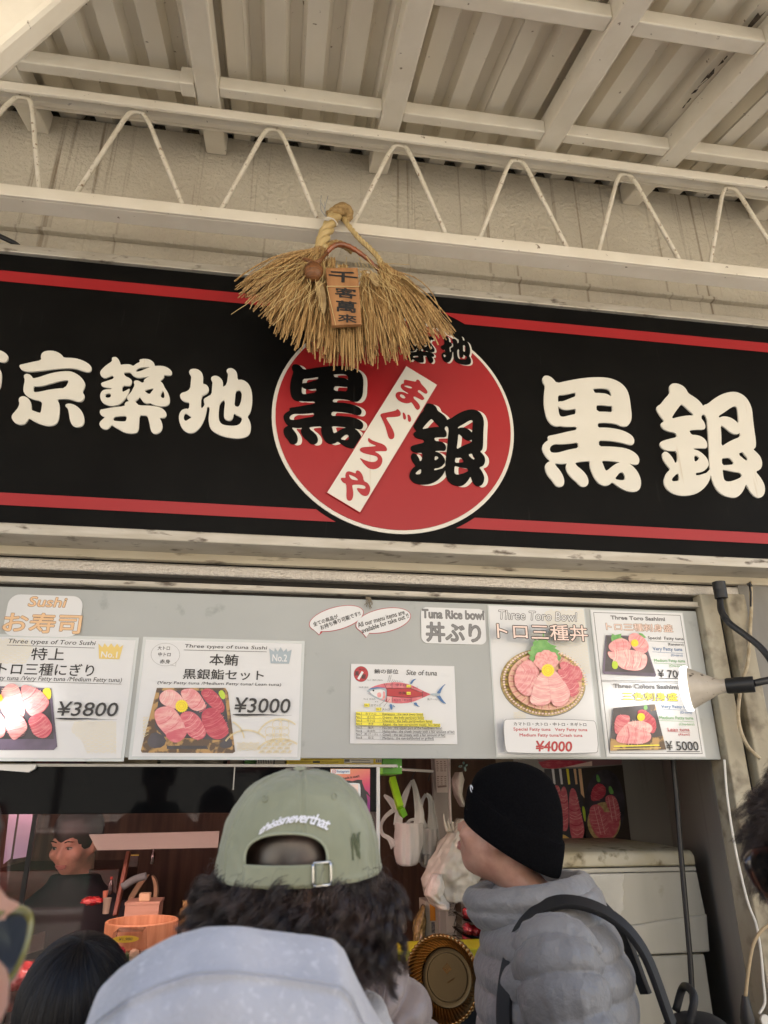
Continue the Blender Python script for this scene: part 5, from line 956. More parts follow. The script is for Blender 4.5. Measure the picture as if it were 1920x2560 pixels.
crumple('plastic_bag', 'white knotted plastic bag under the clear bundle', [(700, 30, 830), (660, 120, 840), (620, 230, 845), (590, 330, 840), (640, 420, 900), (680, 470, 970), (780, 540, 950)], .24, .035, mat('white_bag', (.56, .53, .47), .35, bump=.5, bs=40, bd=.01), 9, amp=.008, mq=dq)
crumple('white_packet', 'white paper packet hanging left of the man with the beanie', [(1130, 40, 1330), (1130, 200, 1345), (1150, 330, 1345), (1180, 420, 1355), (1215, 500, 1260)], .30, .015, M_wpk, 11, cat='packet', amp=.004, mq=dq)
crumple('white_packet', 'white paper packet half hidden by the neck of the beanie man', [(1345, 130, 1480), (1350, 250, 1520), (1380, 330, 1530), (1400, 500, 1460), (1420, 560, 1450)], .33, .015, M_wpk, 13, cat='packet', amp=.004, mq=dq)
# lower goods
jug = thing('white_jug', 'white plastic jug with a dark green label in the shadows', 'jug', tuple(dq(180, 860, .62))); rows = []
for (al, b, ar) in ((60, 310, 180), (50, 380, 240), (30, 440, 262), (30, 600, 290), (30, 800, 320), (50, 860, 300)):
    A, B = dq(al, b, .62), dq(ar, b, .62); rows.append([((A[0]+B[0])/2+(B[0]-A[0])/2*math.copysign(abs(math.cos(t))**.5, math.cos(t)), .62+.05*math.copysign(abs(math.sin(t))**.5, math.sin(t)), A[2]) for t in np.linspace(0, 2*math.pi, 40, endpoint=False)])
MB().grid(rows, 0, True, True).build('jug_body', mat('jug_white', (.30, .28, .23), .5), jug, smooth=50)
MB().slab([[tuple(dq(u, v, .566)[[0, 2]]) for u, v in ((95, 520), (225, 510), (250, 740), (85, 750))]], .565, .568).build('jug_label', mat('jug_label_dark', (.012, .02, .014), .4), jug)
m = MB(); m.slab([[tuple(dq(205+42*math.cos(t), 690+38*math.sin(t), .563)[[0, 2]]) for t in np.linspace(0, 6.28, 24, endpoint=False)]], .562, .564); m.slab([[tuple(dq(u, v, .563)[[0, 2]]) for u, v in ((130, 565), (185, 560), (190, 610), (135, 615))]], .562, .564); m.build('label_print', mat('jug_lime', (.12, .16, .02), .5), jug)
crumple('flake_bag', 'clear bag of golden flakes beside the white jug', [(560, 480, 600), (510, 560, 605), (460, 700, 610), (430, 820, 610), (430, 900, 600), (420, 980, 590), (400, 1080, 560)], .50, .03, MATS['gold_flakes'], 15, cat='bag', amp=.006, mq=dq)
wc = thing('white_carton', 'tall white carton with an orange label behind the gold tray', 'carton', tuple(dq(700, 960, .50)))
def qbox(name, par, u0, v0, u1, v1, Y, d, m, bev=.001): A, B = dq(u0, v0, Y), dq(u1, v1, Y); return MB().box(A[0], B[0], Y, Y+d, B[2], A[2]).build(name, m, par, bevel=bev)
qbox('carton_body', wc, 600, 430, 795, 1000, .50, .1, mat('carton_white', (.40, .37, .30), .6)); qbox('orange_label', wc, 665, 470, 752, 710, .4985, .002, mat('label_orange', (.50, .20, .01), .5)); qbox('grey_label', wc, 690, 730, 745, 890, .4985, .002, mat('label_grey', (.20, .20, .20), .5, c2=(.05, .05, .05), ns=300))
nb = thing('notice_board', 'grey and white notice board behind the gold tray', 'notice board', tuple(dq(930, 960, .47))); qbox('board', nb, 805, 380, 1060, 1000, .47, .03, MATS['grey_panel']); qbox('notice', nb, 900, 560, 1030, 880, .4685, .002, mat('notice_paper', (.36, .35, .31), .7)); qbox('notice_print', nb, 930, 390, 1030, 640, .4675, .0015, mat('notice_print', (.30, .30, .27), .7, c2=(.08, .08, .08), ns=200, stretch=(1, 1, 3)))
for k, (b0, b1) in enumerate(((560, 760), (790, 910), (920, 1050))):
    Y = .16; lb = ('clear pack of red tuna on a black tray, topmost of three', 'clear pack of red tuna on a black tray, middle of three', 'clear pack of red tuna on a black tray, lowest of three')[k]
    A, B = dq(1145, b0+110, Y), dq(1640, b1+70, Y); t = thing('tuna_pack', lb, 'food pack', ((A[0]+B[0])/2, Y+.06, B[2]), 'stacked tuna packs')
    z0_, z1_ = dq(1145, b0+150, Y)[2], dq(1145, b0+105, Y)[2]; m = MB(); sk = -.022
    m.hexa([(A[0]+.004, Y, z0_), (B[0], Y-.02, z0_+sk), (B[0], Y+.12, z0_+sk), (A[0]+.004, Y+.12, z0_), (A[0], Y-.003, z1_), (B[0]+.003, Y-.023, z1_+sk), (B[0]+.003, Y+.123, z1_+sk), (A[0], Y+.123, z1_)]); m.build('pack_tray', M_gloss, t, bevel=.002)
    for j in range(4):
        xx = A[0]+.012+(B[0]-A[0]-.02)*(j+.5)/4; lump('tuna_slice', None, (xx, Y+.03, z1_+.010+sk*(j+.5)/4), (.012, .03, .013), M_tuna, None, j+k*5, .2).parent = None
    for o_ in list(col.objects):
        if o_.name.startswith('tuna_slice') and o_.parent is None: o_.parent = t; o_.location = Vector(ORG[o_])-Vector(ORG[t])
    m = MB(); h = .030
    m.hexa([(A[0]+.003, Y, z1_+.001), (B[0], Y-.02, z1_+sk+.001), (B[0], Y+.12, z1_+sk), (A[0]+.003, Y+.12, z1_), (A[0]+.012, Y+.008, z1_+h), (B[0]-.006, Y-.01, z1_+h+sk), (B[0]-.006, Y+.11, z1_+h+sk), (A[0]+.012, Y+.11, z1_+h)]); m.build('pack_lid', M_clear, t, bevel=.003)
# counter front (yellow), gold tray
A, B = dq(-1400, 1110, -.02), dq(2600, 1930, -.02)
ct = thing('stall_counter', 'stall counter with a yellow front strip and a black base', 'counter', (.6, .1, 0))
yb = dq(700, 1925, .02)[2]
MB().box(xc+.006, .80, .02, .14, yb, dq(700, 1130, .02)[2]).build('yellow_front', mat('counter_yellow', (.62, .52, .01), .55, c2=(.50, .42, .008), ns=6, c3=(.25, .20, .01), ns3=20, cont3=(.66, .75)), ct, bevel=.004)
MB().box(xc+.006, .80, .005, .24, 0, yb-.002).build('counter_base', mat('counter_black', (.02, .022, .024), .5), ct)
gt = thing('gold_tray', 'round fluted gold plastic tray propped against the yellow counter', 'tray', tuple(P(1108, 2556, -.06)))
M_goldp = mat('gold_plastic', (.62, .38, .16), .14, 1.0); M_goldd = mat('gold_plastic_base', (.075, .054, .03), .30, 1.0)  # base gold darkened: a dark reflection put into the colour
c0, c1_ = P(1108, 2337, -.03), P(1108, 2560, -.10); ctr = P(1107, 2447, -.06); Rt = np.linalg.norm(c0-c1_)/2*1.02
nrm = np.array([-.50, -.86, .10]); nrm /= np.linalg.norm(nrm); up = np.array([.03, .05, 1.0]); up -= nrm*(up@nrm); up /= np.linalg.norm(up); rt_ = np.cross(up, nrm); Mt = np.stack([rt_, up, nrm], 1)
fl = lambda amp, ph=0: (lambda a, i: amp*math.sin(56*a+ph))
prof = [(0.985, .0), (1.0, .004), (.995, .011), (.96, .014), (.935, .011), (.90, .002), (.84, -.010), (.76, -.022), (.70, -.030), (.67, -.033)]
m = MB(); rows = []; n_ = 448
for i, (r, h) in enumerate(prof):
    amp = (.010, .014, .016, .016, .012, .012, .014, .012, .006, 0)[i]; tw = -.9*(1-r)*1.1
    rows.append([ctr+Mt@np.array([Rt*r*(1+amp*.4*math.sin(56*(2*math.pi*k/n_)))*math.cos(2*math.pi*k/n_+tw), Rt*r*math.sin(2*math.pi*k/n_+tw), h+amp*.22*math.sin(56*2*math.pi*k/n_)]) for k in range(n_)])
m.grid(rows, 0, True); m.build('tray_rim', M_goldp, gt, smooth=180, solid=-.0012)
m = MB(); m.lathe([(Rt*.675, -.033), (Rt*.62, -.034), (Rt*.56, -.034), (Rt*.552, -.031), (Rt*.538, -.031), (Rt*.53, -.034), (Rt*.3, -.0345), (0, -.0348)], ctr, 96, M=Mt); m.build('tray_base', M_goldd, gt, smooth=30)
m = MB(); q = lambda x, y: ctr+Mt@np.array([x, y, -.0335])
for s_ in ([(-.010, .018), (0, .028), (.010, .018), (0, .008), (-.010, .018)], [(-.004, .018), (0, .022), (.004, .018), (0, .014), (-.004, .018)]): m.tube([q(a, b) for a, b in s_], .0008, 5)
for k in range(5): m.tube([q(.002+k*.0035, -.012+k*.002), q(.004+k*.0035, -.008+k*.002)], .0006, 4)
m.build('embossed_mark', M_goldp, gt)

# ================================================================== freezer, wall pictures on the right
M_frz = mat('freezer_white', (.46, .445, .38), .42, c2=(.41, .395, .33), ns=3, stretch=(4, 4, .4), c3=(.22, .18, .09), ns3=9, cont3=(.66, .78), bump=.04, bs=40)
M_frzlid = mat('freezer_lid_stained', (.46, .43, .33), .5, c2=(.36, .31, .19), ns=9, c3=(.11, .085, .03), ns3=22, cont3=(.55, .68))
fz = thing('chest_freezer', 'worn off-white chest freezer with a stained lid behind the counter', 'freezer', (.9, .45, 0)); FY = .26
gq = lambda a, b, Y=FY: P(1340+a/2.86, 1880+b/2.86, Y)
xl_, xr1, xr2, xr3 = gq(-250, 800)[0], gq(1150, 830)[0], gq(1262, 1440)[0], gq(1210, 1460)[0]
zt, zs_, zb1, zb2 = gq(600, 702)[2], gq(600, 830)[2], gq(600, 1180)[2], gq(600, 1455)[2]
m = MB(); rows = []
for (z, d, e) in ((zs_+.003, 0, 0), (zt-.02, 0, 0), (zt-.006, .006, .004), (zt, .02, .016), (zt+.010, .12, .06)):
    rows.append([(xl_, FY+d, z), (xr1-e, FY+d, z), (xr1-e, FY+.50-d*.5, z), (xl_, FY+.50-d*.5, z)])
m.grid(rows, 0, True, True); m.build('freezer_lid', M_frzlid, fz, bevel=.006, smooth=40)
m = MB(); m.box(xl_, xr1, FY+.004, FY+.5, zs_-.012, zs_); m.build('lid_seal', M_frz, fz, bevel=.002)
m = MB(); m.hexa([(xl_, FY+.002, zb1-.06), (xr1+.008, FY+.002, zb1), (xr1+.008, FY+.5, zb1), (xl_, FY+.5, zb1-.06), (xl_, FY+.002, zs_-.014), (xr1, FY+.002, zs_-.014), (xr1, FY+.5, zs_-.014), (xl_, FY+.5, zs_-.014)]); m.build('upper_front', M_frz, fz, bevel=.004)
m = MB(); m.hexa([(xl_, FY-.010, zb2-.002), (xr2-.012, FY-.010, zb2+.002), (xr2-.012, FY+.5, zb2+.002), (xl_, FY+.5, zb2-.002), (xl_, FY-.003, zb1-.058), (xr1+.010, FY-.003, zb1+.002), (xr1+.010, FY+.5, zb1+.002), (xl_, FY+.5, zb1-.058)]); m.build('front_band', M_frz, fz, bevel=.005)
m = MB(); m.box(xl_, xr3, FY, FY+.5, 0, zb2-.004); m.build('freezer_body', M_frz, fz, bevel=.006)
c = gq(645, 1660); MB().lathe([(0, .010), (.012, .009), (.017, .004), (.018, 0)], (c[0]-.005, FY-.001, c[2]), 28, M=np.array([[1, 0, 0], [0, 0, 1], [0, -1, 0]], float).T).build('lock', mat('chrome', (.7, .7, .7), .12, 1.0), fz, smooth=60)
rows = []
for i in range(26):
    b = 870+i*22; row = []
    for k in range(22):
        a = 300+(320-(i > 12)*20-(i > 17)*60)*k/21+8*math.sin(i*1.3); q = gq(a, b, FY-.024); w = mnoise.noise(Vector((a*.03+b*.012, b*.004, 1)))+.6*mnoise.noise(Vector((a*.07-b*.03, b*.01, 4))); row.append((q[0], FY-.026+.006*w, q[2]))
    rows.append(row)
MB().grid(rows).build('plastic_film', film('film_clear', (.7, .7, .66), .30, .12), label='wrinkled clear plastic film hanging on the freezer front', cat='plastic film', smooth=180)
def picture(lab, quad, draw, base):
    Y = BY-.004; q = [tuple(P(1340+a/2.86, 1880+b/2.86, Y)[[0, 2]]) for a, b in quad]; A = np.array(q); t = thing('food_picture', lab, 'picture', (A[:, 0].mean(), Y, A[:, 1].min())); MB().slab([q], Y, Y+.003).build('print_sheet', base, t)
    p = Poster.__new__(Poster); p.sc, (p.ox, p.oz) = 2.86, (1340, 1880); p.L = {}; p.k = 0; p.root = t; p.at = lambda a, b: tuple(P(1340+a/2.86, 1880+b/2.86, Y)[[0, 2]]); p.yy = lambda: (setattr(p, 'k', p.k+1), Y-.0008-.0003*p.k)[1]; p.rect = (A[:, 0].min(), A[:, 1].min(), A[:, 0].max(), A[:, 1].max()); draw(p); p.done()
def d1(p):
    for k in range(4): p.poly([(110+k*52, 120), (128+k*52, 120), (140+k*52, 230), (125+k*52, 232)], (WP, WP, YE, TN)[k], n=0)
    p.poly([(300, 120), (322, 120), (345, 330), (320, 300)], TN, n=0); p.poly([(325, 380), (350, 400), (355, 500), (340, 490)], WA)
    for q in ([(130, 230), (175, 250), (180, 400), (150, 420), (120, 300)], [(180, 245), (215, 250), (232, 400), (228, 560), (190, 570), (160, 520), (165, 350)], [(235, 260), (280, 258), (310, 400), (348, 560), (330, 620), (290, 640), (245, 620), (230, 440)]): p.slice(q, FM)
    p.poly([(160, 580), (220, 600), (260, 648), (150, 650)], GO)
def d2(p):
    p.ellipse(490, 385, 145, 260, TB); p.ellipse(485, 500, 118, 142, BA); p.poly([(372, 430), (600, 430), (590, 560), (520, 640), (440, 620), (385, 520)], FM)
    for q in ([(400, 260), (440, 220), (495, 240), (500, 310), (440, 350), (385, 350)], [(480, 310), (575, 305), (608, 490), (570, 510), (520, 420)], [(380, 380), (470, 370), (525, 560), (500, 620), (430, 560), (380, 470)]): p.slice(q, FM if q[0][0] != 400 else FR)
    for a in (520, 550): p.line([(a-6, 320), (a+22, 490)], 7, FL, 'picture')
    for a in (410, 440): p.line([(a, 390), (a+50, 590)], 6, FL, 'picture')
    p.poly([(425, 165), (440, 160), (460, 215), (430, 215)], SH); p.poly([(512, 250), (530, 240), (556, 300), (520, 300)], SH)
def d3(p): p.poly([(0, 55), (390, 62), (300, 95), (60, 130)], FR); p.poly([(200, 110), (400, 65), (400, 100)], PK, n=0)
picture('picture of three long tuna blocks on the wall beside the beanie', [(60, 122), (322, 116), (365, 648), (90, 650)], d1, mat('pic_dark', (.04, .04, .05), .35))
picture('picture of sliced red tuna on an oval dish on a dark table', [(324, 116), (618, 92), (680, 646), (350, 648)], d2, mat('pic_brown', (.045, .035, .028), .35))
picture('reddish food picture cut off by the bottom edge of the menu board', [(-10, 30), (612, 30), (614, 88), (60, 118)], d3, mat('pic_mauve', (.30, .16, .17), .4))
ol = thing('wall_socket', 'small cream wall socket box under the menu board', 'socket', tuple(gq(1190, 105, .5))); A, B = gq(1145, 60, .5), gq(1235, 105, .5); MB().box(A[0], B[0], .5, .53, B[2], A[2]+.02).build('socket_body', mat('socket_cream', (.50, .43, .25), .5), ol, bevel=.003)
# white rear light reflections come from the street opposite
# ================================================================== straw festival ornament
oq = lambda a, b, Y=-.335: P(560+a/2.676, 460+b/2.676, Y)
M_straw = mat('rice_straw', (.30, .175, .065), .5, c2=(.50, .335, .145), ns=4, stretch=(60, 60, 1), cont=(.42, .58), c3=(.17, .09, .035), ns3=7, cont3=(.56, .66), stretch3=(40, 40, 3)); M_straw2 = mat('straw_pale', (.60, .46, .22), .5, c2=(.46, .33, .14), ns=20); M_rope = mat('straw_rope', (.40, .27, .11), .75, c2=(.26, .16, .06), ns=90, bump=.8, bs=160, bd=.003); M_tie = mat('white_twine', (.66, .62, .54), .7)
orn = thing('straw_ornament', 'bushy rice straw new year ornament with a wooden tablet hanging over the sign', 'ornament', tuple(oq(800, 1240)))
def lerp_poly(pts, t):
    p = np.array(pts, float); d = np.r_[0, np.cumsum(np.hypot(*np.diff(p, axis=0).T))]; x = t*d[-1]; return np.array([np.interp(x, d, p[:, 0]), np.interp(x, d, p[:, 1])])
def bundle(knot, tips, n, seed, Yk=-.325, dy=.05, tie=True):
    r = np.random.default_rng(seed); K = 9; PT = np.zeros((n, K, 3)); RA = np.zeros((n, K)); k0 = oq(*knot, Yk)
    for i in range(n):
        t = r.random(); tip = lerp_poly(tips, t); lay = r.uniform(-1, 1); ln = r.uniform(.80, 1.03) if r.random() < .8 else r.uniform(.55, .85); yt = -.345+dy*lay*.55-.012*math.sin(math.pi*t)
        e = oq(*tip, yt); a = k0+r.normal(0, .0055, 3)*np.array([1, 1, .6]); e = a+(e-a)*ln+r.normal(0, .004, 3)
        side = np.cross(e-a, [0, 1, 0]); side /= np.linalg.norm(side)+1e-9; bow = r.normal(0, .010)+(t-.5)*.03; sg = np.linspace(0, 1, K)[:, None]
        PT[i] = a+(e-a)*sg+side*bow*np.sin(math.pi*sg*.9)+np.array([0, -1, 0])*(.016*np.sin(math.pi*sg)*(1-abs(lay)*.5)); PT[i] += np.cumsum(r.normal(0, .0006, (K, 3)), 0)
        RA[i] = r.uniform(.0013, .0027)*np.linspace(1, .82, K)
    m = strands(PT, RA, 5, seed); m.build('straw_bundle', M_straw if seed % 2 else M_straw, orn, smooth=60)
    if tie:
        d = oq(*lerp_poly(tips, .5))-k0; d /= np.linalg.norm(d); m = MB(); u = np.cross(d, [0, 1, 0]); u /= np.linalg.norm(u); v = np.cross(d, u)
        for q in range(3): m.tube([k0+d*(.003+q*.0024)+.0125*(math.cos(s)*u+math.sin(s)*v) for s in np.linspace(0, 2*math.pi, 17)], .0013, 5)
        m.build('twine_tie', M_tie if knot[0] in (640, 955) else M_rope, orn, smooth=180)
bundle((640, 440), [(80, 665), (120, 740), (170, 800), (250, 890), (330, 960)], 185, 1)
bundle((650, 450), [(300, 940), (400, 1030), (480, 1095), (570, 1110)], 160, 11, tie=False)
bundle((715, 520), [(560, 1110), (640, 1170), (720, 1200)], 135, 3, -.33)
bundle((800, 560), [(690, 1190), (800, 1240), (905, 1235)], 165, 5, -.335)
bundle((955, 600), [(915, 1170), (1000, 1205), (1120, 1205), (1220, 1160)], 185, 7, -.34)
bundle((1058, 550), [(1160, 1130), (1300, 1110), (1400, 1055), (1480, 1030), (1545, 975)], 225, 9, -.33)
r = np.random.default_rng(21); PT = []; 
for i in range(46):
    a = np.array([r.uniform(420, 1100), r.uniform(480, 640)]); ang = r.normal(0, .5)+(a[0]-780)/500; ln = r.uniform(200, 480); s = np.linspace(0, 1, 9); q = [oq(a[0]+ln*t*math.sin(ang)+r.normal(0, 1)*18*math.sin(3*t), a[1]+ln*t*math.cos(ang), -.385-.012*math.sin(3*t)) for t in s]; PT.append(q)
PT = np.array(PT); strands(PT, np.full(PT.shape[:2], .0008), 4, 5).build('loose_straw', M_straw2, orn, smooth=60)
def rope(pts, r0, strands_n, twist, name='rope', m=M_rope, sub=4):
    q = np.array(spline(pts, 14)); mb = MB()
    for k in range(strands_n):
        o = []
        for i, c in enumerate(q):
            d = q[min(i+1, len(q)-1)]-q[max(i-1, 0)]; d /= np.linalg.norm(d); u = np.cross(d, [0, 1, 0]); u /= np.linalg.norm(u); v = np.cross(d, u); a = twist*i+2*math.pi*k/strands_n; o.append(c+r0*.55*(math.cos(a)*u+math.sin(a)*v))
        mb.tube(o, r0*.62, 7)
    return mb.build(name, m, orn, smooth=180)
rope([oq(770, 175, -.29), oq(735, 225, -.30), oq(700, 290, -.305), oq(665, 360, -.31), oq(648, 440, -.32)], .0180, 3, .20, m=M_straw2)
rope([oq(800, 230, -.29), oq(850, 300, -.305), oq(910, 370, -.315), oq(975, 430, -.32), oq(1030, 490, -.325), oq(1065, 550, -.33)], .0075, 3, .42, m=M_straw2)
rope([oq(700, 225, -.285), oq(745, 190, -.305), oq(790, 165, -.305), oq(825, 190, -.29), oq(815, 240, -.275)], .0170, 3, .25)
rope([oq(690, 420, -.315), oq(740, 395, -.32), oq(800, 410, -.325), oq(860, 450, -.33)], .009, 3, .3)
m = MB()
for q in range(4): m.tube(spline([oq(665+q*9, 240+q*2, -.322), oq(700+q*9, 222+q*3, -.326), oq(745+q*5, 250+q*6, -.322), oq(755, 285, -.31)], 5), .0013, 5)
m.build('twine_tie', M_tie, orn, smooth=180)
m = MB()
for k in range(5): m.tube(spline([oq(690, 230, -.30), oq(665+r.uniform(-25, 10), 170, -.295), oq(655+r.uniform(-20, 45), 70+r.uniform(0, 60), -.29)], 5), .0011, 4)
m.build('plastic_tape', mat('clear_tape', (.6, .6, .58), .2, alpha=.6), orn, smooth=180)
M_prawn = mat('dried_prawn', (.30, .085, .025), .3, c2=(.14, .05, .02), ns=40, coat=.6, bump=.5, bs=60, bd=.006)
q = spline([oq(680, 470, -.36), oq(720, 425, -.368), oq(770, 405, -.37), oq(840, 420, -.37), oq(920, 470, -.368), oq(990, 530, -.362), oq(1035, 580, -.355)], 7); n_ = len(q)
m = MB(); m.tube(q, [.0085*(1-.35*abs(2*i/n_-.7))*(1+.10*math.sin(i*1.9)) for i in range(n_)], 10); 
for k in range(3): m.tube(spline([oq(700, 450, -.365), oq(660+10*k, 480+15*k, -.37), oq(640-30*k, 520+10*k, -.365)], 5), .0016, 5)
m.build('prawn', M_prawn, orn, smooth=180)
c = oq(600, 585, -.392); m = MB(); rows = []
for i in range(31):
    th = math.pi*i/30; z = math.cos(th); rr = math.sin(th)*(1+.05*math.sin(i*2.1*1.5)); rows.append([c+np.array([.0262*rr*math.cos(a), .024*rr*math.sin(a), .030*z*(1.0 if z < 0 else 1.0)]) for a in np.linspace(0, 2*math.pi, 32, endpoint=False)])
m.grid(rows[::-1], 0, True); m.tube([c+np.array([0, 0, .024]), oq(560, 510, -.385), oq(500, 490, -.375)], [.010, .006, .002], 8); m.tube([c+np.array([0, 0, .024]), oq(655, 505, -.38), oq(690, 455, -.37)], [.010, .006, .003], 8)
m.build('woven_ball', mat('woven_orange', (.24, .095, .028), .45, c2=(.11, .042, .014), ns=60, stretch=(.4, .4, 6), bump=.7, bs=120), orn, smooth=180)
for i, pts in enumerate(([(600, 640), (660, 650), (690, 780), (668, 900), (630, 780)], [(960, 600), (1030, 590), (1040, 690), (1000, 680)])):
    m = MB(); m.slab([[tuple(oq(a, b, -.384)[[0, 2]]) for a, b in chaikin(pts, 2)]], -.3845, -.3835); m.build('dried_leaf', mat('dry_leaf', (.42, .31, .16), .6, c2=(.30, .20, .09), ns=40), orn)
m = MB(); a, b = oq(1190, 625, -.372), oq(1345, 765, -.372)
m.bar(a, b, .004, .016, up=(0, -1, 0)); m.build('stem_tag', M_rope, orn)
tq = [oq(*q_, -.405) for q_ in ((680, 560), (895, 558), (921, 936), (722, 944))]; d = np.array([0, .014, 0]); m = MB(); m.hexa([tq[3], tq[2], tq[2]+d, tq[3]+d, tq[0], tq[1], tq[1]+d, tq[0]+d])
tab = m.build('wooden_tablet', mat('tablet_wood', (.37, .185, .075), .5, c2=(.28, .13, .05), ns=10, stretch=(5, 5, .6)), orn, bevel=.002)
mb = MB()
for ch, a0, b0, a1, b1 in (('千', 702, 572, 893, 668), ('客', 742, 688, 886, 770), ('萬', 750, 775, 886, 864), ('來', 762, 866, 888, 932)):
    A, B = oq(a0, b0, -.4062), oq(a1, b1, -.4062); put_text(mb, ch, A[0], B[2], B[0], A[2], -.4062, 0, .035)
mb.build('lettering', INK, tab)
m = MB(); m.tube([oq(686, 684, -.4075), oq(908, 686, -.4075)], .0012, 5); m.tube([oq(688, 686, -.4075), oq(748, 945, -.409)], .0009, 4); m.build('tablet_string', M_straw2, tab)

# ================================================================== people
M_skin = mat('skin', (.47, .255, .18), .48, c2=(.55, .305, .22), ns=25, sss=.2, bump=.2, bs=420, bd=.001, c3=(.40, .19, .135), ns3=34, cont3=(.50, .80)); M_skin2 = mat('skin_tan', (.40, .22, .14), .45, c2=(.46, .26, .17), ns=25, sss=.25)
M_hair = mat('black_hair', (.007, .006, .007), .42, spec=.5); M_hairb = mat('dark_brown_hair', (.021, .012, .010), .32, c2=(.095, .058, .046), ns=26, cont=(.44, .70), spec=.9); M_hairg = mat('brown_hair', (.045, .030, .024), .45, c2=(.080, .056, .045), ns=9)
M_jean = mat('dark_trousers', (.03, .032, .04), .85); M_shoe = mat('dark_shoes', (.02, .02, .02), .5); M_eye = mat('eye_white', (.42, .38, .35), .2); M_iris = mat('eye_dark', (.02, .012, .008), .1); M_lip = mat('lips', (.42, .17, .14), .4)
def rotz(a): c, s = math.cos(a), math.sin(a); return np.array([[c, -s, 0], [s, c, 0], [0, 0, 1.0]])
def rotx(a): c, s = math.cos(a), math.sin(a); return np.array([[1, 0, 0], [0, c, -s], [0, s, c.real]])
def xf(mb, S, R, T, start=0): V = np.array(mb.v[start:], float); V = (R@(V*S).T).T+np.array(T); mb.v[start:] = [tuple(q) for q in V]
HOFF = np.zeros(3)                                   # forward thrust of the head
HC = np.array([0, .012, 1.61])                       # head centre of a 1.7 m figure facing +y
def head_xf(mb, start, hyaw, hpitch, hroll=0):
    R = rotz(hyaw)@rotx(hpitch); V = np.array(mb.v[start:], float)-np.array([0, 0, 1.52]); V = (R@V.T).T+np.array([0, 0, 1.52])+HOFF; mb.v[start:] = [tuple(q) for q in V]
def hand(mb, w, d, up, side, curl=.5, s=1.0):        # wrist, forward dir, back-of-hand dir, thumb side sign
    w = np.array(w, float); d = np.array(d, float)/np.linalg.norm(d); up = np.array(up, float); up -= d*(up@d); up /= np.linalg.norm(up); x = np.cross(d, up)*side
    M = np.stack([x, up, d], 1); mb.ell(w+d*.045*s, (.041*s, .015*s, .052*s), M=M, nu=14, nv=10)
    for k, (o, l) in enumerate(((.030, .072), (.010, .080), (-.011, .075), (-.030, .058))):
        b = w+d*.085*s+x*o*s; p = [b]; a = 0
        for j, f in enumerate((.45, .32, .23)):
            a += curl*(.55+.35*j)+.05*k; p.append(p[-1]+(d*math.cos(a)-up*math.sin(a))*l*f*s)
        mb.tube(spline(p, 3), [.0088*s*(1-.025*i) for i in range(10)], 8)
    b = w+d*.025*s+x*.035*s; p = [b, b+(x*.75+d*.6-up*.2)*.032*s, b+(x*.75+d*.9-up*.5)*.058*s]; mb.tube(spline(p, 4), [.011*s*(1-.03*i) for i in range(9)], 8)
def body(par, s, R, T, m, hyaw=0, hpitch=0, arms=None, wide=1.0, female=False):
    mb = MB(); rows = []
    for (z, rx, ry, y) in ((.82, .15, .10, 0), (.95, .16, .105, 0), (1.06, .14, .098, 0), (1.2, .152, .108, 0), (1.32, .17, .108, 0), (1.395, .165, .09, 0), (1.435, .115, .075, 0), (1.465, .064, .062, -.004), (1.50, .056, .058, 0), (1.56, .055, .058, .008)):
        hf = HOFF*min(1, max(0, (z-1.43)/.13)); rows.append([(rx*wide*math.cos(a), y+hf[1]+ry*math.sin(a), z+hf[2]) for a in np.linspace(0, 2*math.pi, 28, endpoint=False)])
    mb.grid(rows, 0, True, True); st = len(mb.v)
    mb.ell(HC+[0, -.012, .030], (.077, .098, .092)); mb.ell(HC+[0, .022, -.03], (.066, .072, .080)); mb.ell(HC+[0, .05, -.072], (.042, .040, .036)); mb.ell(HC+[0, .098, -.022], (.013, .018, .022)); mb.tube([HC+[0, .085, .012], HC+[0, .108, -.024]], [.008, .013], 8); mb.ell(HC+[0, .090, -.058], (.024, .010, .012))
    for sg in (-1, 1):
        mb.ell(HC+[sg*.079, -.006, -.012], (.010, .020, .031)); mb.ell(HC+[sg*.045, .062, -.025], (.026, .028, .026)); mb.ell(HC+[sg*.034, .082, .022], (.026, .012, .008))
    head_xf(mb, st, hyaw, hpitch)
    for i, sg in enumerate((-1, 1)):
        J = (arms or {}).get(sg) or [(sg*.175*wide, 0, 1.375), (sg*.225*wide, -.03, 1.11), (sg*.235*wide, .05, .86)]
        q = spline(J, 6); n = len(q); mb.tube(q, [.052-.026*k/(n-1) for k in range(n)], 14)
        d = np.array(J[2], float)-np.array(J[1], float); hand(mb, J[2], d, (sg*1.0, .2, .3) if not (arms or {}).get(sg) else (0, -.3, 1), -sg, .35)
        L_ = [(sg*.082, 0, .90), (sg*.092, .012, .49), (sg*.098, -.012, .085)]; q = spline(L_, 6); mb.tube(q, [.088-.048*k/12 for k in range(13)], 14); mb.ell((sg*.10, .055, .045), (.045, .125, .042))
    xf(mb, s, R, T); return mb.build('body', m, par, remesh=.011, sm_iter=3)
def place(s, R, T, p): return R@(np.array(p, float)*s)+np.array(T)
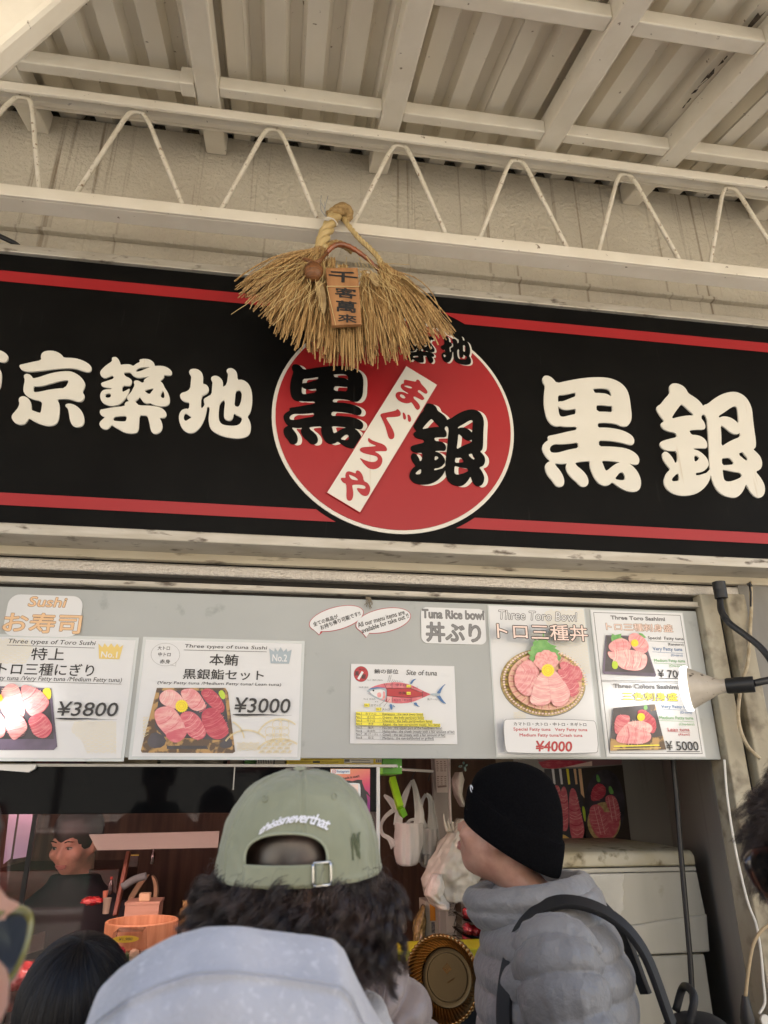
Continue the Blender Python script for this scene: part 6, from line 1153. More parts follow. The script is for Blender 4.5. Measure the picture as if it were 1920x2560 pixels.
def face(par, s, R, T, hyaw, hpitch):
    for sg in (-1, 1):
        mb = MB(); mb.ell(HC+[sg*.031, .077, .004], (.0125, .0125, .0060), 0); mb.ell(HC+[sg*.031, .0865, .004], (.0052, .004, .0050), 1); mb.tube(spline([HC+[sg*.018, .086, .006], HC+[sg*.031, .091, .0105], HC+[sg*.045, .083, .007]], 4), .0018, 5, 1); mb.tube(spline([HC+[sg*.018, .089, .026], HC+[sg*.034, .091, .031], HC+[sg*.052, .079, .025]], 4), .0022, 6, 1); head_xf(mb, 0, hyaw, hpitch); xf(mb, s, R, T); mb.build('eye', [M_eye, M_iris], par, smooth=180)
    mb = MB(); mb.tube(spline([HC+[-.023, .090, -.058], HC+[0, .1005, -.055], HC+[.023, .090, -.058]], 5), .0042, 8); mb.tube(spline([HC+[-.020, .090, -.062], HC+[0, .100, -.064], HC+[.020, .090, -.062]], 5), .0044, 8); head_xf(mb, 0, hyaw, hpitch); xf(mb, s, R, T); mb.build('mouth', M_lip, par, smooth=180)
def trousers(par, s, R, T, m=None):
    mb = MB()
    for sg in (-1, 1): q = spline([(sg*.08, 0, .96), (sg*.094, .012, .5), (sg*.10, -.01, .07)], 6); mb.tube(q, [.112-.044*k/12 for k in range(13)], 18)
    mb.grid([[(a_*math.cos(t), b_*math.sin(t), z) for t in np.linspace(0, 2*math.pi, 28, endpoint=False)] for z, a_, b_ in ((.84, .175, .125), (.98, .178, .125))], 0, True, True)
    xf(mb, s, R, T); mb.build('trousers', m or M_jean, par, remesh=.014, sm_iter=3)
    for sg in (-1, 1): mb = MB(); mb.ell((sg*.10, .05, .05), (.054, .14, .054)); xf(mb, s, R, T); mb.build('shoe', M_shoe, par, smooth=180)
def top(par, s, R, T, m, name='jacket', puff=0, nq=9, thick=.03, arms=None, wide=1.0, seed=0, z0=.84, bs=0):
    mb = MB(); rows = []; nz_ = 200 if puff else 90
    prof = [(z0, .165, .12), (.95, .17, .125), (1.1, .16, .12), (1.25, .172, .125), (1.34, .182, .122), (1.395, .168, .105), (1.43, .125, .088), (1.462, .084, .080), (1.49, .078, .078)]
    pz = [p_[0] for p_ in prof]
    for i in range(nz_+1):
        z = z0+(1.49-z0)*i/nz_; rx, ry = np.interp(z, pz, [p_[1] for p_ in prof]), np.interp(z, pz, [p_[2] for p_ in prof]); fq = nq*(z-z0)/(1.49-z0); sc = abs(math.sin(math.pi*fq))**.42*puff
        rows.append([((rx*wide+thick+sc)*math.cos(a)*(1+.012*mnoise.noise(Vector((a*3, z*14, seed)))+(.045*(1-.6*abs(math.sin(math.pi*fq)))*mnoise.noise(Vector((a*13, fq*2, seed))) if puff else 0)), (ry+thick+sc)*math.sin(a)*(1+.02*mnoise.noise(Vector((a*3, z*14, seed+4)))), z+.006*mnoise.noise(Vector((a*2, z*6, seed+9)))) for a in np.linspace(0, 2*math.pi, 120 if puff else 72, endpoint=False)])
    if puff:
        mb.grid(rows, 0, True, True); xf(mb, s, R, T); jk = mb.build(name, m, par, smooth=180)
        for sg in (-1, 1):
            q = np.array(spline([(sg*.135*wide, 0, 1.392), (sg*.182*wide, 0, 1.345), (sg*.228*wide, -.03, 1.11), (sg*.238*wide, .05, .885)], 46)); n = len(q); sl = MB(); rr = []
            for k, c in enumerate(q):
                d = q[min(k+1, n-1)]-q[max(k-1, 0)]; d /= np.linalg.norm(d); u = np.cross(d, [0, 1, 0]); u /= np.linalg.norm(u); v = np.cross(d, u); f = k/n*9.5; sc = puff*1.1*abs(math.sin(math.pi*f))**.42*min(1, k/14); base = .062-.012*k/n+thick*.5; row = []
                for a_ in np.linspace(0, 2*math.pi, 64, endpoint=False):
                    w = 1+.055*mnoise.noise(Vector((a_*5, k*.05, seed+sg)))+.065*(1-.6*abs(math.sin(math.pi*f)))*mnoise.noise(Vector((a_*14, f*2, seed+3*sg)))
                    row.append(c+(base+sc)*w*(math.cos(a_)*u+math.sin(a_)*v))
                rr.append(row)
            sl.grid(rr, 0, True, True); xf(sl, s, R, T); sl.build('sleeve', m, jk, smooth=180)
        return jk
    mb.grid(rows, 0, True, True)
    for sg in (-1, 1):
        J = (arms or {}).get(sg) or [(sg*.175*wide, 0, 1.375), (sg*.228*wide, -.03, 1.11), (sg*.238*wide, .05, .885)]
        if (arms or {}).get(sg): J = [J[0], J[1], tuple(np.array(J[2])*.88+np.array(J[1])*.12)]
        q = spline(J, 40); n = len(q); mb.tube(q, [(.060-.020*k/n+thick*.75+puff*abs(math.sin(math.pi*8*k/n))**.6) for k in range(n)], 24)
    xf(mb, s, R, T); return mb.build(name, m, par, remesh=.0055 if puff else .010, sm_iter=2)
def hair_cap(par, s, R, T, hyaw, hpitch, m, name='hair', grow=1.06, fringe=.0, low=-.5):
    mb = MB(); mb.ell(HC+[0, -.014, .034], (.081*grow, .103*grow, .097*grow), nu=40, nv=26, f=lambda q: q*(1 if q[2] > low and not (q[1] > .55 and q[2] < .35+fringe) else .93)); head_xf(mb, 0, hyaw, hpitch); xf(mb, s, R, T); return mb.build(name, m, par, smooth=180)
def locks(par, m, roots, dirs, length, K=10, r0=.0009, curl=.0, gravity=.6, seed=1, name='hair', turns=2.0, n=3, jit=.15):
    g = np.random.default_rng(seed); N = len(roots); P_ = np.zeros((N, K, 3)); L_ = length*g.uniform(.65, 1.1, N); d = dirs/np.linalg.norm(dirs, axis=1, keepdims=True)+g.normal(0, jit, (N, 3)); ph = g.uniform(0, 6.28, N); tn = turns*g.uniform(.6, 1.4, N)
    u = np.cross(d, g.normal(size=(N, 3))); u /= np.linalg.norm(u, axis=1, keepdims=True); v = np.cross(d, u); v /= np.linalg.norm(v, axis=1, keepdims=True)
    pos = roots.copy(); dd = d.copy()
    for k in range(K):
        t = k/(K-1); P_[:, k] = pos+(u*np.cos(ph+6.28*tn*t)[:, None]+v*np.sin(ph+6.28*tn*t)[:, None]-u*np.cos(ph)[:, None]-v*np.sin(ph)[:, None])*curl*min(1, t*2)
        dd = dd+np.array([0, 0, -gravity])/K*2; dd /= np.linalg.norm(dd, axis=1, keepdims=True); pos = pos+dd*(L_/(K-1))[:, None]
    RA = r0*g.uniform(.7, 1.3, N)[:, None]*np.linspace(1, .35, K)[None]; return strands(P_, RA, n, seed).build(name, m, par, smooth=180)
def person(label, u, v, Y, vtop, yaw=0):              # head centre at pixel (u, v) on plane Y
    c = P(u, v, Y); s = c[2]/HC[2]; R = rotz(yaw); T = c-R@((HC+HOFF)*s); T[2] = 0; t = thing('person', label, 'person', (T[0], T[1], 0)); return t, s, R, T

# --- man in the sage cap ----------------------------------------------------
YC = -1.05; t, s, R, T = person('person in a sage green strapback cap and pale grey hoodie, seen from behind', 742, 2222, YC+.036, 0); capman = t
T = T-R@np.array([0, .0, 0]); body(t, s, R, T, M_skin, 0, .18); trousers(t, s, R, T)
wl, wr = P(538, 2200, YC), P(949, 2178, YC); WX = np.linalg.norm(wr-wl)/2; ctr = (wl+wr)/2+np.array([0, .0, .004]); rl = math.atan2(wr[2]-wl[2], wr[0]-wl[0]); HH = (P(738, 1930, YC)[2]-ctr[2])*1.02; DY = WX*1.10
Rr = np.array([[math.cos(rl), 0, -math.sin(rl)], [0, 1, 0], [math.sin(rl), 0, math.cos(rl)]])
tilt = rotx(.06); CM = Rr@tilt
def cap_pt(x, z, off=0.0):                            # point on the back of the cap, x in half widths, z in heights
    sp = min(max(z, 0), .9999); cp_ = math.sqrt(1-sp*sp)**.72; yy = -math.sqrt(max(cp_*cp_-x*x, 1e-6)); nv = np.array([x*1.0, yy, max(z, 0)*.6]); nv /= np.linalg.norm(nv); return ctr+CM@(np.array([x*WX, yy*DY, z*HH])+nv*off)
x0_, hw, zl_, zh_ = -.185, .46, .185, .465
def in_open(x, z): return z > zl_ and (abs(x-x0_)/hw)**2.4+(max(z-zl_-.05, 0)/(zh_-zl_-.05))**2.4 < 1
NU, NV = 420, 150; rows = []; flags = []
for j in range(NV+1):
    ph = rad(90)*(j/NV)**.92; cp_, sp = math.cos(ph)**.72, math.sin(ph); row, fg = [], []
    for k in range(NU):
        th = 2*math.pi*k/NU; x, y = cp_*math.cos(th), cp_*math.sin(th); wv = .0016*mnoise.noise(Vector((x*3, y*3, sp*5)))+.0012*mnoise.noise(Vector((x*9, y*9, sp*7))); seam = min(abs(math.cos(3*(th+math.pi/2))*0+abs(((th+math.pi/2+math.pi/6*0) % (math.pi/3))-0)), abs(((th+math.pi/2) % (math.pi/3))-math.pi/3))*cp_; wv += -.0012*math.exp(-(seam/.018)**2)+.0007*math.exp(-((seam-.045)/.018)**2)
        wv += .0012*math.exp(-((sp-.035)/.02)**2); row.append(ctr+CM@np.array([x*(WX+wv), y*(DY+wv), sp*(HH+wv)])); fg.append(in_open(x, sp) and y < 0)
    rows.append(row); flags.append(fg)
m = MB(); m.v = [tuple(q) for r_ in rows for q in r_]
for j in range(NV):
    for k in range(NU):
        k2 = (k+1) % NU
        if not (flags[j][k] or flags[j][k2] or flags[j+1][k] or flags[j+1][k2]): m.f.append((j*NU+k, j*NU+k2, (j+1)*NU+k2, (j+1)*NU+k)); m.m.append(0)
M_cap = mat('sage_cotton', (.285, .297, .205), .9, c2=(.24, .252, .168), ns=14, bump=.35, bs=700, bd=.0008, sheen=.2, c3=(.34, .355, .255), ns3=9, cont3=(.56, .70)); M_capd = mat('sage_thread', (.10, .115, .06), .9); M_capl = mat('sage_binding', (.33, .35, .25), .9)
cap = m.build('cap', M_cap, t, smooth=60)
e = []
for k in range(60):
    a = math.pi*k/59; e.append(cap_pt(x0_+hw*.985*math.copysign(abs(math.cos(a))**(2/2.4), math.cos(a)), zl_+.05+(zh_-zl_-.05)*.985*abs(math.sin(a))**(2/2.4), .0006))
e = [cap_pt(x0_+hw*.97, zl_, .0004)]+e+[cap_pt(x0_-hw*.97, zl_, .0004)]; MB().tube(e, .0016, 6).build('opening_binding', M_capl, cap, smooth=180)
m = MB(); st_ = []
for z in np.linspace(.015, zl_+.012, 8): st_.append([cap_pt(x, z, .0022) for x in np.linspace(x0_-hw*.99, x0_+hw*1.12, 40)])
m.grid(st_); m.build('strap', M_cap, cap, smooth=180, solid=.002)
mt_m = mat('buckle_metal', (.60, .60, .58), .25, 1.0)
m = MB(); bx = [.235+x0_+.02, .235+x0_+.20]
for x in (.10, .285): m.tube([cap_pt(x, z, .0045) for z in np.linspace(.02, .205, 6)], .0016, 6)
for z in (.02, .205): m.tube([cap_pt(x, z, .0045) for x in np.linspace(.10, .285, 6)], .0016, 6)
m.build('buckle', mt_m, cap, smooth=180); m = MB(); m.tube([cap_pt(.16, z, .0055) for z in np.linspace(.03, .20, 6)], .0042, 10); m.build('buckle_roller', M_cap, cap, smooth=180)
c = cap_pt(0, .9999); MB().lathe([(.0, .0045), (.006, .0042), (.0085, .002), (.009, -.002)], ctr+CM@np.array([0, 0, HH]), 20).build('top_button', M_cap, cap, smooth=60)
for x, z in ((-.43, .755), (.37, .755)):
    m = MB(); m.tube([cap_pt(x+.028*math.cos(a), z+.026*math.sin(a), .0012) for a in np.linspace(0, 2*math.pi, 15)], .0011, 5); m.build('eyelet', M_cap, cap, smooth=180)
V, F = text_geo('thisisneverthat', .018, .9); pts = []
for a, b in V:
    x = -.47+a*.765+.10*(b-.5)*.6; zz = .478+.112*(1-((a-.54)/.54)**2)+(b-.5)*.085+.0; pts.append(cap_pt(x, zz, .0016))
m = MB(); m.add(pts, F); m.build('embroidery', mat('white_thread', (.80, .80, .84), .6, sheen=.3), cap, solid=-.0008)
m = MB()
for ch in ('N', 'Y'):
    V, F = text_geo(ch, .02); m.add([cap_pt(.60+(a-.5)*.105+(.012 if ch == 'Y' else 0), .30+(b-.5)*.20+(.02 if ch == 'Y' else -.01), .0015 if ch == 'N' else .0019) for a, b in V], F)
m.build('monogram', M_capd, cap)
hc = ctr+CM@np.array([0, .005, .0]); m = MB(); m.ell(hc+np.array([0, .008, .01]), (WX*.93, DY*.93, HH*.95)); m.ell(hc+np.array([.004, .01, -.040]), (WX*.86, DY*.84, .066), f=lambda q: q*(1+.08*mnoise.noise(Vector(q*4)))); hm = m.build('hair', M_hairb, t, smooth=180)
g = np.random.default_rng(3)
def ring_roots(n, zlo, zhi, fr=1.0, a0=-math.pi*1.15, a1=math.pi*.15):
    a = g.uniform(a0, a1, n); z = g.uniform(zlo, zhi, n); rr = 1-np.clip((z+.02)/-.14, 0, 1)*.22; p_ = np.stack([np.cos(a)*WX*.92*rr*fr, np.sin(a)*DY*.92*rr*fr, z], 1); return hc+p_, np.stack([np.cos(a)*.58, np.sin(a)*.58, 0*a-.85], 1)
r_, d_ = ring_roots(4200, -.08, .012); locks(hm, M_hairb, r_[:1500], d_[:1500], .046, 13, .00028, .007, .5, 3, 'curls', 1.0, jit=.35)
r_, d_ = ring_roots(460, -.066, .004); cl = []
for i in range(len(r_)): pass
base = np.repeat(r_, 16, 0)+g.normal(0, .0026, (len(r_)*16, 3))
def clump(roots, dirs, per, **k):
    gg = np.random.default_rng(77); N = len(roots); K = k['K']; P_ = np.zeros((N, K, 3)); ph = gg.uniform(0, 6.28, N); tn = k['turns']*gg.uniform(.7, 1.3, N); L_ = k['length']*gg.uniform(.6, 1.15, N); d = dirs/np.linalg.norm(dirs, axis=1, keepdims=True)+gg.normal(0, .24, (N, 3)); u = np.cross(d, gg.normal(size=(N, 3))); u /= np.linalg.norm(u, axis=1, keepdims=True); v = np.cross(d, u); v /= np.linalg.norm(v, axis=1, keepdims=True); pos = roots.copy()
    for q in range(K):
        tt = q/(K-1); P_[:, q] = pos+k['curl']*min(1, 2*tt)*(u*np.cos(ph+6.28*tn*tt)[:, None]+v*np.sin(ph+6.28*tn*tt)[:, None]); d = d+np.array([0, 0, -k['gravity']])/K*2; d /= np.linalg.norm(d, axis=1, keepdims=True); pos = pos+d*(L_/(K-1))[:, None]
    Q = np.repeat(P_, per, 0); off = gg.normal(0, k['spread'], (N*per, 1, 3))*np.linspace(1, .35, K)[None, :, None]; Q = Q+off; ta = np.linspace(0, 1, K)[None, :, None]; f1 = gg.normal(0, 1, (N*per, 1, 3)); f2 = gg.normal(0, 1, (N*per, 1, 3)); Q = Q+k.get('frizz', .0011)*ta*(f1*np.sin(7*ta+gg.uniform(0, 6, (N*per, 1, 1)))+f2*ta); return strands(Q, np.full(Q.shape[:2], k['r0'])*np.linspace(1, .5, K)[None], 3, 5).build(k['name'], k['m'], k['par'], smooth=180)
clump(r_[:300], d_[:300], 70, K=18, turns=1.0, length=.058, curl=.0090, gravity=.15, spread=.0044, r0=.00027, name='curl_locks', m=M_hairb, par=hm)
# hoodie: torso plus the big hood lying on the back
M_hood = mat('pale_fleece', (.50, .505, .535), .95, c2=(.42, .43, .465), ns=26, nd=5, bump=.5, bs=260, bd=.002, sheen=.4, stretch=(1, 1, .35), c3=(.57, .575, .605), ns3=150, cont3=(.55, .72))
tp = top(t, s, R, T, M_hood, 'hoodie', 0, thick=.035, seed=5)
YH = -1.30; rim = [(190, 2900), (215, 2640), (238, 2520), (252, 2472), (300, 2425), (360, 2383), (430, 2348), (510, 2328), (600, 2327), (690, 2333), (780, 2343), (835, 2354), (860, 2380), (880, 2425), (915, 2490), (955, 2560), (1010, 2660), (1060, 2900)]
rq = np.array([P(u, v, YH+.10*max(0, abs(u-600)/400-.6)) for u, v in rim]); dl = np.r_[0, np.cumsum(np.linalg.norm(np.diff(rq, axis=0), axis=1))]; xs_ = np.linspace(0, dl[-1], 170); rp_ = np.stack([np.interp(xs_, dl, rq[:, i]) for i in range(3)], 1); rows = []
offs = [(0, .075, -.10), (0, .06, -.03), (0, .040, -.008), (0, .020, -.001), (0, .006, .0015), (0, -.006, -.0005), (0, -.018, -.006), (0, -.036, -.018), (0, -.0455, -.0215), (0, -.0455, -.0285), (0, -.052, -.031), (0, -.062, -.055), (0, -.078, -.10), (0, -.088, -.16), (0, -.085, -.24), (0, -.06, -.36)]
cxh = P(600, 2400, YH)[0]
for i, c in enumerate(rp_):
    row = []; k_ = (c[0]-cxh)
    for j, o in enumerate(offs): 
        q = c+np.array(o)*np.array([1, 1, 1.0]); q = q+np.array([k_*(.06*j/len(offs)), 0, 0]); nn = mnoise.noise(Vector((q[0]*13, q[2]*8, 2)))*.017+mnoise.noise(Vector((q[0]*34, q[2]*24, 7)))*.003; q = q+np.array([0, -nn, nn*.4])*min(1, j/4); row.append(q)
    rows.append(row)
MB().tube([r_[8]+np.array([0, -.0035, .001]) for r_ in rows[8:-8]], .0009, 5).build('hood_seam', mat('fleece_seam', (.42, .43, .46), .95), tp, smooth=180)
MB().grid(rows).build('hood', M_hood, tp, smooth=180, solid=.006, sub=1)
# cap brim is turned to the front
m = MB(); rows = []
for rr in np.linspace(0, 1, 6): rows.append([ctr+CM@np.array([WX*.8*math.cos(a)*(1+.02*rr), DY*math.sin(a)*.9+.07*rr*math.sin(a)**.5 if math.sin(a) > 0 else 0, -.012*rr*0+.004-.018*rr*abs(math.cos(a))]) for a in np.linspace(.35, math.pi-.35, 24)])
m.grid(rows); m.build('brim', M_cap, cap, smooth=180, solid=.003)

# --- man in the black beanie -------------------------------------------------
YB = -.36; HOFF[:] = (0, .092, -.012); t, s, R, T = person('person in a black cuffed beanie and grey quilted jacket with a backpack', 1236, 2064, YB-.0, 0, rad(74)); hy, hp = rad(-20), rad(16)
body(t, s, R, T, M_skin, hy, hp, wide=1.08); trousers(t, s, R, T); face(t, s, R, T, hy, hp)
M_bean = mat('black_knit', (.0032, .0032, .0038), 1.0, c2=(.0062, .0062, .0072), ns=260, bump=.6, bs=420, bd=.0015, spec=.05)
def beanie():
    mb = MB(); c = HC+[0, -.020, .018]; rows = []; a = np.linspace(0, 2*math.pi, 96, endpoint=False)
    for (z, f) in [(-.045, 1.0), (-.047, 1.035), (-.040, 1.06), (-.01, 1.075), (.020, 1.07), (.0245, 1.055), (.024, 1.02), (.028, 1.005), (.05, .99), (.075, .93), (.10, .80), (.118, .62), (.129, .40), (.134, .18), (.135, .0)]:
        rows.append([c+np.array([.084*f*math.cos(q), .109*f*math.sin(q), z+(.034*math.sin(q)-.0 if z < .03 else .034*math.sin(q)*max(0, 1-(z-.03)/.09))]) for q in a])
    mb.grid(rows, 0, True); head_xf(mb, 0, hy, hp-.05); xf(mb, s, R, T); return mb
bn = beanie().build('beanie', M_bean, t, smooth=180, sub=1)
mb = MB(); V, F = text_geo('S', .03); c = HC+[0, -.020, .018]
for (dx, sc_, zz) in ((2.18, .022, .037), (2.50, .016, .012)):
    pts = []
    for a, b in V: q = dx+(a-.5)*sc_/.1; pts.append(c+np.array([.083*1.09*math.cos(q), .104*1.09*math.sin(q), zz+(b-.5)*.024+.034*math.sin(q)-.012]))
    mb.add(pts, F)
head_xf(mb, 0, hy, hp-.05); xf(mb, s, R, T); mb.build('embroidery', MATS['white_thread'], bn)
hair_cap(t, s, R, T, hy, hp, mat('cropped_hair', (.10, .06, .045), .7), grow=.975)
M_puff = mat('grey_nylon', (.255, .25, .25), .46, c2=(.21, .206, .206), ns=9, bump=.55, bs=38, bd=.012, sheen=.2); 
jk = top(t, s, R, T, M_puff, 'puffer_jacket', .012, 11, .030, wide=1.0, seed=12)
mb = MB(); rows = []                                   # thick stand-up collar
for i in range(20):
    z = 1.405+.098*i/19; pf = .010*abs(math.sin(math.pi*2*i/19))**.6; rr = .098+.018*math.sin(math.pi*i/19)+.012*i/19
    rows.append([((rr+pf)*math.cos(a), (rr+pf)*1.12*math.sin(a)+.028+.012*i/19, z+.016*math.sin(-a)*i/19+.004*mnoise.noise(Vector((a*4, i*.3, 2)))) for a in np.linspace(0, 2*math.pi, 72, endpoint=False)])
rows += [[(x*.86, y*.86, z-.004) for x, y, z in rows[-1]], [(x*.80, y*.80, z-.06) for x, y, z in rows[-1]]]
mb.grid(rows, 0, True); xf(mb, s, R, T); mb.build('collar', M_puff, jk, smooth=180)
bp = thing('backpack', 'black backpack worn over the grey quilted jacket, only a strap and corner showing', 'backpack', tuple(place(s, R, T, (0, -.28, .95)))); M_bpk = mat('black_nylon', (.012, .012, .013), .6, bump=.3, bs=300, bd=.001)
def strap(sg):
    q = [(sg*.115, -.205, 1.27), (sg*.125, -.165, 1.395), (sg*.130, -.10, 1.458), (sg*.134, -.01, 1.474), (sg*.142, .065, 1.425), (sg*.168, .105, 1.32), (sg*.188, .105, 1.19), (sg*.19, .09, 1.03), (sg*.17, .0, .98), (sg*.15, -.17, .97)]; mb = MB(); pt = np.array(spline(q, 8)); rows = []
    for i, c in enumerate(pt):
        d = pt[min(i+1, len(pt)-1)]-pt[max(i-1, 0)]; d /= np.linalg.norm(d); n_ = c-np.array([0, 0, 1.25]); n_ = n_-d*(n_@d); n_ /= np.linalg.norm(n_); w_ = np.cross(d, n_); rows.append([c-w_*.0165, c-w_*.014+n_*.006, c+w_*.014+n_*.006, c+w_*.0165, c+w_*.014-n_*.005, c-w_*.014-n_*.005])
    mb.grid(rows, 0, True, True); xf(mb, s, R, T); return mb.build('strap', M_bpk, bp, smooth=50)
strap(1); strap(-1)
mb = MB(); mb.ell((0, -.285, 1.03), (.155, .10, .23), nu=40, nv=24, f=lambda q: np.sign(q)*abs(q)**.72); xf(mb, s, R, T); mb.build('pack_body', M_bpk, bp, smooth=180)
mb = MB(); mb.tube(spline([(-.05, -.25, 1.255), (-.04, -.27, 1.30), (.04, -.27, 1.30), (.05, -.25, 1.255)], 6), .008, 8); xf(mb, s, R, T); mb.build('top_handle', M_bpk, bp, smooth=180)

HOFF[:] = 0
# --- person in the taupe puffer, behind the cap ------------------------------
t, s, R, T = person('person in a taupe quilted jacket with dark hair, half hidden behind the cap', 705, 2150, -.70, 0, rad(-4)); body(t, s, R, T, M_skin, 0, -.1); trousers(t, s, R, T)
M_taupe = mat('taupe_nylon', (.36, .285, .25), .36, c2=(.30, .235, .205), ns=8, bump=.35, bs=26, bd=.010, sheen=.2); jk = top(t, s, R, T, M_taupe, 'puffer_jacket', .014, 9, .026, seed=30)
hm = hair_cap(t, s, R, T, 0, -.1, M_hairb, grow=1.05, low=-.75); c = place(s, R, T, HC+[0, -.02, .0]); g = np.random.default_rng(9); a = g.uniform(0, 6.28, 700); z = g.uniform(-.5, .8, 700); rr = np.sqrt(1-z*z); r_ = c+np.stack([rr*np.cos(a)*.082*s, rr*np.sin(a)*.10*s, z*.1*s], 1); d_ = np.stack([rr*np.cos(a), rr*np.sin(a), z-.6], 1)
clump(r_[(a > 3.0) | (z > .3)], d_[(a > 3.0) | (z > .3)], 12, K=11, turns=.9, length=.05, curl=.008, gravity=1.2, spread=.003, r0=.0004, name='hair_locks', m=M_hairb, par=hm)

# --- small person with straight black hair -----------------------------------
t, s, R, T = person('short person with straight shiny black hair at the bottom left, seen from behind', 180, 2568, -.78, 0, rad(8)); body(t, s, R, T, M_skin, 0, .05, wide=.95); trousers(t, s, R, T); top(t, s, R, T, mat('navy_coat', (.012, .014, .022), .85), 'coat', 0, thick=.03, seed=44)
hm = hair_cap(t, s, R, T, 0, .05, M_hair, grow=1.07, low=-.95); c = place(s, R, T, HC+[0, -.014, .03]); N = 9000; g = np.random.default_rng(15); K = 15; az = g.uniform(0, 6.28, N); P_ = np.zeros((N, K, 3)); whorl = np.array([.02, -.35, .93]); whorl /= np.linalg.norm(whorl); e1 = np.cross(whorl, [0, 1, 0]); e1 /= np.linalg.norm(e1); e2 = np.cross(whorl, e1); st = g.uniform(0, 1.0, N); ln = g.uniform(.9, 1.3, N); lift = g.uniform(1.07, 1.15, N)
for k in range(K):
    ang = st+(k/(K-1))*ln*1.35; sw = az+.5*ang*.3; dirv = np.cos(ang)[:, None]*whorl+np.sin(ang)[:, None]*(np.cos(sw)[:, None]*e1+np.sin(sw)[:, None]*e2); q = dirv*np.array([.081, .103, .097])*lift[:, None]; q[:, 2] = np.where(ang > 1.7, q[:, 2]-(ang-1.7)*.05, q[:, 2]); P_[:, k] = c+(R@(q*s).T).T
strands(P_, np.full((N, K), .00042)*np.linspace(1, .6, K)[None], 3, 4).build('hair_strands', M_hair, hm, smooth=180)

# --- person with sunglasses at the left edge ----------------------------------
t, s, R, T = person('person with olive framed sunglasses cut off by the bottom left edge', -455, 2455, -1.53, 0, rad(-20)); body(t, s, R, T, M_skin, 0, .05); trousers(t, s, R, T); hair_cap(t, s, R, T, 0, .05, M_hair, grow=1.05, low=-.2); top(t, s, R, T, mat('dark_knit', (.03, .028, .03), .95), 'sweater', 0, thick=.03, seed=51)
gs = thing('sunglasses', 'olive framed sunglasses with dark blue lenses on the face at bottom left', 'sunglasses', tuple(P(30, 2440, -1.48))); M_olive = mat('olive_acetate', (.13, .12, .03), .2, c2=(.22, .20, .06), ns=30, coat=.6); M_lens = mat('smoke_lens', (.03, .038, .05), .12, coat=.5)
def lens_ring(pts, Y0, Y1): q = chaikin(pts, 3); us = [a for a, b in q]; lo, hi = min(us), max(us); return [P(a, b, Y0+(Y1-Y0)*(a-lo)/(hi-lo)) for a, b in q]
rg = lens_ring([(-38, 2300), (30, 2268), (76, 2282), (70, 2340), (44, 2415), (14, 2462), (-14, 2452), (-40, 2380)], -1.50, -1.45)
MB().tube(rg+[rg[0], rg[1]], .0028, 8).build('frame_rim', M_olive, gs, smooth=180); cc = np.mean(rg, 0); ins = [cc+(q-cc)*.80 for q in rg]; m = MB(); m.add([cc]+ins, [(0, i+1, (i+1) % len(ins)+1) for i in range(len(ins))]); m.build('lens', M_lens, gs, solid=.0015)
rg2 = [q+np.array([-.062, .030, .0]) for q in rg]; MB().tube([rg[8], (rg[8]+rg2[30])/2+np.array([0, 0, .004]), rg2[30]], .0028, 8).build('bridge', M_olive, gs, smooth=180)
MB().tube(spline([P(-34, 2296, -1.50), P(-90, 2296, -1.53), P(-200, 2310, -1.60), P(-240, 2360, -1.63)], 6), .0034, 8).build('temple_arm', M_olive, gs, smooth=180)

# --- person at the right edge ---------------------------------------------------
t, s, R, T = person('person with tousled brown hair and dark sunglasses cut off by the right edge', 2175, 2200, -1.22, 0, rad(60)); body(t, s, R, T, M_skin2, 0, 0); trousers(t, s, R, T); hm = hair_cap(t, s, R, T, 0, 0, M_hairg, grow=1.05, low=-.3); top(t, s, R, T, mat('black_coat', (.014, .014, .015), .85), 'coat', 0, thick=.03, seed=61)
c = place(s, R, T, HC+[0, -.014, .03]); g = np.random.default_rng(19); N = 900; v_ = g.normal(size=(N, 3)); v_ /= np.linalg.norm(v_, axis=1, keepdims=True); v_ = v_[(v_[:, 2] > -.35)]; r_ = c+(R@(v_*np.array([.085, .107, .101])*s).T).T; d_ = (R@(v_+np.array([0, .5, -.1])).T).T
clump(r_, d_, 36, K=10, turns=.5, length=.042, curl=.006, gravity=.7, spread=.0055, r0=.00030, name='hair_locks', m=M_hairg, par=hm)
gs = thing('sunglasses', 'dark tortoiseshell sunglasses on the face at the right edge', 'sunglasses', tuple(P(1900, 2240, -1.22))); M_tort = mat('tortoise', (.010, .008, .008), .2, c2=(.035, .012, .008), ns=60, coat=.6)
rg = lens_ring([(1866, 2150), (1885, 2126), (1960, 2118), (2000, 2150), (1990, 2230), (1940, 2262), (1896, 2222), (1874, 2180)], -1.26, -1.16); MB().tube(rg+[rg[0], rg[1]], .0036, 8).build('frame_rim', M_tort, gs, smooth=180); cc = np.mean(rg, 0); ins = [cc+(q-cc)*.92 for q in rg]; m = MB(); m.add([cc]+ins, [(0, i+1, (i+1) % len(ins)+1) for i in range(len(ins))]); m.build('lens', mat('black_lens', (.008, .008, .008), .08, coat=.8), gs, solid=.0015)
MB().tube([rg[14], rg[14]+np.array([.12, .02, .004])], .003, 8).build('temple_arm', M_tort, gs, smooth=180)

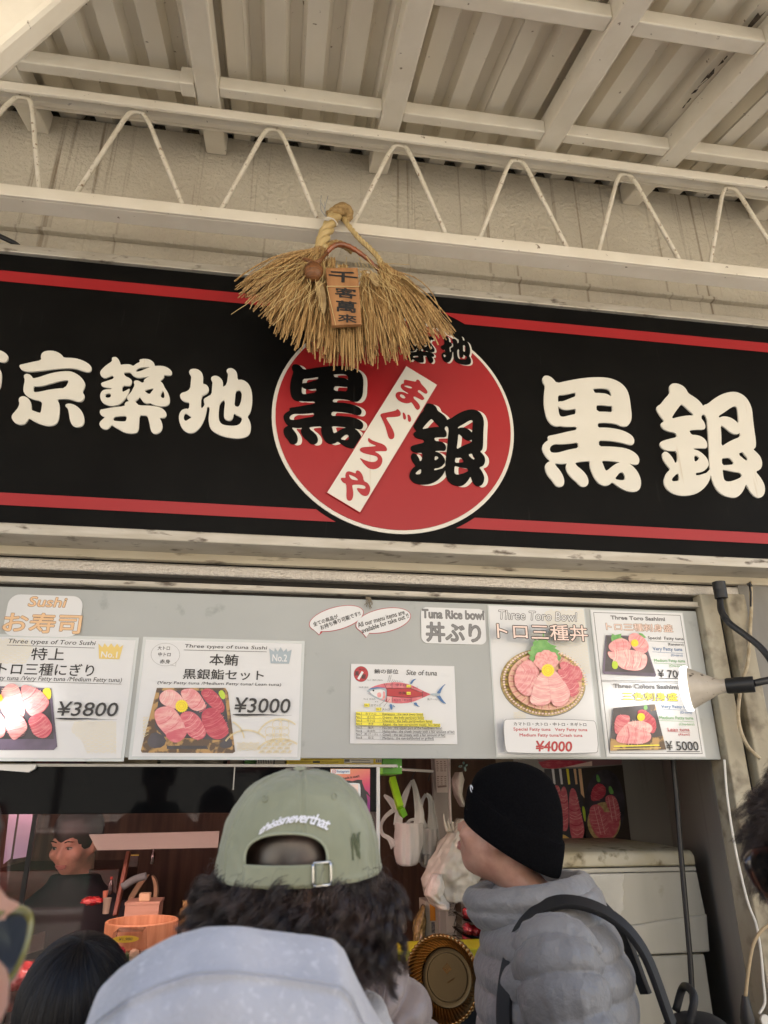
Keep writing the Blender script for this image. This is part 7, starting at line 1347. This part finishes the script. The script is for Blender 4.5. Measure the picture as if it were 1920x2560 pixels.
# --- chef behind the glass -------------------------------------------------------
t, s, R, T = person('person in a dark jacket behind the display glass, looking down over chopsticks', 205, 2098, .92, 0, rad(176)); hy, hp = rad(-20), rad(-16)
ar = {-1: [(-.175, 0, 1.375), (-.23, .08, 1.16), (-.10, .27, 1.22)], 1: [(.175, 0, 1.375), (.24, .10, 1.14), (.08, .30, 1.06)]}
body(t, s, R, T, M_skin, hy, hp, arms=ar); face(t, s, R, T, hy, hp); trousers(t, s, R, T); hair_cap(t, s, R, T, hy, hp, mat('dark_red_hair', (.03, .008, .008), .5), grow=1.06, fringe=.15); top(t, s, R, T, mat('chef_black', (.018, .017, .022), .8), 'jacket', 0, thick=.022, arms=ar, seed=71)
h = place(s, R, T, (-.08, .33, 1.24)); ch = MB(); ch.tube([h+np.array([-.02, -.02, .03]), h+np.array([.06, -.10, -.10])], .0028, 6); ch.tube([h+np.array([-.012, -.02, .034]), h+np.array([.066, -.09, -.10])], .0028, 6); ch.build('chopsticks', M_hinoki, label='pair of wooden chopsticks in the hand behind the glass', cat='chopsticks')
h = place(s, R, T, (.02, .38, 1.06)); ft = MB(); ft.box(h[0]-.06, h[0]+.05, h[1]-.06, h[1]+.03, h[2]+.02, h[2]+.05); ft.build('food_box', mat('foil_box', (.45, .43, .38), .2, .6, c2=(.05, .05, .05), ns=20), label='shiny folded food box held behind the glass', cat='box', bevel=.004)

# ================================================================== the photographer's side of the street
t = thing('person', 'person holding up the phone, reflected in the black panel of the case', 'person', (.03, -2.36, 0)); s = 1.0; R = rotz(0); T = np.array([.03, -2.36, 0])
ar = {-1: [(-.175, 0, 1.375), (-.20, .10, 1.16), (-.075, .30, 1.46)], 1: [(.175, 0, 1.375), (.22, .10, 1.16), (.085, .30, 1.46)]}
body(t, s, R, T, M_skin2, 0, 0, arms=ar); face(t, s, R, T, 0, 0); trousers(t, s, R, T); hair_cap(t, s, R, T, 0, 0, M_hair, grow=1.08, fringe=.1); top(t, s, R, T, mat('dark_jacket', (.035, .035, .04), .85), 'jacket', 0, thick=.03, arms=ar, seed=81)
ph = thing('phone', 'dark phone held up behind the camera position', 'phone', tuple(CAM-FW*.01)); o = CAM-FW*.009; m = MB(); A = lambda x, z, d: o+RT*x+UP*z-FW*d
m.hexa([A(-.058, -.135, 0), A(.016, -.135, 0), A(.016, -.135, .008), A(-.058, -.135, .008), A(-.058, .014, 0), A(.016, .014, 0), A(.016, .014, .008), A(-.058, .014, .008)]); m.build('phone_body', M_gloss, ph, bevel=.003)
for (x, z) in ((0, 0), (-.022, 0), (-.011, -.02)): MB().lathe([(0, .0005), (.006, .0005), (.0068, -.0005)], A(x, z, -.0006), 20, M=np.stack([RT, UP, FW], 1)).build('lens_ring', mt_m, ph)
t, s, R, T = person('person with black curly hair standing left of the photographer, seen only mirrored', 40, 2050, .0, 0); T = np.array([-.62, -2.5, 0]); s = 1.05; bpos = Vector((T[0], T[1], 0)); t.location = bpos; ORG[t] = np.array(T); body(t, s, R, T, M_skin, 0, 0); face(t, s, R, T, 0, 0); trousers(t, s, R, T); hair_cap(t, s, R, T, 0, 0, M_hair, grow=1.15, fringe=.05); top(t, s, R, T, mat('white_stripe_coat', (.05, .12, .10), .8), 'coat', 0, thick=.03, seed=91)
ob = thing('opposite_shop', 'opposite shop house with a white roller shutter, mirrored in the display case', 'building', (0, -10, 0))
M_plaster = mat('sunlit_plaster', (.58, .52, .42), .85, c2=(.52, .46, .37), ns=3); MB().box(-14, 14, -13, -9.5, 0, 6.5).build('wall', M_plaster, ob); MB().box(-14.2, 14.2, -13.2, -9.3, 6.5, 6.7).build('roof', M_alu, ob)
M_shut = mat('shutter_white', (.62, .62, .58), .5)
rows = []; z = .1
while z < 2.7:
    for dz, dy in ((0, 0), (.045, .012), (.052, 0), (.066, 0)): rows.append([(x, -9.44+dy, z+dz) for x in (-6, 2.2)])
    z += .07
sh = MB(); sh.grid(rows); sh.build('roller_shutter', M_shut, ob); MB().box(-6.1, 2.3, -9.5, -9.25, 2.75, 3.1).build('blue_fascia', mat('blue_fascia', (.03, .06, .18), .5), ob)
m = MB(); fx = lambda pts: [(x, z) for x, z in chaikin(pts, 2)]
for k in range(7): x = -4.6+k*.14; m.slab([fx([(x, 2.6), (x+.1, 2.6), (x+.35-.1*k, 1.9), (x+.1-.2*k, 1.2), (x-.02-.2*k, 1.2), (x+.2-.1*k, 1.9)])], -9.424, -9.42)
m.slab([[(-3.2, 2.2), (-2.2, 2.6), (-1.4, 2.2), (-1.5, 2.1), (-2.2, 2.45), (-3.1, 2.1)]], -9.424, -9.42); m.slab([[(-3.0, 1.2), (-2.9, 1.2), (-2.9, 2.1), (-3.0, 2.1)]], -9.424, -9.42); m.slab([[(-1.7, 1.2), (-1.6, 1.2), (-1.6, 2.1), (-1.7, 2.1)]], -9.424, -9.42); m.build('mural', mat('mural_ink', (.04, .025, .02), .7), ob)
m = MB(); m.slab([[(-.6, 1.9), (1.8, 2.7), (2.2, 2.7), (2.2, 2.0), (.8, 2.0)]], -9.424, -9.42); m.slab([[(-5.9, .4), (-3.4, .4), (-3.6, 1.5), (-5.8, 1.4)]], -9.424, -9.42); m.build('mural_red', mat('mural_red', (.22, .04, .03), .7), ob)
m = MB(); m.slab([[(-3.4, .2), (-1.0, .2), (-1.0, 1.1), (-3.4, 1.1)]], -9.424, -9.42); m.build('mural_green', mat('mural_green', (.04, .16, .12), .7), ob)
